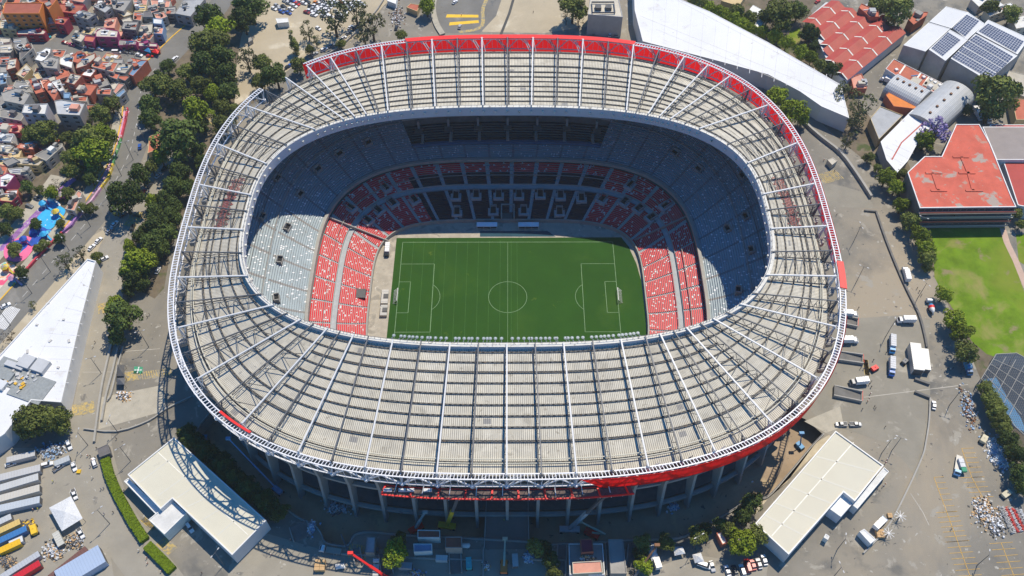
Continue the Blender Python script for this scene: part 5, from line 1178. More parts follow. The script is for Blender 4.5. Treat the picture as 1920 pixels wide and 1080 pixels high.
# ---- white hall on the left
g, _, _ = bigroof([-40,712, 165,487, 181,491, 150,610, 116,756, 60,752, 10,815, -40,850], 9, 'white_roof', 'wall_white', 'white triangular hall roof with ducts and crates on its lower end', name='hall', cat='hall', par=.8)
seams(g, 9, [[170,500,20,760]], .15); seams(g, 9, [[165-i*14.5,505+i*24, 176-i*5.2,520+i*22] for i in range(10)], .25, 'seam_grey')
for i, (x, y) in enumerate(((120,600), (95,640), (130,640), (70,610), (90,570), (52,660), (110,690))):
    q = up(x, y, G+9); mb = MB(); mb.box((q.x, q.y, G+9.16), (1.1+.4*(i % 3), .9, .5), i); mb.build('roof_vent', 'wall_trim', g)
for x, y, sx, sy, h, m in ((53,682,6,6,2.2,'grey_light'), (79,690,6,6,2.2,'grey_light'), (60,728,16,12,.5,'duct_grey'), (20,700,16,12,.4,'duct_grey'), (30,688,9,2.5,1.6,'grey_light'), (18,708,4,4,1.5,'duct_grey'), (3,724,5,4,1.6,'wall_white')):
    mat('grey_light', (.5, .51, .52), .5, var=.1); mat('duct_grey', (.28, .30, .30), .6, var=.2, scale=1); q = up(x, y, G+9); mb = MB(); mb.box((q.x, q.y, G+9.16), (sx, sy, h), -.35); mb.build('air_unit', m, g)
mb = MB(); rr = random.Random(3)
for _ in range(34): q = up(40+rr.gauss(0, 16), 712+rr.gauss(0, 14), G+9); mb.box((q.x, q.y, G+9.5), (rr.uniform(.6, 1.8), rr.uniform(.6, 1.6), rr.uniform(.4, 1.2)), rr.uniform(0, 3), rr.randrange(3))
mb.mats = ['yellow_kerb', 'grey_light', 'wall_trim']; o = mb.build('stored_material', None, g); o['kind'] = 'stuff'
mb = MB(); a, b = up(160, 560), up(128, 700)
for i, (x, y) in enumerate(((172,562), (168,585), (146,684), (143,700))): q = up(x, y, G); mb = MB(); mb.box((q.x-1.6, q.y, G), (2.6, 3.2, 3.4), -.1); mb.build('doorway', 'dark_steel', g)
# ---- lower halls
g, _, _ = bigroof([240,891, 327,821, 500,977, 436,1042, 324,936, 302,956], 8, 'cream_roof', 'wall_white', 'cream roofed hall at the lower left striped by the shadow of the stadium', name='hall', cat='hall')
seams(g, 8, [[262,905,340,846], [296,930,372,876], [330,935,392,895], [352,950,420,918], [380,975,440,938], [408,1004,462,958]], .5); seams(g, 8, [[295,847, 465,1003]], .3, 'seam_white')
house([233,903, 241,897, 303,957, 292,964], 5, 'W', 'W', f=1, look='narrow white canopy along the left wall of the lower left hall', name='canopy', cat='canopy', win=False, extras=False)
house([279,975, 323,939, 350,963, 309,1003], 6, 'W', 'W', f=1, look='square white entrance canopy of the lower left hall', name='canopy', cat='canopy', win=False, extras=False)
g, _, _ = bigroof([1566,809, 1656,874, 1602,941, 1581,924, 1478,1041, 1415,983], 8, 'cream_roof', 'wall_white', 'cream roofed hall at the lower right with pale skylight strips', name='hall', cat='hall')
seams(g, 8, [[1530,856, 1640,885], [1502,885, 1612,925], [1478,912, 1560,945], [1450,942, 1530,975], [1432,965, 1508,1005]], .5); seams(g, 8, [[1600,830, 1447,1005]], .4, 'seam_white')
house([1603,941, 1657,877, 1666,885, 1607,955, 1598,948], 5, 'W', 'W', f=1, look='narrow white canopy along the right wall of the lower right hall', name='canopy', cat='canopy', win=False, extras=False)
house([1555,955, 1580,924, 1600,943, 1576,970], 6, 'W', 'W', f=1, look='square white entrance canopy of the lower right hall', name='canopy', cat='canopy', win=False, extras=False)
# site huts along the near edge
for px, h, r, w, lab in (([783,994, 825,995, 825,1009, 783,1009], 5, 'r', 'W', 'low maroon roofed hut on the edge of the sunken yard'), ([835,1007, 866,1007, 866,1028, 835,1028], 7, 'r', 'G', 'maroon roofed hut topped by an air duct, right of the blue tank'), ([775,1020, 810,1020, 810,1034, 776,1036], 4, 'B', 'W', 'blue grey roofed cabin beside the round tree'), ([688,1007, 704,1008, 702,1037, 685,1037], 4, 'T', 'G', 'grey container shaped hut left of the round tree'),
    ([1088,1011, 1110,1011, 1113,1035, 1090,1037], 8, 'M', 'r', 'tall red roofed stair hut on the near edge'), ([1066,1020, 1130,1020, 1134,1078, 1068,1078], 5, 'G', 'W', 'grey roofed block under the red stair hut'), ([1073,1055, 1127,1052, 1130,1074, 1074,1077], 6.5, 'N', 'C', 'salmon terrace roof below the red stair hut'), ([1140,1012, 1168,1012, 1175,1076, 1145,1076], 4, 'G', 'G', 'grey stair block right of the red stair hut'), ([1343,1000, 1354,996, 1364,1018, 1354,1022], 3, 'W', 'R', 'white and red container under the trees at the near right')):
    house(px, h, r, w, f=1, look=lab, name='site_hut', cat='hut', win=False, extras=False)
# court cage
g = empty('court_cage', (*up(1890, 740)[:2], G)); tag(g, 'dark net cage with steel frame over the blue court', 'cage')
cp = P([1840,710, 1868,664, 1906,662, 1960,690, 1960,850, 1904,800], G+6)
for k in range(6):
    a, b = cp[k], cp[(k+1) % 6]; mb = MB(); mb.bar((a.x, a.y, G+6), (b.x, b.y, G+6), .25); mb.build('top_rail', 'concrete', g); mb = MB(); mb.bar((a.x, a.y, G), (a.x, a.y, G+6), .25); mb.build('post', 'concrete', g)
for i in range(1, 5):
    a, b = cp[1]+(cp[3]-cp[1])*(i/5), cp[0]+(cp[5]-cp[0])*(i/5); mb = MB(); mb.bar((a.x, a.y, G+6), (b.x, b.y, G+6), .2); mb.build('cross_rail', 'concrete', g)
    a, b = cp[1]+(cp[0]-cp[1])*(i/5), cp[3]+(cp[5]-cp[3])*(i/5); mb = MB(); mb.bar((a.x, a.y, G+6), (b.x, b.y, G+6), .2); mb.build('cross_rail', 'concrete', g)
# net as a fine mesh of cords casting half shade
mb = MB()
xs = [q.x for q in cp]; ys = [q.y for q in cp]
x = min(xs)
while x < max(xs):
    y = min(ys)
    while y < max(ys):
        if inside(Vector((x, y, 0)), cp): mb.face(((x, y, G+5.8), (x+.36, y, G+5.8), (x+.36, y+.5, G+5.8), (x, y+.5, G+5.8)))
        y += .8
    x += .8
mb.build('net', 'dark_steel', g)
# small houses that fill the blocks between the larger ones
rs = random.Random(21); state = random.getstate(); random.seed(5); cnt = 0
BLK = [P([430,0, 1330,0, 1200,280, 1180,360, 540,300, 600,200, 470,110], G, 4), P([260,360, 1090,440, 960,640, 900,740, 700,780, 150,770, 10,700, 110,610, 250,470], G, 4), P([0,270, 230,290, 250,380, 60,570, 0,640], G, 4), P([0,60, 380,0, 560,150, 330,290, 0,250], G, 4), P([0,790, 180,800, 190,1000, 60,1100, 130,1300, 90,1400, 0,1420], G, 4), P([0,1080, 480,1080, 340,1240, 130,1400, 0,1540], G, 4)]
STR = smoothline(P([-30,72, 60,84, 120,92, 190,98, 250,106, 300,116]), 12)+smoothline(P([160,40, 130,62, 95,88, 60,112, 20,150, -40,195]), 12)+smoothline(P([110,330, 70,385, 25,440, -30,500]), 12)+smoothline(P([455,-70, 430,-20, 395,30, 345,75, 310,110, 280,140, 262,175, 258,215]), 8)
for bl in BLK:
    xs = [q.x for q in bl]; ys = [q.y for q in bl]
    for _ in range(700):
        q = Vector((rs.uniform(min(xs), max(xs)), rs.uniform(min(ys), max(ys)), 0))
        if not inside(q, bl): continue
        d = min((q-c_.xy.to_3d()).length-.44*s_ for c_, s_ in FOOT)
        if d < 3.0: continue
        if min((q-s2.xy.to_3d()).length for s2 in STR) < 8.5: continue
        if cnt >= 72: break
        w = min(4.6, d*.95)*rs.uniform(.9, 1.1); hh = rs.choice((3, 3, 4, 5, 6)); an = rs.choice((-.25, .55, .1))
        p_ = [(q.x+w*math.cos(an+t_)*1.3, q.y+w*math.sin(an+t_)*1.3) for t_ in (.78, 2.3, 3.9, 5.5)]
        # back to photo coordinates at roof height is not needed: build from world points
        old = P; globals()['P'] = lambda *a_, **k_: [Vector((x_, y_, 0)) for x_, y_ in p_]
        house(None, hh, rs.choice('RRRNNGCTrWY'), rs.choice('CGYrGWN'), extras=True); globals()['P'] = old; cnt += 1
random.setstate(state)
autolabel(HOUSES)
# ================================================================== TREES
def crown_mesh(name, seed, nclump, nleaf, flat=.75, leaf=.62, spread=1.0, sparse=False, up_=0.0):
    rn = random.Random(seed); v = []; f = []; cl = []
    for _ in range(nclump):
        while True:
            x, y, z = rn.uniform(-1, 1), rn.uniform(-1, 1), rn.uniform(-.9, 1)
            r = math.sqrt(x*x+y*y+z*z)
            if (.25 if sparse else .45) < r < 1: break
        wob = 1+.14*math.sin(3*math.atan2(y, x)+seed)
        cl.append((x*.8*5*spread*wob, y*.8*5*spread*wob, z*.8*5*flat, rn.uniform(.8, 1.5) if not sparse else rn.uniform(.6, 1.15)))
    if not sparse: cl.append((0, 0, 0, 3.0)); cl.append((0, 0, 1.2, 2.6))
    for cx, cy, cz, cr in cl:
        m = int(nleaf*(cr**2)/1.4)
        for _ in range(m):
            th = rn.uniform(0, 2*PI); cz_ = rn.uniform(-.7, 1); rr = cr*rn.uniform(.72, 1.08); s_ = math.sqrt(max(0, 1-cz_*cz_))
            n = Vector((s_*math.cos(th), s_*math.sin(th), cz_)); p = Vector((cx, cy, cz))+n*rr
            n = (n+Vector((rn.gauss(0, .45), rn.gauss(0, .45), rn.gauss(0, .45)))).normalized()
            t = n.cross(Vector((rn.uniform(-1, 1), rn.uniform(-1, 1), .3))).normalized(); b = n.cross(t); L_ = leaf*rn.uniform(.6, 1.2); i = len(v)
            v.extend([tuple(p+t*L_*.6), tuple(p+b*L_*.45), tuple(p-t*L_*.6+n*.1), tuple(p-b*L_*.45)]); f.append((i, i+1, i+2, i+3))
    me = bpy.data.meshes.new(name); me.from_pydata(v, [], f); me.update(); return me, cl
def tree_proto(kind, seed, mname, **kw):
    me, cl = crown_mesh('crown', seed, **kw); me.materials.append(MATS[mname])
    r = empty(kind, (0, 0, -500)); cr = bpy.data.objects.new('crown', me); COL.objects.link(cr); cr.parent = r; cr.location = (0, 0, 6.2)
    mb = MB(); rn = random.Random(seed); hgt = 5.2
    mb.cyl((0, 0, -500), .42, hgt*.6, 8, r2=.3); 
    for c in rn.sample(cl, min(6, len(cl))): mb.bar((0, 0, -500+hgt*.55), (c[0]*.8, c[1]*.8, -500+6.2+c[2]*.7), .22, n=6)
    mb.build('trunk', 'bark', r)
    return r
PR = {
 'd': [tree_proto('broadleaf_tree', s, 'leaf_dark', nclump=34, nleaf=62) for s in (1, 2, 3)],
 'm': [tree_proto('broadleaf_tree', s, 'leaf_mid', nclump=30, nleaf=60) for s in (4, 5, 6)],
 'l': [tree_proto('broadleaf_tree', s, 'leaf_light', nclump=32, nleaf=60) for s in (7, 8, 9)],
 'e': [tree_proto('eucalyptus_tree', s, 'leaf_grey', nclump=24, nleaf=42, flat=1.25, sparse=True, spread=.95) for s in (10, 11)],
 'p': [tree_proto('jacaranda_tree', 12, 'leaf_purple', nclump=26, nleaf=50, sparse=True)],
 'y': [tree_proto('bare_tree', 13, 'leaf_dry', nclump=26, nleaf=14, sparse=True)],
 'c': [tree_proto('cypress_tree', 14, 'leaf_mid', nclump=30, nleaf=60, flat=2.6, spread=.42)],
}
LOOK = {'d': 'dark green leafy tree', 'm': 'mid green leafy tree', 'l': 'bright green leafy tree', 'e': 'thin grey green eucalyptus tree', 'p': 'purple flowering jacaranda tree', 'y': 'leafless brown tree', 'c': 'narrow upright cypress tree'}
TREES = []; used = set()
def tree(x, y, r, k, s=1.0, base=G):
    R_m = max(1.6, r/scl(y, G+5)); pr = PR[k][(int(x)*7+int(y)) % len(PR[k])]
    sc = R_m/3.5*s; zc = base+6.2*sc; p = up(x, y, zc)
    o = pr if pr.name not in used else copy_tree(pr); used.add(pr.name)
    jitter = random.uniform(.92, 1.1)
    o.location = (p.x, p.y, base); o.scale = (sc*jitter, sc/jitter, sc); o.rotation_euler = (0, 0, random.uniform(0, 6.28))
    tag(o, None, 'tree', {'e': 'eucalyptus trees round the stadium'}.get(k, 'leafy trees round the stadium')); TREES.append((o, LOOK[k])); return o
T = """395,30,22d 410,52,20l 385,85,25m 405,80,22m 470,12,22d 455,35,20d 385,120,22d 412,108,22d 462,110,18e 425,140,20d 312,125,12d 297,140,8d 350,135,15m 283,160,17m 308,158,18m 335,168,18m 375,158,15m 400,168,12l 395,178,12l 425,172,17d 280,195,17d 283,222,17d 370,207,23l 375,232,15d 330,257,33d 412,200,13m 437,205,10m 418,232,16m
188,212,17m 207,195,14m 222,205,12y 82,247,20m 60,252,15m 165,264,25m 190,258,22l 125,258,11m 160,232,9d 175,283,26l 155,280,17m 132,295,14m 135,320,14m 175,318,13m 170,335,11d 50,352,11d 75,357,8m 95,362,12l 125,360,9m 300,292,15l 262,327,18d 228,368,27d 283,312,13m 335,320,18d 325,348,18d 350,352,15d 287,377,13l 310,370,15d 290,395,15d 325,385,15d 320,405,17d 290,425,20d 312,435,17d 265,440,14d 283,455,20d 243,460,11l 300,465,15d 258,490,25l 287,487,13d 250,520,18d 265,534,12d 370,282,14d 375,302,11d
182,483,10m 150,475,11e 120,490,14e 155,390,9m 170,390,9m 110,447,9d 67,420,10d 27,467,12m 40,510,11d 15,395,13m 32,400,11m 10,430,11d 82,457,8m 70,465,8m 112,420,8m 215,567,13l 228,590,27d 218,632,13d 240,546,10d 62,785,27m 92,790,24m 112,797,16m 45,800,16m 60,572,7e 15,630,12y 105,345,10y 240,85,8y
625,32,25e 666,20,19e 697,45,22e 682,64,15e 577,58,13e 592,76,9e 552,85,11c 580,92,8m 560,122,13m 517,140,20d 492,117,15m 488,152,13m 800,10,14l 752,66,9m 640,82,8m 1075,10,22m 1062,32,10y 1085,36,10y
1300,2,9m 1315,8,11m 1330,14,11l 1347,21,12l 1362,28,11l 1378,36,12l 1392,44,12l 1405,52,11l 1385,22,13m 1405,32,12m 1428,58,11l 1455,67,13l 1475,80,12l 1502,97,13l 1522,107,11l 1537,122,11m 1465,25,25m 1497,20,15d 1517,60,15d 1527,87,10d 1440,30,14m 1685,22,24m 1645,10,16m 1855,12,13m 1897,25,15m 1565,130,13d 1545,135,9e 1585,175,19e 1525,172,8e 1537,182,8e 1565,190,13e 1615,200,20e 1602,225,16e 1490,170,6m 1487,207,20l 1455,180,17l 1505,222,11l 1872,180,34m 1860,205,20d 1757,243,23p 1737,262,16l 1815,205,9m
1662,332,15l 1680,350,13l 1690,327,10m 1692,385,13l 1707,415,15m 1727,442,16l 1737,464,15l 1737,484,14m 1787,402,12e 1840,395,12e 1645,315,7m 1630,295,9m 1590,265,11e 1740,500,9m 1770,552,13l 1790,597,17l 1802,622,16l 1815,660,19m 1905,400,10m 1915,420,9m
1850,730,13m 1856,744,14m 1862,758,14m 1868,772,15m 1874,786,15m 1880,800,14m 1887,822,16d 1905,850,18d 1913,885,17d 1918,915,14d
742,1037,21l 748,1012,12d 1005,1024,15m 1022,1030,12d 1035,1050,14d 1037,1075,11m 1205,1017,14m 1200,1037,11d 1247,1017,14m 1207,1062,14l 1307,1005,15m 1322,990,11d 1350,982,12d 1370,995,13m 1392,1016,22l 1417,1005,18m 1390,965,15d 1415,940,16d 1400,952,14d"""
for t in T.split():
    a = t.split(','); tree(float(a[0]), float(a[1]), float(a[2][:-1]), a[2][-1])
for i in range(18):      # shrubs of the moat edge
    x = 345+i*10.2; y = 815+i*8.9; k = 'd' if i % 3 else 'm'
    tree(x+random.uniform(-3, 3), y+random.uniform(-3, 3), 13, k); tree(x+9+random.uniform(-3, 3), y-9+random.uniform(-2, 2), 11, 'd')
autolabel(TREES)
for L_ in PR.values():
    for pr in L_:
        if pr.name not in used:
            for ch in list(pr.children): bpy.data.objects.remove(ch)
            bpy.data.objects.remove(pr)
# clipped hedges
def hedge(px, w, lab, n):
    pts = smoothline(P(px, G+1.6), 5); me = MB(); g = empty('clipped_hedge', (pts[len(pts)//2].x, pts[len(pts)//2].y, G)); tag(g, lab, 'hedge')
    rn = random.Random(5); i = 0; me.mats = ['hedge_leaf']; mat('hedge_leaf', (.13, .19, .012), .8, var=.4, scale=1.2, spec=.1)
    for a, b in zip(pts[:-1], pts[1:]):
        d = (b-a); Ln = d.length; d.normalize(); nn = Vector((-d.y, d.x, 0))
        for _ in range(n):
            side = rn.random(); s_ = rn.uniform(0, Ln)
            if side < .55: o_, z, nr = rn.uniform(-w/2, w/2), 2.0+.12*math.sin(s_*2+i), Vector((0, 0, 1))
            else: sg = 1 if side < .78 else -1; o_, z, nr = sg*w/2, rn.uniform(.1, 2.0), nn*sg
            p = a+d*s_+nn*o_; p = Vector((p.x, p.y, G+z)); nr = (nr+Vector((rn.gauss(0, .35), rn.gauss(0, .35), rn.gauss(0, .35)))).normalized()
            t = nr.cross(Vector((rn.uniform(-1, 1), rn.uniform(-1, 1), .2))).normalized(); bb = nr.cross(t)
            me.face((p+t*.3, p+bb*.25, p-t*.3, p-bb*.25))
        i += 1
        me.hexa([(a.x-nn.x*w*.45, a.y-nn.y*w*.45, G), (b.x-nn.x*w*.45, b.y-nn.y*w*.45, G), (b.x+nn.x*w*.45, b.y+nn.y*w*.45, G), (a.x+nn.x*w*.45, a.y+nn.y*w*.45, G)], [(a.x-nn.x*w*.45, a.y-nn.y*w*.45, G+1.8), (b.x-nn.x*w*.45, b.y-nn.y*w*.45, G+1.8), (b.x+nn.x*w*.45, b.y+nn.y*w*.45, G+1.8), (a.x+nn.x*w*.45, a.y+nn.y*w*.45, G+1.8)])
    me.build('foliage', 'hedge_leaf', g)
hedge([197,860, 203,885, 215,915, 232,948, 250,980, 271,1012], 3.6, 'long bright clipped hedge curving below the guard booth', 150)
hedge([276,1022, 292,1038, 308,1054, 322,1069], 3.6, 'short bright clipped hedge below the long one', 150)

# ================================================================== VEHICLES
PZ = -400.0
def wheels(g, xs, w, r=.34, m='rubber'):
    for x in xs:
        for s_ in (-1, 1):
            wh = empty('wheel', (x, s_*w/2, 0)); wh.parent = g; wh.location = (x, s_*w/2, r)
            me = MB(); n = 12; b = [(r*math.cos(2*PI*k/n), -.11, r*math.sin(2*PI*k/n)) for k in range(n)]; t = [(q[0], .11, q[2]) for q in b]; me.hexa(b, t)
            me2 = MB(); b = [(r*.55*math.cos(2*PI*k/n), -.13, r*.55*math.sin(2*PI*k/n)) for k in range(n)]; t = [(q[0], .13, q[2]) for q in b]; me2.hexa(b, t)
            for q, nm, mm in ((me, 'tyre', 'rubber'), (me2, 'rim', 'grey_light')):
                o = q.build(nm, mm); o.parent = wh
def loft(secs, mi=0, me=None, close=True):
    """secs: list of rings (same point count)"""
    me = me or MB(); n = len(secs[0]); i0 = len(me.v)
    for s_ in secs: me.v.extend([tuple(p) for p in s_])
    for k in range(len(secs)-1):
        for j in range(n):
            a = i0+k*n+j; b = i0+k*n+(j+1) % n; me.quadv((a, b, b+n, a+n), mi)
    me.quadv(tuple(i0+n-1-j for j in range(n)), mi); me.quadv(tuple(i0+(len(secs)-1)*n+j for j in range(n)), mi)
    return me
def section(x, hw, z0, z1, inset=.08):
    return [(x, -hw, z0), (x, -hw, (z0+z1)/2), (x, -hw+inset, z1), (x, hw-inset, z1), (x, hw, (z0+z1)/2), (x, hw, z0)]
def car_proto(kind='car'):
    g = empty({'car': 'parked_car', 'suv': 'parked_suv', 'van': 'parked_van', 'pickup': 'pickup_truck'}[kind], (0, 0, 0))
    W2 = .9 if kind != 'van' else 1.0
    if kind == 'car': prof = [(-2.2, .55, .75), (-2.1, .3, .95), (-1.2, .25, 1.0), (1.0, .25, .95), (1.9, .25, .85), (2.2, .35, .65)]; cab = [(-1.75, 1.0, 1.02), (-1.15, 1.0, 1.44), (.15, 1.0, 1.46), (.95, .95, 1.0)]
    elif kind == 'suv': prof = [(-2.3, .6, .95), (-2.2, .35, 1.1), (-1.2, .3, 1.1), (1.0, .3, 1.08), (2.1, .3, 1.0), (2.35, .4, .75)]; cab = [(-2.15, 1.1, 1.12), (-1.95, 1.1, 1.72), (.3, 1.1, 1.74), (1.05, 1.08, 1.12)]
    elif kind == 'van': prof = [(-2.6, .6, 1.2), (-2.5, .35, 1.25), (0, .3, 1.25), (1.8, .3, 1.2), (2.4, .3, 1.0), (2.6, .4, .8)]; cab = [(-2.5, 1.25, 1.28), (-2.4, 1.25, 2.1), (1.0, 1.25, 2.12), (1.9, 1.18, 1.25)]
    else: prof = [(-2.6, .6, .85), (-2.5, .4, .95), (-.5, .35, .95), (.2, .35, 1.1), (2.2, .35, 1.05), (2.5, .4, .8)]; cab = [(-.75, .95, 1.15), (-.55, .95, 1.72), (.6, 1.05, 1.74), (1.3, 1.05, 1.12)]
    loft([section(x, W2-(.08 if abs(x) > 2 else 0), a, b) for x, a, b in prof]).build('body', 'paint', g)
    gl = [[(x, -W2+.08+(z-a)*.18, a) if False else (x, -(W2-.1-(b-a)*.22)*1.0, b) for _ in (0,)]+[(x, (W2-.1-(b-a)*.22), b)] for x, a, b in cab]
    secs = [[(x, -(W2-.06), a-.03), (x, -(W2-.12-(b-a)*.2), b), (x, (W2-.12-(b-a)*.2), b), (x, (W2-.06), a-.03)] for x, a, b in cab]
    loft(secs).build('windows', 'glass', g)
    r0, r1 = cab[1], cab[2]; me = MB(); hw = W2-.14-(r0[2]-r0[1])*.2; me.hexa([(r0[0]-.1, -hw, r0[2]-.02), (r1[0]+.05, -hw, r1[2]-.02), (r1[0]+.05, hw, r1[2]-.02), (r0[0]-.1, hw, r0[2]-.02)], [(r0[0]-.05, -hw, r0[2]+.05), (r1[0], -hw, r1[2]+.05), (r1[0], hw, r1[2]+.05), (r0[0]-.05, hw, r0[2]+.05)]); me.build('roof', 'paint', g)
    if kind == 'pickup':
        me = MB(); me.box((-1.6, 0, .9), (1.7, 1.5, .12)); me.build('cargo_bed', 'dark_steel', g)
        for s_ in (-1, 1): me = MB(); me.box((-1.6, s_*.82, .9), (1.8, .1, .4)); me.build('bed_side', 'paint', g)
    for s_ in (-1, 1): me = MB(); me.box((prof[-1][0]-.12, s_*.62, prof[-1][1]+.15), (.14, .34, .18)); me.build('headlight', 'white_paint', g)
    wheels(g, (-1.4, 1.4), W2*2-.16); return g
def set_color(o, c):
    for ch in o.children_recursive:
        if ch.type == 'MESH' and ch.data.materials and ch.data.materials[0].name == 'paint': ch.color = (*c, 1)
CP = {k: car_proto(k) for k in ('car', 'suv', 'van', 'pickup')}
CC = {'w': ((.82, .82, .82), 'white'), 'k': ((.03, .035, .04), 'black'), 's': ((.42, .43, .45), 'silver'), 'r': ((.55, .02, .02), 'red'), 'b': ((.03, .10, .38), 'blue'), 'g': ((.16, .17, .18), 'grey'), 't': ((.02, .35, .40), 'teal'), 'o': ((.75, .25, .03), 'orange'), 'G': ((.03, .08, .06), 'dark green'), 'd': ((.25, .02, .03), 'dark red'), 'y': ((.7, .55, .05), 'yellow'), 'i': ((.6, .1, .2), 'pink')}
CARS = []; usedc = set()
def car(x, y, dx, dy, kc, kind='car'):
    """dx, dy: direction of the nose in the photograph"""
    p = up(x, y, G+.6); q = up(x+dx, y+dy, G+.6); a = math.atan2(q.y-p.y, q.x-p.x); pr = CP[kind]
    o = pr if kind not in usedc else copy_tree(pr); usedc.add(kind)
    o.location = (p.x, p.y, G+.08); o.rotation_euler = (0, 0, a); set_color(o, CC[kc][0])
    tag(o, None, {'car': 'car', 'suv': 'car', 'van': 'van', 'pickup': 'pickup truck'}[kind], 'parked cars'); CARS.append((o, CC[kc][1]+' '+{'car': 'car', 'suv': 'SUV', 'van': 'van', 'pickup': 'pickup truck'}[kind])); return o
CL = """122,80,4,1,d 135,84,4,1,i 157,87,4,1,w 172,89,4,1,w 188,92,4,1,w 219,98,4,0,w,van 235,97,4,1,g 247,98,4,1,k 261,103,4,1,w 281,105,4,0,r 329,110,2,-2,w,suv 61,108,2,-3,r 51,118,2,-3,g 40,132,2,-3,b 70,69,1,2,w 92,67,1,2,t
262,275,0,-3,b 297,329,2,-2,w 309,316,2,-3,G,suv 281,347,2,-3,k 267,361,2,-2,r 256,374,2,-3,w 215,420,2,-2,w 205,433,2,-2,s 185,451,2,-2,w 172,464,2,-2,w 249,427,1,-3,k,suv 195,485,2,-1,w 230,403,3,-2,k 70,372,3,1,g 55,386,3,1,g 11,573,2,-1,w 296,507,2,-4,w
532,12,2,1,k 545,17,2,1,w 552,11,2,1,w 557,7,2,1,r 563,3,2,1,w 528,22,2,1,b 535,20,2,1,s 541,24,2,1,b 525,17,2,1,s 583,12,3,1,k 591,11,3,1,w 593,5,3,1,o 599,18,3,1,w 604,15,3,1,w 609,11,3,1,s 615,7,3,1,w 620,4,3,1,w 605,2,3,1,s 590,27,3,1,w 593,23,3,1,s 598,20,3,1,w 575,23,3,1,d 588,28,3,1,w 635,6,3,2,w 640,10,3,2,g 645,3,3,2,w 653,5,3,2,k 659,8,3,2,w 665,4,3,2,s 630,21,3,2,s 636,25,3,2,w 597,53,3,2,w 650,13,3,2,w 670,9,3,2,w 612,25,3,2,w
644,71,4,-2,w 608,93,4,-2,w,suv 622,85,4,-2,s 653,62,3,-3,g 657,51,3,-3,w 665,53,2,-3,k 672,46,2,-3,k 540,125,3,-2,k 545,122,3,-2,b 590,101,4,-2,s 599,113,4,-2,w 743,52,1,-3,k 853,4,4,-3,w 862,50,1,-3,s
1102,55,0,-3,b,van 1113,61,0,-3,g 1124,60,0,-3,w 1143,64,0,-3,w,van 1155,64,0,-3,s,van 1533,3,3,-2,r 1625,11,3,-2,s
130,835,1,3,w,suv 89,871,4,-1,w,suv 111,876,3,-2,s,pickup 139,875,1,3,w 177,867,-1,-3,w,suv 140,927,1,3,w,pickup 356,990,2,3,w,suv
1751,760,0,-3,w 1364,1070,-1,-3,w 1378,1070,-1,-3,k 1392,1069,-1,-3,w,suv 1402,1061,-1,-3,r,van 1412,1059,-1,-3,r 1423,1057,-1,-3,s 1433,1050,-1,-3,w 1577,796,-4,0,s,pickup 1604,796,4,0,s,pickup 1598,639,4,0,w,van
535,2,3,1,w 541,6,3,1,s 548,1,3,1,b 570,6,3,1,w 576,3,3,1,k 581,20,3,1,w 588,16,3,1,s 600,7,3,1,w 606,22,3,1,k 613,18,3,1,w 617,13,3,1,w 624,9,3,1,s 628,3,3,1,w 640,2,3,2,r 648,22,3,2,w 655,16,3,2,s 663,14,3,2,w 620,31,3,1,w 633,32,3,2,k 606,30,3,1,s 641,30,3,2,w 675,4,3,2,w 680,8,3,2,s 519,10,2,1,s 514,16,2,1,w
700,1030,2,0,g 1320,1060,3,1,w,van 1335,1062,1,3,s 20,870,3,-1,w 152,1000,1,2,w,pickup"""
for t in CL.split():
    a = t.split(','); car(float(a[0]), float(a[1]), float(a[2]), float(a[3]), a[4], a[5] if len(a) > 5 else 'car')
autolabel(CARS)
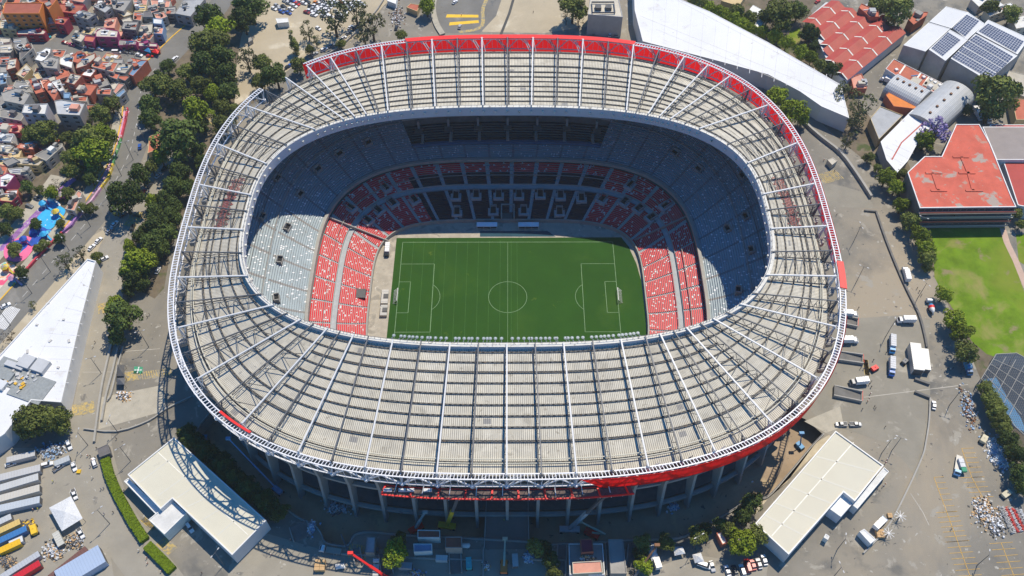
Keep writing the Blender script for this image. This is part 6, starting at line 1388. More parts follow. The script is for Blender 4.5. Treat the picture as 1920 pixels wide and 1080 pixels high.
# trucks
def truck(x, y, dx, dy, L, cabc, boxc, lab, kind='box', nm='box_truck', h=2.6, z0=G):
    p = up(x, y, z0+1.5); q = up(x+dx, y+dy, z0+1.5); a = math.atan2(q.y-p.y, q.x-p.x); g = empty(nm, (0, 0, 0))
    cab = loft([[(xx, -1.15, .6), (xx, -1.15, zt), (xx, 1.15, zt), (xx, 1.15, .6)] for xx, zt in ((L/2-2.0, 2.5), (L/2-.7, 2.5), (L/2-.25, 1.7), (L/2, 1.5))]); o = cab.build('cab', 'paint', g); o.color = (*cabc, 1)
    me = MB(); me.hexa([(L/2-.75, -1.0, 2.0), (L/2-.2, -1.0, 1.75), (L/2-.2, 1.0, 1.75), (L/2-.75, 1.0, 2.0)], [(L/2-.9, -1.0, 2.53), (L/2-.68, -1.0, 2.53), (L/2-.68, 1.0, 2.53), (L/2-.9, 1.0, 2.53)]); me.build('windscreen', 'glass', g)
    me = MB(); me.box((-.2, 0, .55), (L-.6, 1.0, .3)); me.build('chassis', 'dark_steel', g)
    bl = L-2.5
    if kind in ('box', 'tarp'):
        me = MB(); me.box((-L/2+bl/2, 0, .95), (bl, 2.35, h)); o = me.build('cargo_box' if kind == 'box' else 'tarpaulin', 'paint' if kind == 'box' else 'tarp_white', g); o.color = (*boxc, 1)
        for s_ in range(int(bl/1.2)): me = MB(); me.box((-L/2+.6+s_*1.2, 0, .95+h), (.12, 2.3, .07)); me.build('roof_rib', 'wall_trim', g)
        if kind == 'tarp':
            for s_ in (-1, 1): me = MB(); me.box((-L/2+bl/2, s_*1.19, .95), (bl, .08, .8)); me.build('bed_side', 'blue_metal', g)
    elif kind == 'flat':
        me = MB(); me.box((-L/2+bl/2, 0, .95), (bl, 2.3, .3)); o = me.build('cargo_bed', 'paint', g); o.color = (*boxc, 1)
    elif kind == 'mixer':
        n = 14; secs = []
        for xx, r in ((-L/2, .5), (-L/2+.9, .9), (-L/2+2.2, 1.25), (-L/2+3.6, 1.25), (-L/2+4.7, .8)):
            secs.append([(xx, r*math.cos(2*PI*k/n), 1.9+(.35 if xx < -L/2+1 else 0)+r*math.sin(2*PI*k/n)) for k in range(n)])
        for i, c in enumerate(('white_paint', 'white_paint', 'red_panel', 'blue_metal')): loft(secs[i:i+2]).build('drum', c, g)
        me = MB(); me.bar((-L/2-.3, 0, 2.2), (-L/2-.9, 0, 1.0), .5); me.build('chute', 'grey_light', g)
    wheels(g, (L/2-1.3, -L/2+1.4, -L/2+2.6), 2.1, .48)
    g.location = (p.x, p.y, z0+.06); g.rotation_euler = (0, 0, a); tag(g, lab, 'truck'); return g
blue = (.02, .15, .5); wh = (.8, .8, .8)
truck(1673, 646, 0, 3, 9, (.03, .3, .7), wh, 'upper of two blue trucks with white tarpaulins', 'tarp', 'tarpaulin_truck')
truck(1672, 688, 0, 3, 9, (.02, .15, .6), wh, 'lower of two blue trucks with white tarpaulins', 'tarp', 'tarpaulin_truck')
truck(1699, 600, -4, 0, 8, wh, wh, 'white box truck heading left on the right-hand plaza')
truck(1594, 589, 4, .3, 7, wh, wh, 'white van truck half hidden by the ring, upper of two')
truck(1592, 638, 4, 0, 8, wh, (.78, .8, .8), 'white box truck half hidden by the ring, lower of two')
truck(1610, 716, -4, .4, 8, (.12, .14, .18), wh, 'dark cab truck with a white box beside the ramps')
truck(1699, 514, -1, -4, 8.5, wh, wh, 'white truck parked against the low dark wall')
truck(1745, 573, -1, -4, 8.5, wh, wh, 'cement mixer with red white and blue drum on the road', 'mixer', 'cement_mixer')
truck(1833, 214, 2, 3, 9, wh, wh, 'left of two white lorries by the large tree'); truck(1849, 219, 2, 3, 9, wh, (.7, .7, .7), 'right of two white lorries by the large tree')
truck(1662, 150, -4, -1.5, 7, wh, wh, 'white lorry in the factory lane by the green hatching')
truck(1797, 872, -.6, 4, 9.5, (.2, .45, .75), (.4, .38, .34), 'flatbed lorry with green and white cargo on the lower right plaza', 'flat', 'flatbed_truck')
truck(619, 1031, -4, -.6, 8.5, wh, (.3, .3, .25), 'white tractor lorry beside the retaining wall on the near side', 'flat', 'flatbed_truck')
truck(1650, 981, 3, -3, 7, (.35, .5, .75), wh, 'small blue and white lorry beside the kerb wall at the lower right', 'box')
truck(1815, 690, 1, 3, 7, (.02, .12, .3), (.05, .3, .55), 'blue box lorry beside the hedge at the court')
q = up(1799, 876); c = empty('cargo_pallet', (q.x+1, q.y, G+1.4)); tag(c, 'green and white strapped pallets on the flatbed lorry', 'pallet')
for i, (y, m) in enumerate(((-2.2, 'green_sq'), (-.2, 'tarp_white'), (1.8, 'tarp_white'))): me = MB(); me.box((q.x+.3, q.y+y, G+1.35), (2, 1.8, 1.3)); me.build('pallet_load', m, c)
# containers, trailers, tents
def container(x, y, dx, dy, L, col, lab, h=2.6, w=2.5, nm='shipping_container', cat='container', ribs=True, z0=G, rot=None):
    p = up(x, y, z0+h); q = up(x+dx, y+dy, z0+h); a = math.atan2(q.y-p.y, q.x-p.x) if rot is None else rot; g = empty(nm, (0, 0, 0))
    me = MB(); me.box((0, 0, .1), (L, w, h)); o = me.build('body', 'paint', g); o.color = (*col, 1)
    if ribs:
        for i in range(int(L/1.1)):
            me = MB(); me.box((-L/2+.5+i*1.1, 0, .1), (.14, w+.08, h+.06)); o = me.build('rib', 'paint', g); o.color = (*[v*.88 for v in col], 1)
    me = MB(); me.box((L/2+.02, 0, .3), (.08, w*.9, h*.85)); me.build('door', 'dark_steel', g)
    g.location = (p.x, p.y, z0+.02); g.rotation_euler = (0, 0, a); tag(g, lab, cat); return g
gy = (.50, .50, .50)
for i, (x, y, dx, dy) in enumerate(((34,887,4,-1), (30,906,4,-1.2), (32,926,4,-1.1), (32,946,4,-.9))): container(x, y, dx, dy, 17, (gy, (.52, .53, .53), (.55, .52, .46), (.48, .52, .56))[i], ('topmost', 'second', 'third', 'lowest')[i]+' of four long grey containers at the left edge', 3, 3.0)
container(39, 856, 4, -1, 11, (.5, .5, .5), 'grey container with rubbish on its roof above the four long ones'); container(116, 864, 4, -1.6, 6, (.45, .48, .5), 'small grey container beside the rubbish heap', 2.2)
container(15, 988, 3, -1.4, 9, (.62, .45, .15), 'tan container in the lower left yard'); container(22, 1003, 3, -1.4, 11, (.05, .18, .42), 'blue container in the lower left yard', 2.8); container(18, 1024, 3, -1.4, 8, (.75, .45, .02), 'yellow container in the lower left yard', 2.6)
container(6, 975, 3, -1.4, 6, (.5, .52, .53), 'small grey container topmost in the lower left yard'); container(30, 1015, 3, -1.3, 5, (.65, .66, .66), 'short white container beside the yellow one', 2.4)
container(35, 1062, 3, -1.9, 16, (.45, .47, .5), 'long grey container near the lower left corner'); container(50, 1070, 3, -1.8, 10, (.55, .02, .03), 'container under a red tarpaulin near the lower left corner', 3)
container(125, 1058, 3, -2.4, 17, (.18, .09, .07), 'rust brown container in the lower left yard', 2.6); container(150, 1062, 3, -1.8, 17, (.38, .47, .62), 'wide pale blue container roof at the bottom of the yard', 4, 8)
container(109, 1010, 1.6, 3.4, 6.5, (.55, .54, .48), 'cream container standing upright beside the marquee', 2.6)
container(1720, 668, .6, 4, 14, (.62, .60, .56), 'taller of two adjoining cream container cabins by the road', 4.5, 4.6, 'site_cabin', 'cabin'); container(1734, 673, .5, 4, 11, (.66, .65, .60), 'shorter of two adjoining cream container cabins by the road', 3.5, 4.2, 'site_cabin', 'cabin')
# marquee
def tent(px, h, lab, m='tarp_white', nm='marquee'):
    b = P(px, G+h); c = cen(b); g = empty(nm, (c.x, c.y, G)); tag(g, lab, 'tent'); b = ccw(b); n = len(b); me = MB()
    for k in range(n): me.face(((b[k].x, b[k].y, G+h), (b[(k+1) % n].x, b[(k+1) % n].y, G+h), (c.x, c.y, G+h+1.3)))
    me.build('canopy', m, g)
    for q in b: me = MB(); me.bar((q.x, q.y, G), (q.x, q.y, G+h), .12); me.build('pole', 'grey_steel', g)
    return g
tent([92,952, 133,930, 155,972, 116,996], 3.5, 'large white marquee in the lower left yard'); tent([270,95, 277,88, 284,90, 282,99], 2.6, 'blue street awning at the corner', 'blue_metal', 'awning'); tent([284,97, 288,91, 300,92, 296,101], 2.6, 'red street awning at the corner', 'red_panel', 'awning')
tent([219,709, 234,708, 233,721, 219,721], 2.8, 'dark grey square tent beside the ramp', 'grey_steel'); tent([220,684, 233,684, 234,705, 219,705], 3, 'black roofed cabin tent above the grey tent', 'dark_steel')
tent([1262,1025, 1280,1025, 1285,1038, 1265,1042], 2.5, 'white shade tent at the near side, upper one'); tent([1298,1040, 1314,1036, 1320,1052, 1303,1056], 2.5, 'white shade tent at the near side, lower one')
tent([1210,1020, 1232,1018, 1230,1050, 1222,1052], 2.6, 'blue and white tarpaulin roof between two near trees'); tent([9,88, 14,80, 22,82, 18,90], 2.5, 'small red awning on a roof at the left', 'red_panel', 'awning')
tent([628,1058, 645,1055, 648,1065, 630,1068], 1.2, 'blue and white tarpaulin over pallets beside the red boom', 'tarp_white', 'tarpaulin')
# crates
for i, (x, y, s_, m, lab) in enumerate(((600,1060,4.0,'crate_tan','stack of tan crates on the near plaza'), (1651,1000,3.0,'crate_tan','tan crates beside the small blue lorry'), (1670,965,1.8,'crate_tan','single tan crate by the kerb wall'), (146,882,1.5,'yellow_bright','small yellow machine case beside the container'))):
    mat('crate_tan', (.55, .36, .18), .8, var=.15, scale=1.5); q = up(x, y, G+1.5); g = empty('crate_stack', (q.x, q.y, G)); tag(g, lab, 'crates')
    for a in range(3):
        for b in range(2): me = MB(); me.box((q.x+(b-.5)*s_*.5, q.y+(a-1)*s_*.36, G), (s_*.47, s_*.33, s_*.55)); me.build('crate', m, g)
# booms and cranes
def boom(base, tip, zt, w, m, lab, nm='boom_lift', zb=G, head=None, body=(2.2, 4.4, 1.2), bm=None, elbow=None, cat='boom lift'):
    a = up(*base, zb+1.5); b = up(*tip, zt); g = empty(nm, (a.x, a.y, zb)); tag(g, lab, cat); ang = math.atan2(b.y-a.y, b.x-a.x)
    me = MB(); me.box((a.x, a.y, zb+.5), (body[1], body[0], body[2]), ang); me.build('chassis', bm or m, g)
    for sx in (-1, 1):
        for sy in (-1, 1):
            x, y = sx*body[1]*.42, sy*body[0]*.5; me = MB(); me.box((a.x+x*math.cos(ang)-y*math.sin(ang), a.y+x*math.sin(ang)+y*math.cos(ang), zb), (1.1, .5, 1.0), ang, taper=.7); me.build('wheel', 'rubber', g)
    pts = [Vector((a.x, a.y, zb+body[2]+.6))]+([up(*elbow[:2], elbow[2])] if elbow else [])+[Vector(b)]
    for k, (p, q) in enumerate(zip(pts[:-1], pts[1:])):
        mid = p+(q-p)*.5; me = MB(); me.bar(p, mid, w); me.build('boom', m, g); me = MB(); me.bar(mid, q, w*.72); me.build('boom_extension', head or m, g)
    me = MB(); me.box((b.x, b.y, zt-.6), (2.0, 1.1, 1.1)); me.build('basket', head or m, g); return g
boom((728,1085), (657,1037), 24, 1.0, 'red_panel', 'red telescopic boom reaching in from the bottom edge', head='red_panel')
boom((520,918), (428,822), 20, .6, 'boom_blue' if mat('boom_blue', (.12, .32, .55), .5) else '', 'blue boom lift with a long boom beside the left columns', zb=2.6)
boom((400,845), (384,818), 6, .5, 'blue_metal', 'small blue and red lift in the yard beside the shrubs', zb=2.6)
boom((838,985), (860,930), 34, 1.5, 'yellow_bright', 'yellow mobile crane raising its boom to the red platform', 'mobile_crane', 2.6, 'grey_steel', (2.4, 7, 1.3), 'yellow_bright', cat='crane')
boom((780,990), (797,960), 14, 1.0, 'wall_trim', 'red crane with a short white boom left of the yellow crane', 'mobile_crane', 2.6, 'wall_trim', (2.4, 6, 1.3), 'red_panel', cat='crane')
boom((1068,992), (1135,930), 36, 1.3, 'grey_light', 'grey mobile crane raising its boom to the right end of the platform', 'mobile_crane', 2.6, 'grey_steel', (2.4, 8, 1.4), 'grey_light', cat='crane')
boom((1110,1000), (1088,978), 10, .7, 'crane_tan', 'cream folded jib with red base right of the grey crane' if mat('crane_tan', (.6, .55, .4), .6) else '', 'mobile_crane', 2.6, 'crane_tan', (2.6, 6, 1.6), 'red_panel', elbow=(1135, 1002, 6), cat='crane')
boom((1188,1085), (1232,1022), 22, .9, 'grey_steel', 'boom lift with orange basket over the near right trees', head='rust')
boom((945,1062), (947,1010), 12, .8, 'crane_tan', 'orange telehandler with a pale boom at the bridge', 'telehandler', G, 'crane_tan', (2.6, 5, 1.4), 'orange_m' if mat('orange_m', (.75, .22, .05), .5) else '', cat='telehandler')
boom((1500,835), (1503,812), 12, .4, 'blue_metal', 'blue lift beside the right hall', zb=2.6, body=(2, 3.4, 1.4))
boom((1888,925), (1905,916), 4, .5, 'crane_tan', 'yellow digger beside the rubbish heap', 'digger', G, 'dark_steel', (2.2, 4.2, 1.3), 'crane_tan', cat='digger')
boom((63,993), (72,988), 4, .6, 'yellow_bright', 'yellow loader in the lower left yard', 'digger', G, 'dark_steel', (2.2, 4, 1.6), 'yellow_bright', cat='digger')
boom((1845,823), (1838,826), 3, .6, 'crane_tan', 'small tan loader at the top of the parking lines', 'digger', G, 'dark_steel', (2.2, 3.6, 1.6), 'crane_tan', cat='digger')
boom((879,1056), (879,1047), 4, .5, 'teal_m' if mat('teal_m', (.03, .45, .45), .5) else '', 'teal machine on the near plaza beside the bridge', 'dumper', G, None, (2.2, 4.4, 1.6), cat='dumper')
boom((1640,690), (1650,696), 3, .5, 'red_panel', 'small red tractor on the right-hand plaza', 'tractor', G, None, (2, 3, 1.5), cat='tractor')
boom((1697,677), (1697,683), 2.5, .4, 'grey_steel', 'small grey machine left of the cream cabins', 'compressor', G, None, (1.8, 2.6, 1.5), cat='machine')
boom((806,808+200), (806,1003), 12, .3, 'grey_steel', 'thin mast beside the low maroon hut', 'mast', G, None, (1, 1.4, .5), cat='mast')
# blue-white tank
q = up(868, 1023, G+1.5); g = empty('gas_tank', (q.x, q.y, G)); tag(g, 'white cylindrical tank beside the bridge', 'tank')
n = 12; secs = [[(q.x+x, q.y+r*math.cos(2*PI*k/n), G+1.6+r*math.sin(2*PI*k/n)) for k in range(n)] for x, r in ((-2.8, .3), (-2.4, 1.0), (2.4, 1.0), (2.8, .3))]; loft(secs).build('shell', 'white_paint', g)
for x in (-1.6, 1.6): me = MB(); me.box((q.x+x, q.y, G), (.4, 1.6, .9)); me.build('cradle', 'concrete', g)
# rubbish heaps (uncountable)
def heap(name, x, y, rx, ry, n, lab, mats, z0=G, size=(.3, 1.0), ang=0, seed=1):
    rn = random.Random(seed); me = MB(); me.mats = mats
    for _ in range(int(n*1.7)):
        a, b = rn.gauss(0, .45), rn.gauss(0, .45); px_, py_ = x+a*rx*math.cos(ang)-b*ry*math.sin(ang), y+a*rx*math.sin(ang)+b*ry*math.cos(ang)
        q = up(px_, py_, z0); me.box((q.x, q.y, z0+rn.uniform(0, .5)*max(0, 1-abs(a)-abs(b))*3), (rn.uniform(*size), rn.uniform(*size), rn.uniform(.15, .8)), rn.uniform(0, 3), rn.randrange(len(mats)), rn.uniform(.5, 1))
    o = me.build(name, None); q = up(x, y, z0); o.data.transform(Matrix.Translation(-q)); o.location = q; tag(o, lab, 'rubble', kind='stuff'); return o
mat('bag_white', (.7, .72, .75), .6, var=.15, scale=2); mat('bag_blue', (.25, .38, .55), .6, var=.3, scale=2)
heap('rubble', 1868, 850, 14, 34, 260, 'strip of white and pale blue rubbish below the right hand hedge', ['bag_white', 'bag_blue', 'grey_light', 'bag_white'], ang=-.45, seed=2)
heap('rubble', 1845, 960, 22, 28, 260, 'heap of tan boards and bags beside the parking lines', ['crate_tan', 'bag_white', 'dark_steel', 'crate_tan', 'grey_light'], ang=-.4, seed=3)
heap('rubble', 1868, 985, 16, 22, 130, 'dark bagged waste beside the stacked barriers', ['dark_steel', 'grey_steel', 'bag_white'], ang=-.3, seed=8)
heap('rubble', 98, 845, 26, 14, 220, 'heap of blue grey scrap under the tree at the left', ['bag_blue', 'dark_steel', 'grey_light', 'bag_white', 'bag_blue', 'dark_steel'], ang=-.2, seed=4)
heap('rubble', 232, 742, 14, 9, 120, 'scattered white debris below the grey tent', ['bag_white', 'crate_tan', 'grey_steel'], seed=5)
heap('rubble', 100, 1035, 20, 16, 200, 'mixed yard debris around the cream container', ['crate_tan', 'bag_white', 'dark_steel', 'grey_light', 'rubble'], seed=6); heap('rubble', 140, 1015, 16, 14, 160, 'black sheeting and pallets right of the cream container', ['dark_steel', 'dark_steel', 'crate_tan', 'grey_light'], seed=7)
heap('rubble', 631, 952, 22, 12, 160, 'pale debris at the foot of the left columns', ['bag_white', 'rubble', 'rubble', 'grey_steel'], z0=2.6, seed=9); heap('rubble', 583, 998-8, 8, 12, 120, 'pile of blue and white bags beside the retaining wall', ['bag_white', 'bag_blue'], seed=10, ang=.6)
heap('rubble', 1262, 952, 8, 7, 60, 'pile of white sheeting at the foot of the right columns', ['bag_white', 'bag_blue'], z0=2.6, seed=11); heap('rubble', 15, 1055, 14, 14, 120, 'black waste sacks at the lower left corner', ['dark_steel', 'grey_steel', 'crate_tan'], seed=12)
heap('rubble', 1815, 755+10, 14, 40, 120, 'reddish brushwood strip beside the court hedge', ['rust', 'wall_trim', 'bag_blue'], ang=-.3, seed=13); heap('rubble', 55, 985, 12, 10, 90, 'dark machine scrap beside the yellow loader', ['dark_steel', 'grey_steel', 'yellow_bright'], seed=14)
heap('rubble', 992, 1045, 10, 12, 70, 'blue and white sacks below the near tree', ['bag_white', 'bag_blue'], seed=15); heap('rubble', 745, 30, 14, 20, 120, 'scattered scrap between the ramp and the lot', ['wall_trim', 'dark_steel', 'rust', 'bag_white'], seed=16)
heap('rubble', 1420, 905, 12, 8, 1, 'single pale sheet on the sunken yard floor', ['bag_white'], z0=2.6, seed=17)
# stacked barriers, red and white rows
g = empty('barrier_stack', (*up(1895, 985)[:2], G)); tag(g, 'stacked red and white crowd barriers beside the rubbish heap', 'barriers')
for i in range(7):
    a, b = up(1872+i*6.5, 950+i*1.0), up(1898+i*5.5, 1003-i*1.5); me = MB(); m_ = 24
    for k in range(m_): p = a+(b-a)*(k/m_); me.box((p.x+random.uniform(-.3, .3), p.y, G), (1.1, .12, random.uniform(.5, 1.1)), random.uniform(.1, .4))
    me.build('barrier_row', ('grey_light', 'white_paint', 'red_panel', 'bag_white', 'red_panel', 'grey_light', 'bag_white')[i], g)
# lamp posts
LAMPS = []
def lamp(x, y, h=13, z=G, heads=2):
    p = up(x, y, z); g = empty('street_lamp', (p.x, p.y, z)); me = MB(); me.cyl((p.x, p.y, z), .16, h, 8, r2=.09); me.build('pole', 'grey_steel', g); a = random.uniform(0, 3)
    for k in range(heads):
        d = Vector((math.cos(a+k*PI), math.sin(a+k*PI), 0)); me = MB(); me.bar((p.x, p.y, z+h-.2), (p.x+d.x*1.6, p.y+d.y*1.6, z+h+.1), .1); me.build('arm', 'grey_steel', g)
        me = MB(); me.box((p.x+d.x*1.8, p.y+d.y*1.8, z+h-.02), (.9, .35, .16), a); me.build('lamp_head', 'grey_light', g)
    tag(g, None, 'street lamp', 'street lamps on the plazas'); LAMPS.append((g, 'slim grey street lamp'))
for x, y in ((1660,632), (1600,454), (1653,850), (1672,845), (279,651), (206,982), (165,835), (222,812), (245,925-60), (190,700), (1560,1085), (1832,1060), (1570,1030), (935,-5), (275,272), (262,130), (250,300), (228,330), (205,370), (170,425), (130,470), (95,510), (60,550), (20,610), (1720,560), (1605,470+60), (1715,440), (1780,760), (1300,1030), (420,1060)): lamp(x, y, random.uniform(11, 14))
autolabel(LAMPS)
# steel star trees near the kerb wall
for i, (x, y) in enumerate(((1683,974), (1661,1006))):
    q = up(x, y); g = empty('metal_sculpture', (q.x, q.y, G)); tag(g, ('upper', 'lower')[i]+' of two spiky white metal stars by the kerb wall', 'sculpture', 'spiky metal stars')
    me = MB(); me.cyl((q.x, q.y, G), .2, 3.5, 8); me.build('pole', 'grey_steel', g)
    for k in range(9): a = 2*PI*k/9; me = MB(); me.bar((q.x, q.y, G+3.5), (q.x+2.3*math.cos(a), q.y+2.3*math.sin(a), G+3.3), .16); me.build('spike', 'white_paint', g)
# ramp pits at the stadium gates on the right
for i, (x0, y0, x1, y1, w) in enumerate(((1562,598,1607,608,4.5), (1560,668,1617,676,4.5), (1562,735,1615,746,5))):
    a, b = up(x0, y0), up(x1, y1); g = empty('ramp_stair', (*((a+b)/2)[:2], G)); tag(g, ('upper', 'middle', 'lower')[i]+' stair ramp leading to the right-hand stadium gates', 'stair', 'stair ramps on the right'); d = (b-a).normalized(); nn = Vector((-d.y, d.x, 0))
    for s_ in (-1, 1): me = MB(); me.bar((a.x+nn.x*w*s_/2, a.y+nn.y*w*s_/2, G+.9), (b.x+nn.x*w*s_/2, b.y+nn.y*w*s_/2, G+.9), .5, 1.8); me.build('side_wall', 'concrete', g)
    me = MB(); m_ = 14
    for k in range(m_): p = a+(b-a)*((k+.5)/m_); me.box((p.x, p.y, G), ((b-a).length/m_, w-.6, .1+1.6*(1-k/m_)), math.atan2(d.y, d.x))
    me.build('steps', 'concrete_dark', g)
    me = MB(); q = b+nn*0; me.bar((b.x+nn.x*w/2, b.y+nn.y*w/2, G+1.9), (b.x-nn.x*w/2, b.y-nn.y*w/2, G+1.9), .15, .15); me.build('barrier', 'red_panel', g)
# gate ramps and loading bays along the near edge
for i, (x, y0, y1, w, lab) in enumerate(((722,1040,1078,4.5,'sunken stair ramp right of the round tree on the near edge'), (853,1036,1076,4.5,'sunken stair ramp below the maroon roofed hut with the duct'), (1054,1024,1076,3.5,'narrow stair ramp left of the red roofed site block'), (1186,1024,1072,3.5,'narrow stair ramp right of the grey stair block'), (560,985,1010,7,'loading ramp beside the end wall of the lower left hall'), (668,1030,1060,3,'stair ramp with rails left of the grey hut'))):
    a, b = up(x, y0), up(x+(x-952)*-.02, y1); g = empty('ramp_stair', (*((a+b)/2)[:2], G)); tag(g, lab, 'stair', 'stair ramps on the near side'); d = (b-a).normalized(); nn = Vector((-d.y, d.x, 0))
    for s_ in (-1, 1): me = MB(); me.bar((a.x+nn.x*w*s_/2, a.y+nn.y*w*s_/2, G+.8), (b.x+nn.x*w*s_/2, b.y+nn.y*w*s_/2, G+.8), .4, 1.6); me.build('side_wall', 'concrete', g)
    me = MB(); m_ = 12
    for k in range(m_): p = a+(b-a)*((k+.5)/m_); me.box((p.x, p.y, G), ((b-a).length/m_, w-.5, .12+1.3*(1-k/m_)), math.atan2(d.y, d.x))
    me.build('steps', 'concrete_dark', g)
    me = MB(); me.bar((a.x, a.y, G+2.2), (b.x, b.y, G+2.2), .1); me.build('handrail', 'grey_steel', g)
for i, (px, lab) in enumerate((([640,1040, 780,1048, 905,1052], 'low kerb wall across the near plaza left of the bridge'), ([992,1050, 1060,1052, 1060,1080], 'low kerb wall across the near plaza right of the bridge'), ([906,1032, 906,1082], 'straight wall continuing the left side of the bridge'), ([1135,1018, 1138,1080], 'thin wall right of the red roofed site block'), ([640,1003, 655,1040], 'thin fence beside the white tractor lorry'))):
    wall_line(px, 1.1, .45, lab, 'concrete' if i != 4 else 'grey_steel')
container(966, 1050, .2, 3, 5, (.5, .5, .48), 'small grey container beside the bridge on the near plaza', 2.2, 2.2); container(760, 1060, 3, .2, 5, (.35, .36, .38), 'dark grey cabin below the round tree', 2.4, 2.4); container(828, 1046, 3, .1, 4.5, (.6, .6, .58), 'small white cabin left of the teal machine', 2.2, 2.2)
truck(705, 1062, .2, -3, 7, (.75, .75, .72), (.5, .5, .48), 'small grey lorry beside the stair ramp on the near plaza', 'flat', 'flatbed_truck'); truck(1230, 1052, -1, -3, 6.5, (.7, .7, .7), (.72, .72, .7), 'white van lorry under the near right trees')
heap('rubble', 912, 1062, 8, 8, 60, 'small pile of building waste beside the bridge', ['crate_tan', 'bag_white', 'grey_steel'], seed=31); heap('rubble', 1100, 1046, 14, 4, 60, 'loose material on the roof edge of the red stair hut block', ['bag_white', 'crate_tan', 'dark_steel'], z0=G+5.2, seed=32)
heap('rubble', 780, 1075, 16, 5, 70, 'pallets and pipes along the bottom edge left of the bridge', ['crate_tan', 'grey_steel', 'bag_blue'], seed=33); heap('rubble', 420, 880, 8, 8, 30, 'loose scrap on the sunken yard floor by the blue lift', ['rust', 'grey_steel'], z0=2.6, seed=34)
# narrow ramp deck at the left
# ================================================================== PEOPLE
def person_proto(seed, stride):
    bm = bmesh.new(); sk = []
    def V(x, y, z, r): v = bm.verts.new((x, y, z)); sk.append((v, r)); return v
    pel = V(0, 0, .95, .13); ch = V(0, 0, 1.25, .15); sh = V(0, 0, 1.42, .12); nk = V(0, 0, 1.52, .055); hd = V(0, 0, 1.64, .10); ht = V(.01, 0, 1.74, .08)
    for a, b in ((pel, ch), (ch, sh), (sh, nk), (nk, hd), (hd, ht)): bm.edges.new((a, b))
    for s_ in (-1, 1):
        h = V(0, s_*.1, .90, .10); k = V(stride*s_*.5, s_*.11, .5, .07); an = V(stride*s_*(.9 if s_ > 0 else 1.1), s_*.11, .08, .045); ft = V(stride*s_*.9+.16, s_*.12, .04, .04)
        for a, b in ((pel, h), (h, k), (k, an), (an, ft)): bm.edges.new((a, b))
        so_ = V(0, s_*.2, 1.40, .06); e = V(-stride*s_*.3, s_*.26, 1.13, .045); w = V(-stride*s_*.5+.12, s_*.24, .92, .033); hn = V(-stride*s_*.5+.17, s_*.23, .85, .03)
        for a, b in ((sh, so_), (so_, e), (e, w), (w, hn)): bm.edges.new((a, b))
    bm.verts.index_update(); me = bpy.data.meshes.new('body'); bm.to_mesh(me); bm.free(); o = bpy.data.objects.new('body', me); COL.objects.link(o)
    md = o.modifiers.new('skin', 'SKIN'); sd = me.skin_vertices[0].data
    for i, (_, r) in enumerate(sk): sd[i].radius = (r, r)
    sd[0].use_root = True; o.modifiers.new('sub', 'SUBSURF').levels = 1
    dg = bpy.context.evaluated_depsgraph_get(); m2 = bpy.data.meshes.new_from_object(o.evaluated_get(dg)); bpy.data.objects.remove(o)
    m2.materials.clear()
    for n in ('skin', 'cloth', 'trousers'): m2.materials.append(MATS[n])
    for p in m2.polygons:
        z = p.center.z; y = abs(p.center.y); p.material_index = 2 if z < .97 and not (y > .19 and z > .7) else (1 if z < 1.47 and not (z < 1.05 and y > .2) else 0)
        p.use_smooth = True
    return m2
mat('cloth', (1, 1, 1), .8, objcol=True); mat('trousers', (.03, .035, .06), .85)
PM = [person_proto(1, .22), person_proto(2, .04)]
hm = MB()
n = 10; hm.cyl((0, 0, 1.68), .125, .07, n, r2=.10); hm.cyl((0, 0, 1.75), .10, .05, n, r2=.03); hm.cyl((.05, 0, 1.675), .15, .015, n)
hel = hm.build('helmet', 'paint'); hmesh = hel.data; bpy.data.objects.remove(hel)
hm = MB(); hm.cyl((-.01, 0, 1.68), .11, .09, n, r2=.06); hx = hm.build('hair', 'hair'); hrmesh = hx.data; bpy.data.objects.remove(hx)
PEOPLE = []
def person(x, y, c, z=G, helmet=True, i=0):
    cols = {'o': ((.85, .18, .03), 'orange'), 'y': ((.6, .75, .05), 'yellow'), 'w': ((.7, .7, .7), 'white'), 'b': ((.05, .15, .4), 'blue'), 'k': ((.03, .03, .035), 'black'), 'r': ((.6, .03, .04), 'red')}
    p = up(x, y, z+.9); o = empty('person', (p.x, p.y, z+.02)); o.rotation_euler = (0, 0, random.uniform(0, 6.28)); st = i % 2
    b = bpy.data.objects.new('body', PM[st]); COL.objects.link(b); b.parent = o; b.color = (*cols[c][0], 1)
    h = bpy.data.objects.new('helmet' if helmet else 'hair', hmesh if helmet else hrmesh); COL.objects.link(h); h.parent = o; h.color = (.85, .85, .8, 1) if c != 'y' else (.8, .5, .05, 1)
    tag(o, None, 'person', 'people on the plazas'); PEOPLE.append((o, 'person in %s top%s%s' % (cols[c][1], ', walking' if st == 0 else ', standing', ' with helmet' if helmet else '')))
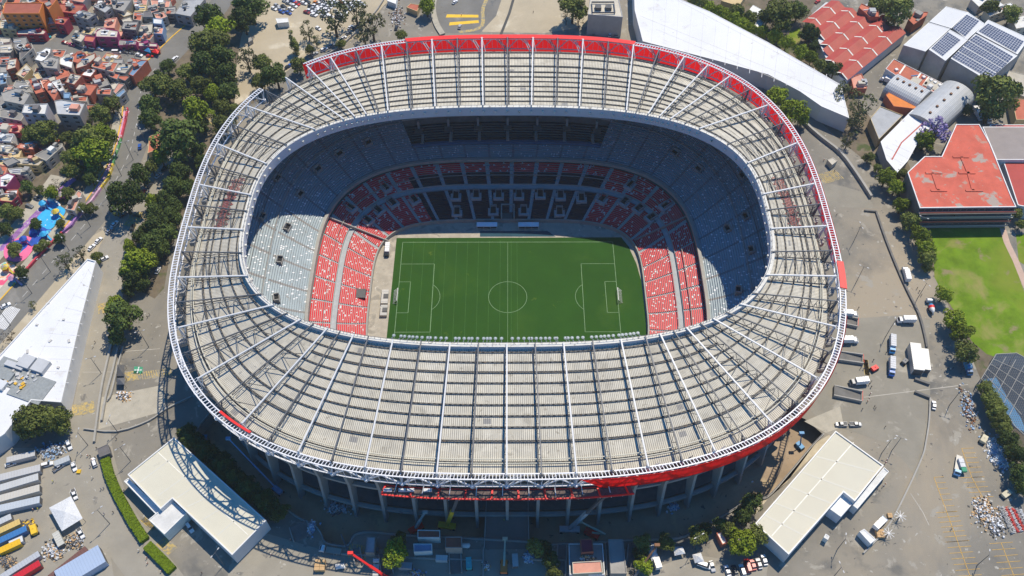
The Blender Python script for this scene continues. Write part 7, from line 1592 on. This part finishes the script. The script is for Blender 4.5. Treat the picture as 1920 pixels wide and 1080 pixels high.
PP = """169,855,k 172,862,o 178,858,k 203,846,k 181,840,k 164,854,o 152,853,w 169,874,b 173,896,w 99,902,y 189,917,b 194,915,b 232,919,o 62,955,o 71,954,y 195,963,b 212,960,k 260,1032,w 275,1046,o 276,1056,o 302,1071,o 274,1002,k 378,1074,k 280,589,k 276,594,k 178,641,k 174,650,w 247,585,k 218,822,k 241,439,k 222,520,k
1663,862,r 1661,867,r 1660,907,o 1656,911,r 1645,918,b 1632,738,r 1630,747,r 1627,752,o 1640,762,k 1642,765,k 1617,767,k 1610,577,k 1638,675,k 1662,661,k 1745,690,b 1779,689,k 1782,692,w 1787,690,k 1660,800,k 1784,992,k 1634,715,k 1630,720,k 1634,725,k 1720,540,k 1724,546,k 1728,553,k 1620,691,b 1614,690,k 1626,682,k 1569,402,k 708,28,k 732,30,k 865,28,o 1000,22,k 962,1040,o 700,1050,b 1150,1046,k 1325,1018,k 545,1012,o 508,1040,r 945,975,y 112,318,k 290,480,k 540,500,k 1545,300,o 1565,320,k"""
for i, t in enumerate(PP.split()):
    a = t.split(','); person(float(a[0]), float(a[1]), a[2], i=i, helmet=a[2] in 'oyrw', z=(G if not (600 < float(a[0]) < 1400 and float(a[1]) < 980) or float(a[1]) < 100 else G))
autolabel(PEOPLE)
# ---- air: thin dusty haze between the camera and the ground
hb = MB(); hb.box((0, 850, -1.5), (3300, 3600, CH+8)); hz = hb.build('haze', 'asphalt'); hm_ = bpy.data.materials.new('haze'); hm_.use_nodes = True
hn = hm_.node_tree; [hn.nodes.remove(q) for q in list(hn.nodes)]; ho = hn.nodes.new('ShaderNodeOutputMaterial'); hv = hn.nodes.new('ShaderNodeVolumePrincipled')
hv.inputs['Density'].default_value = 0.00009; hv.inputs['Color'].default_value = (.86, .90, .95, 1); hv.inputs['Anisotropy'].default_value = 0.2; hn.links.new(hv.outputs[0], ho.inputs['Volume'])
hz.data.materials.clear(); hz.data.materials.append(hm_); hz['kind'] = 'stuff'; hz['label'] = 'thin pale haze in the air over the city'
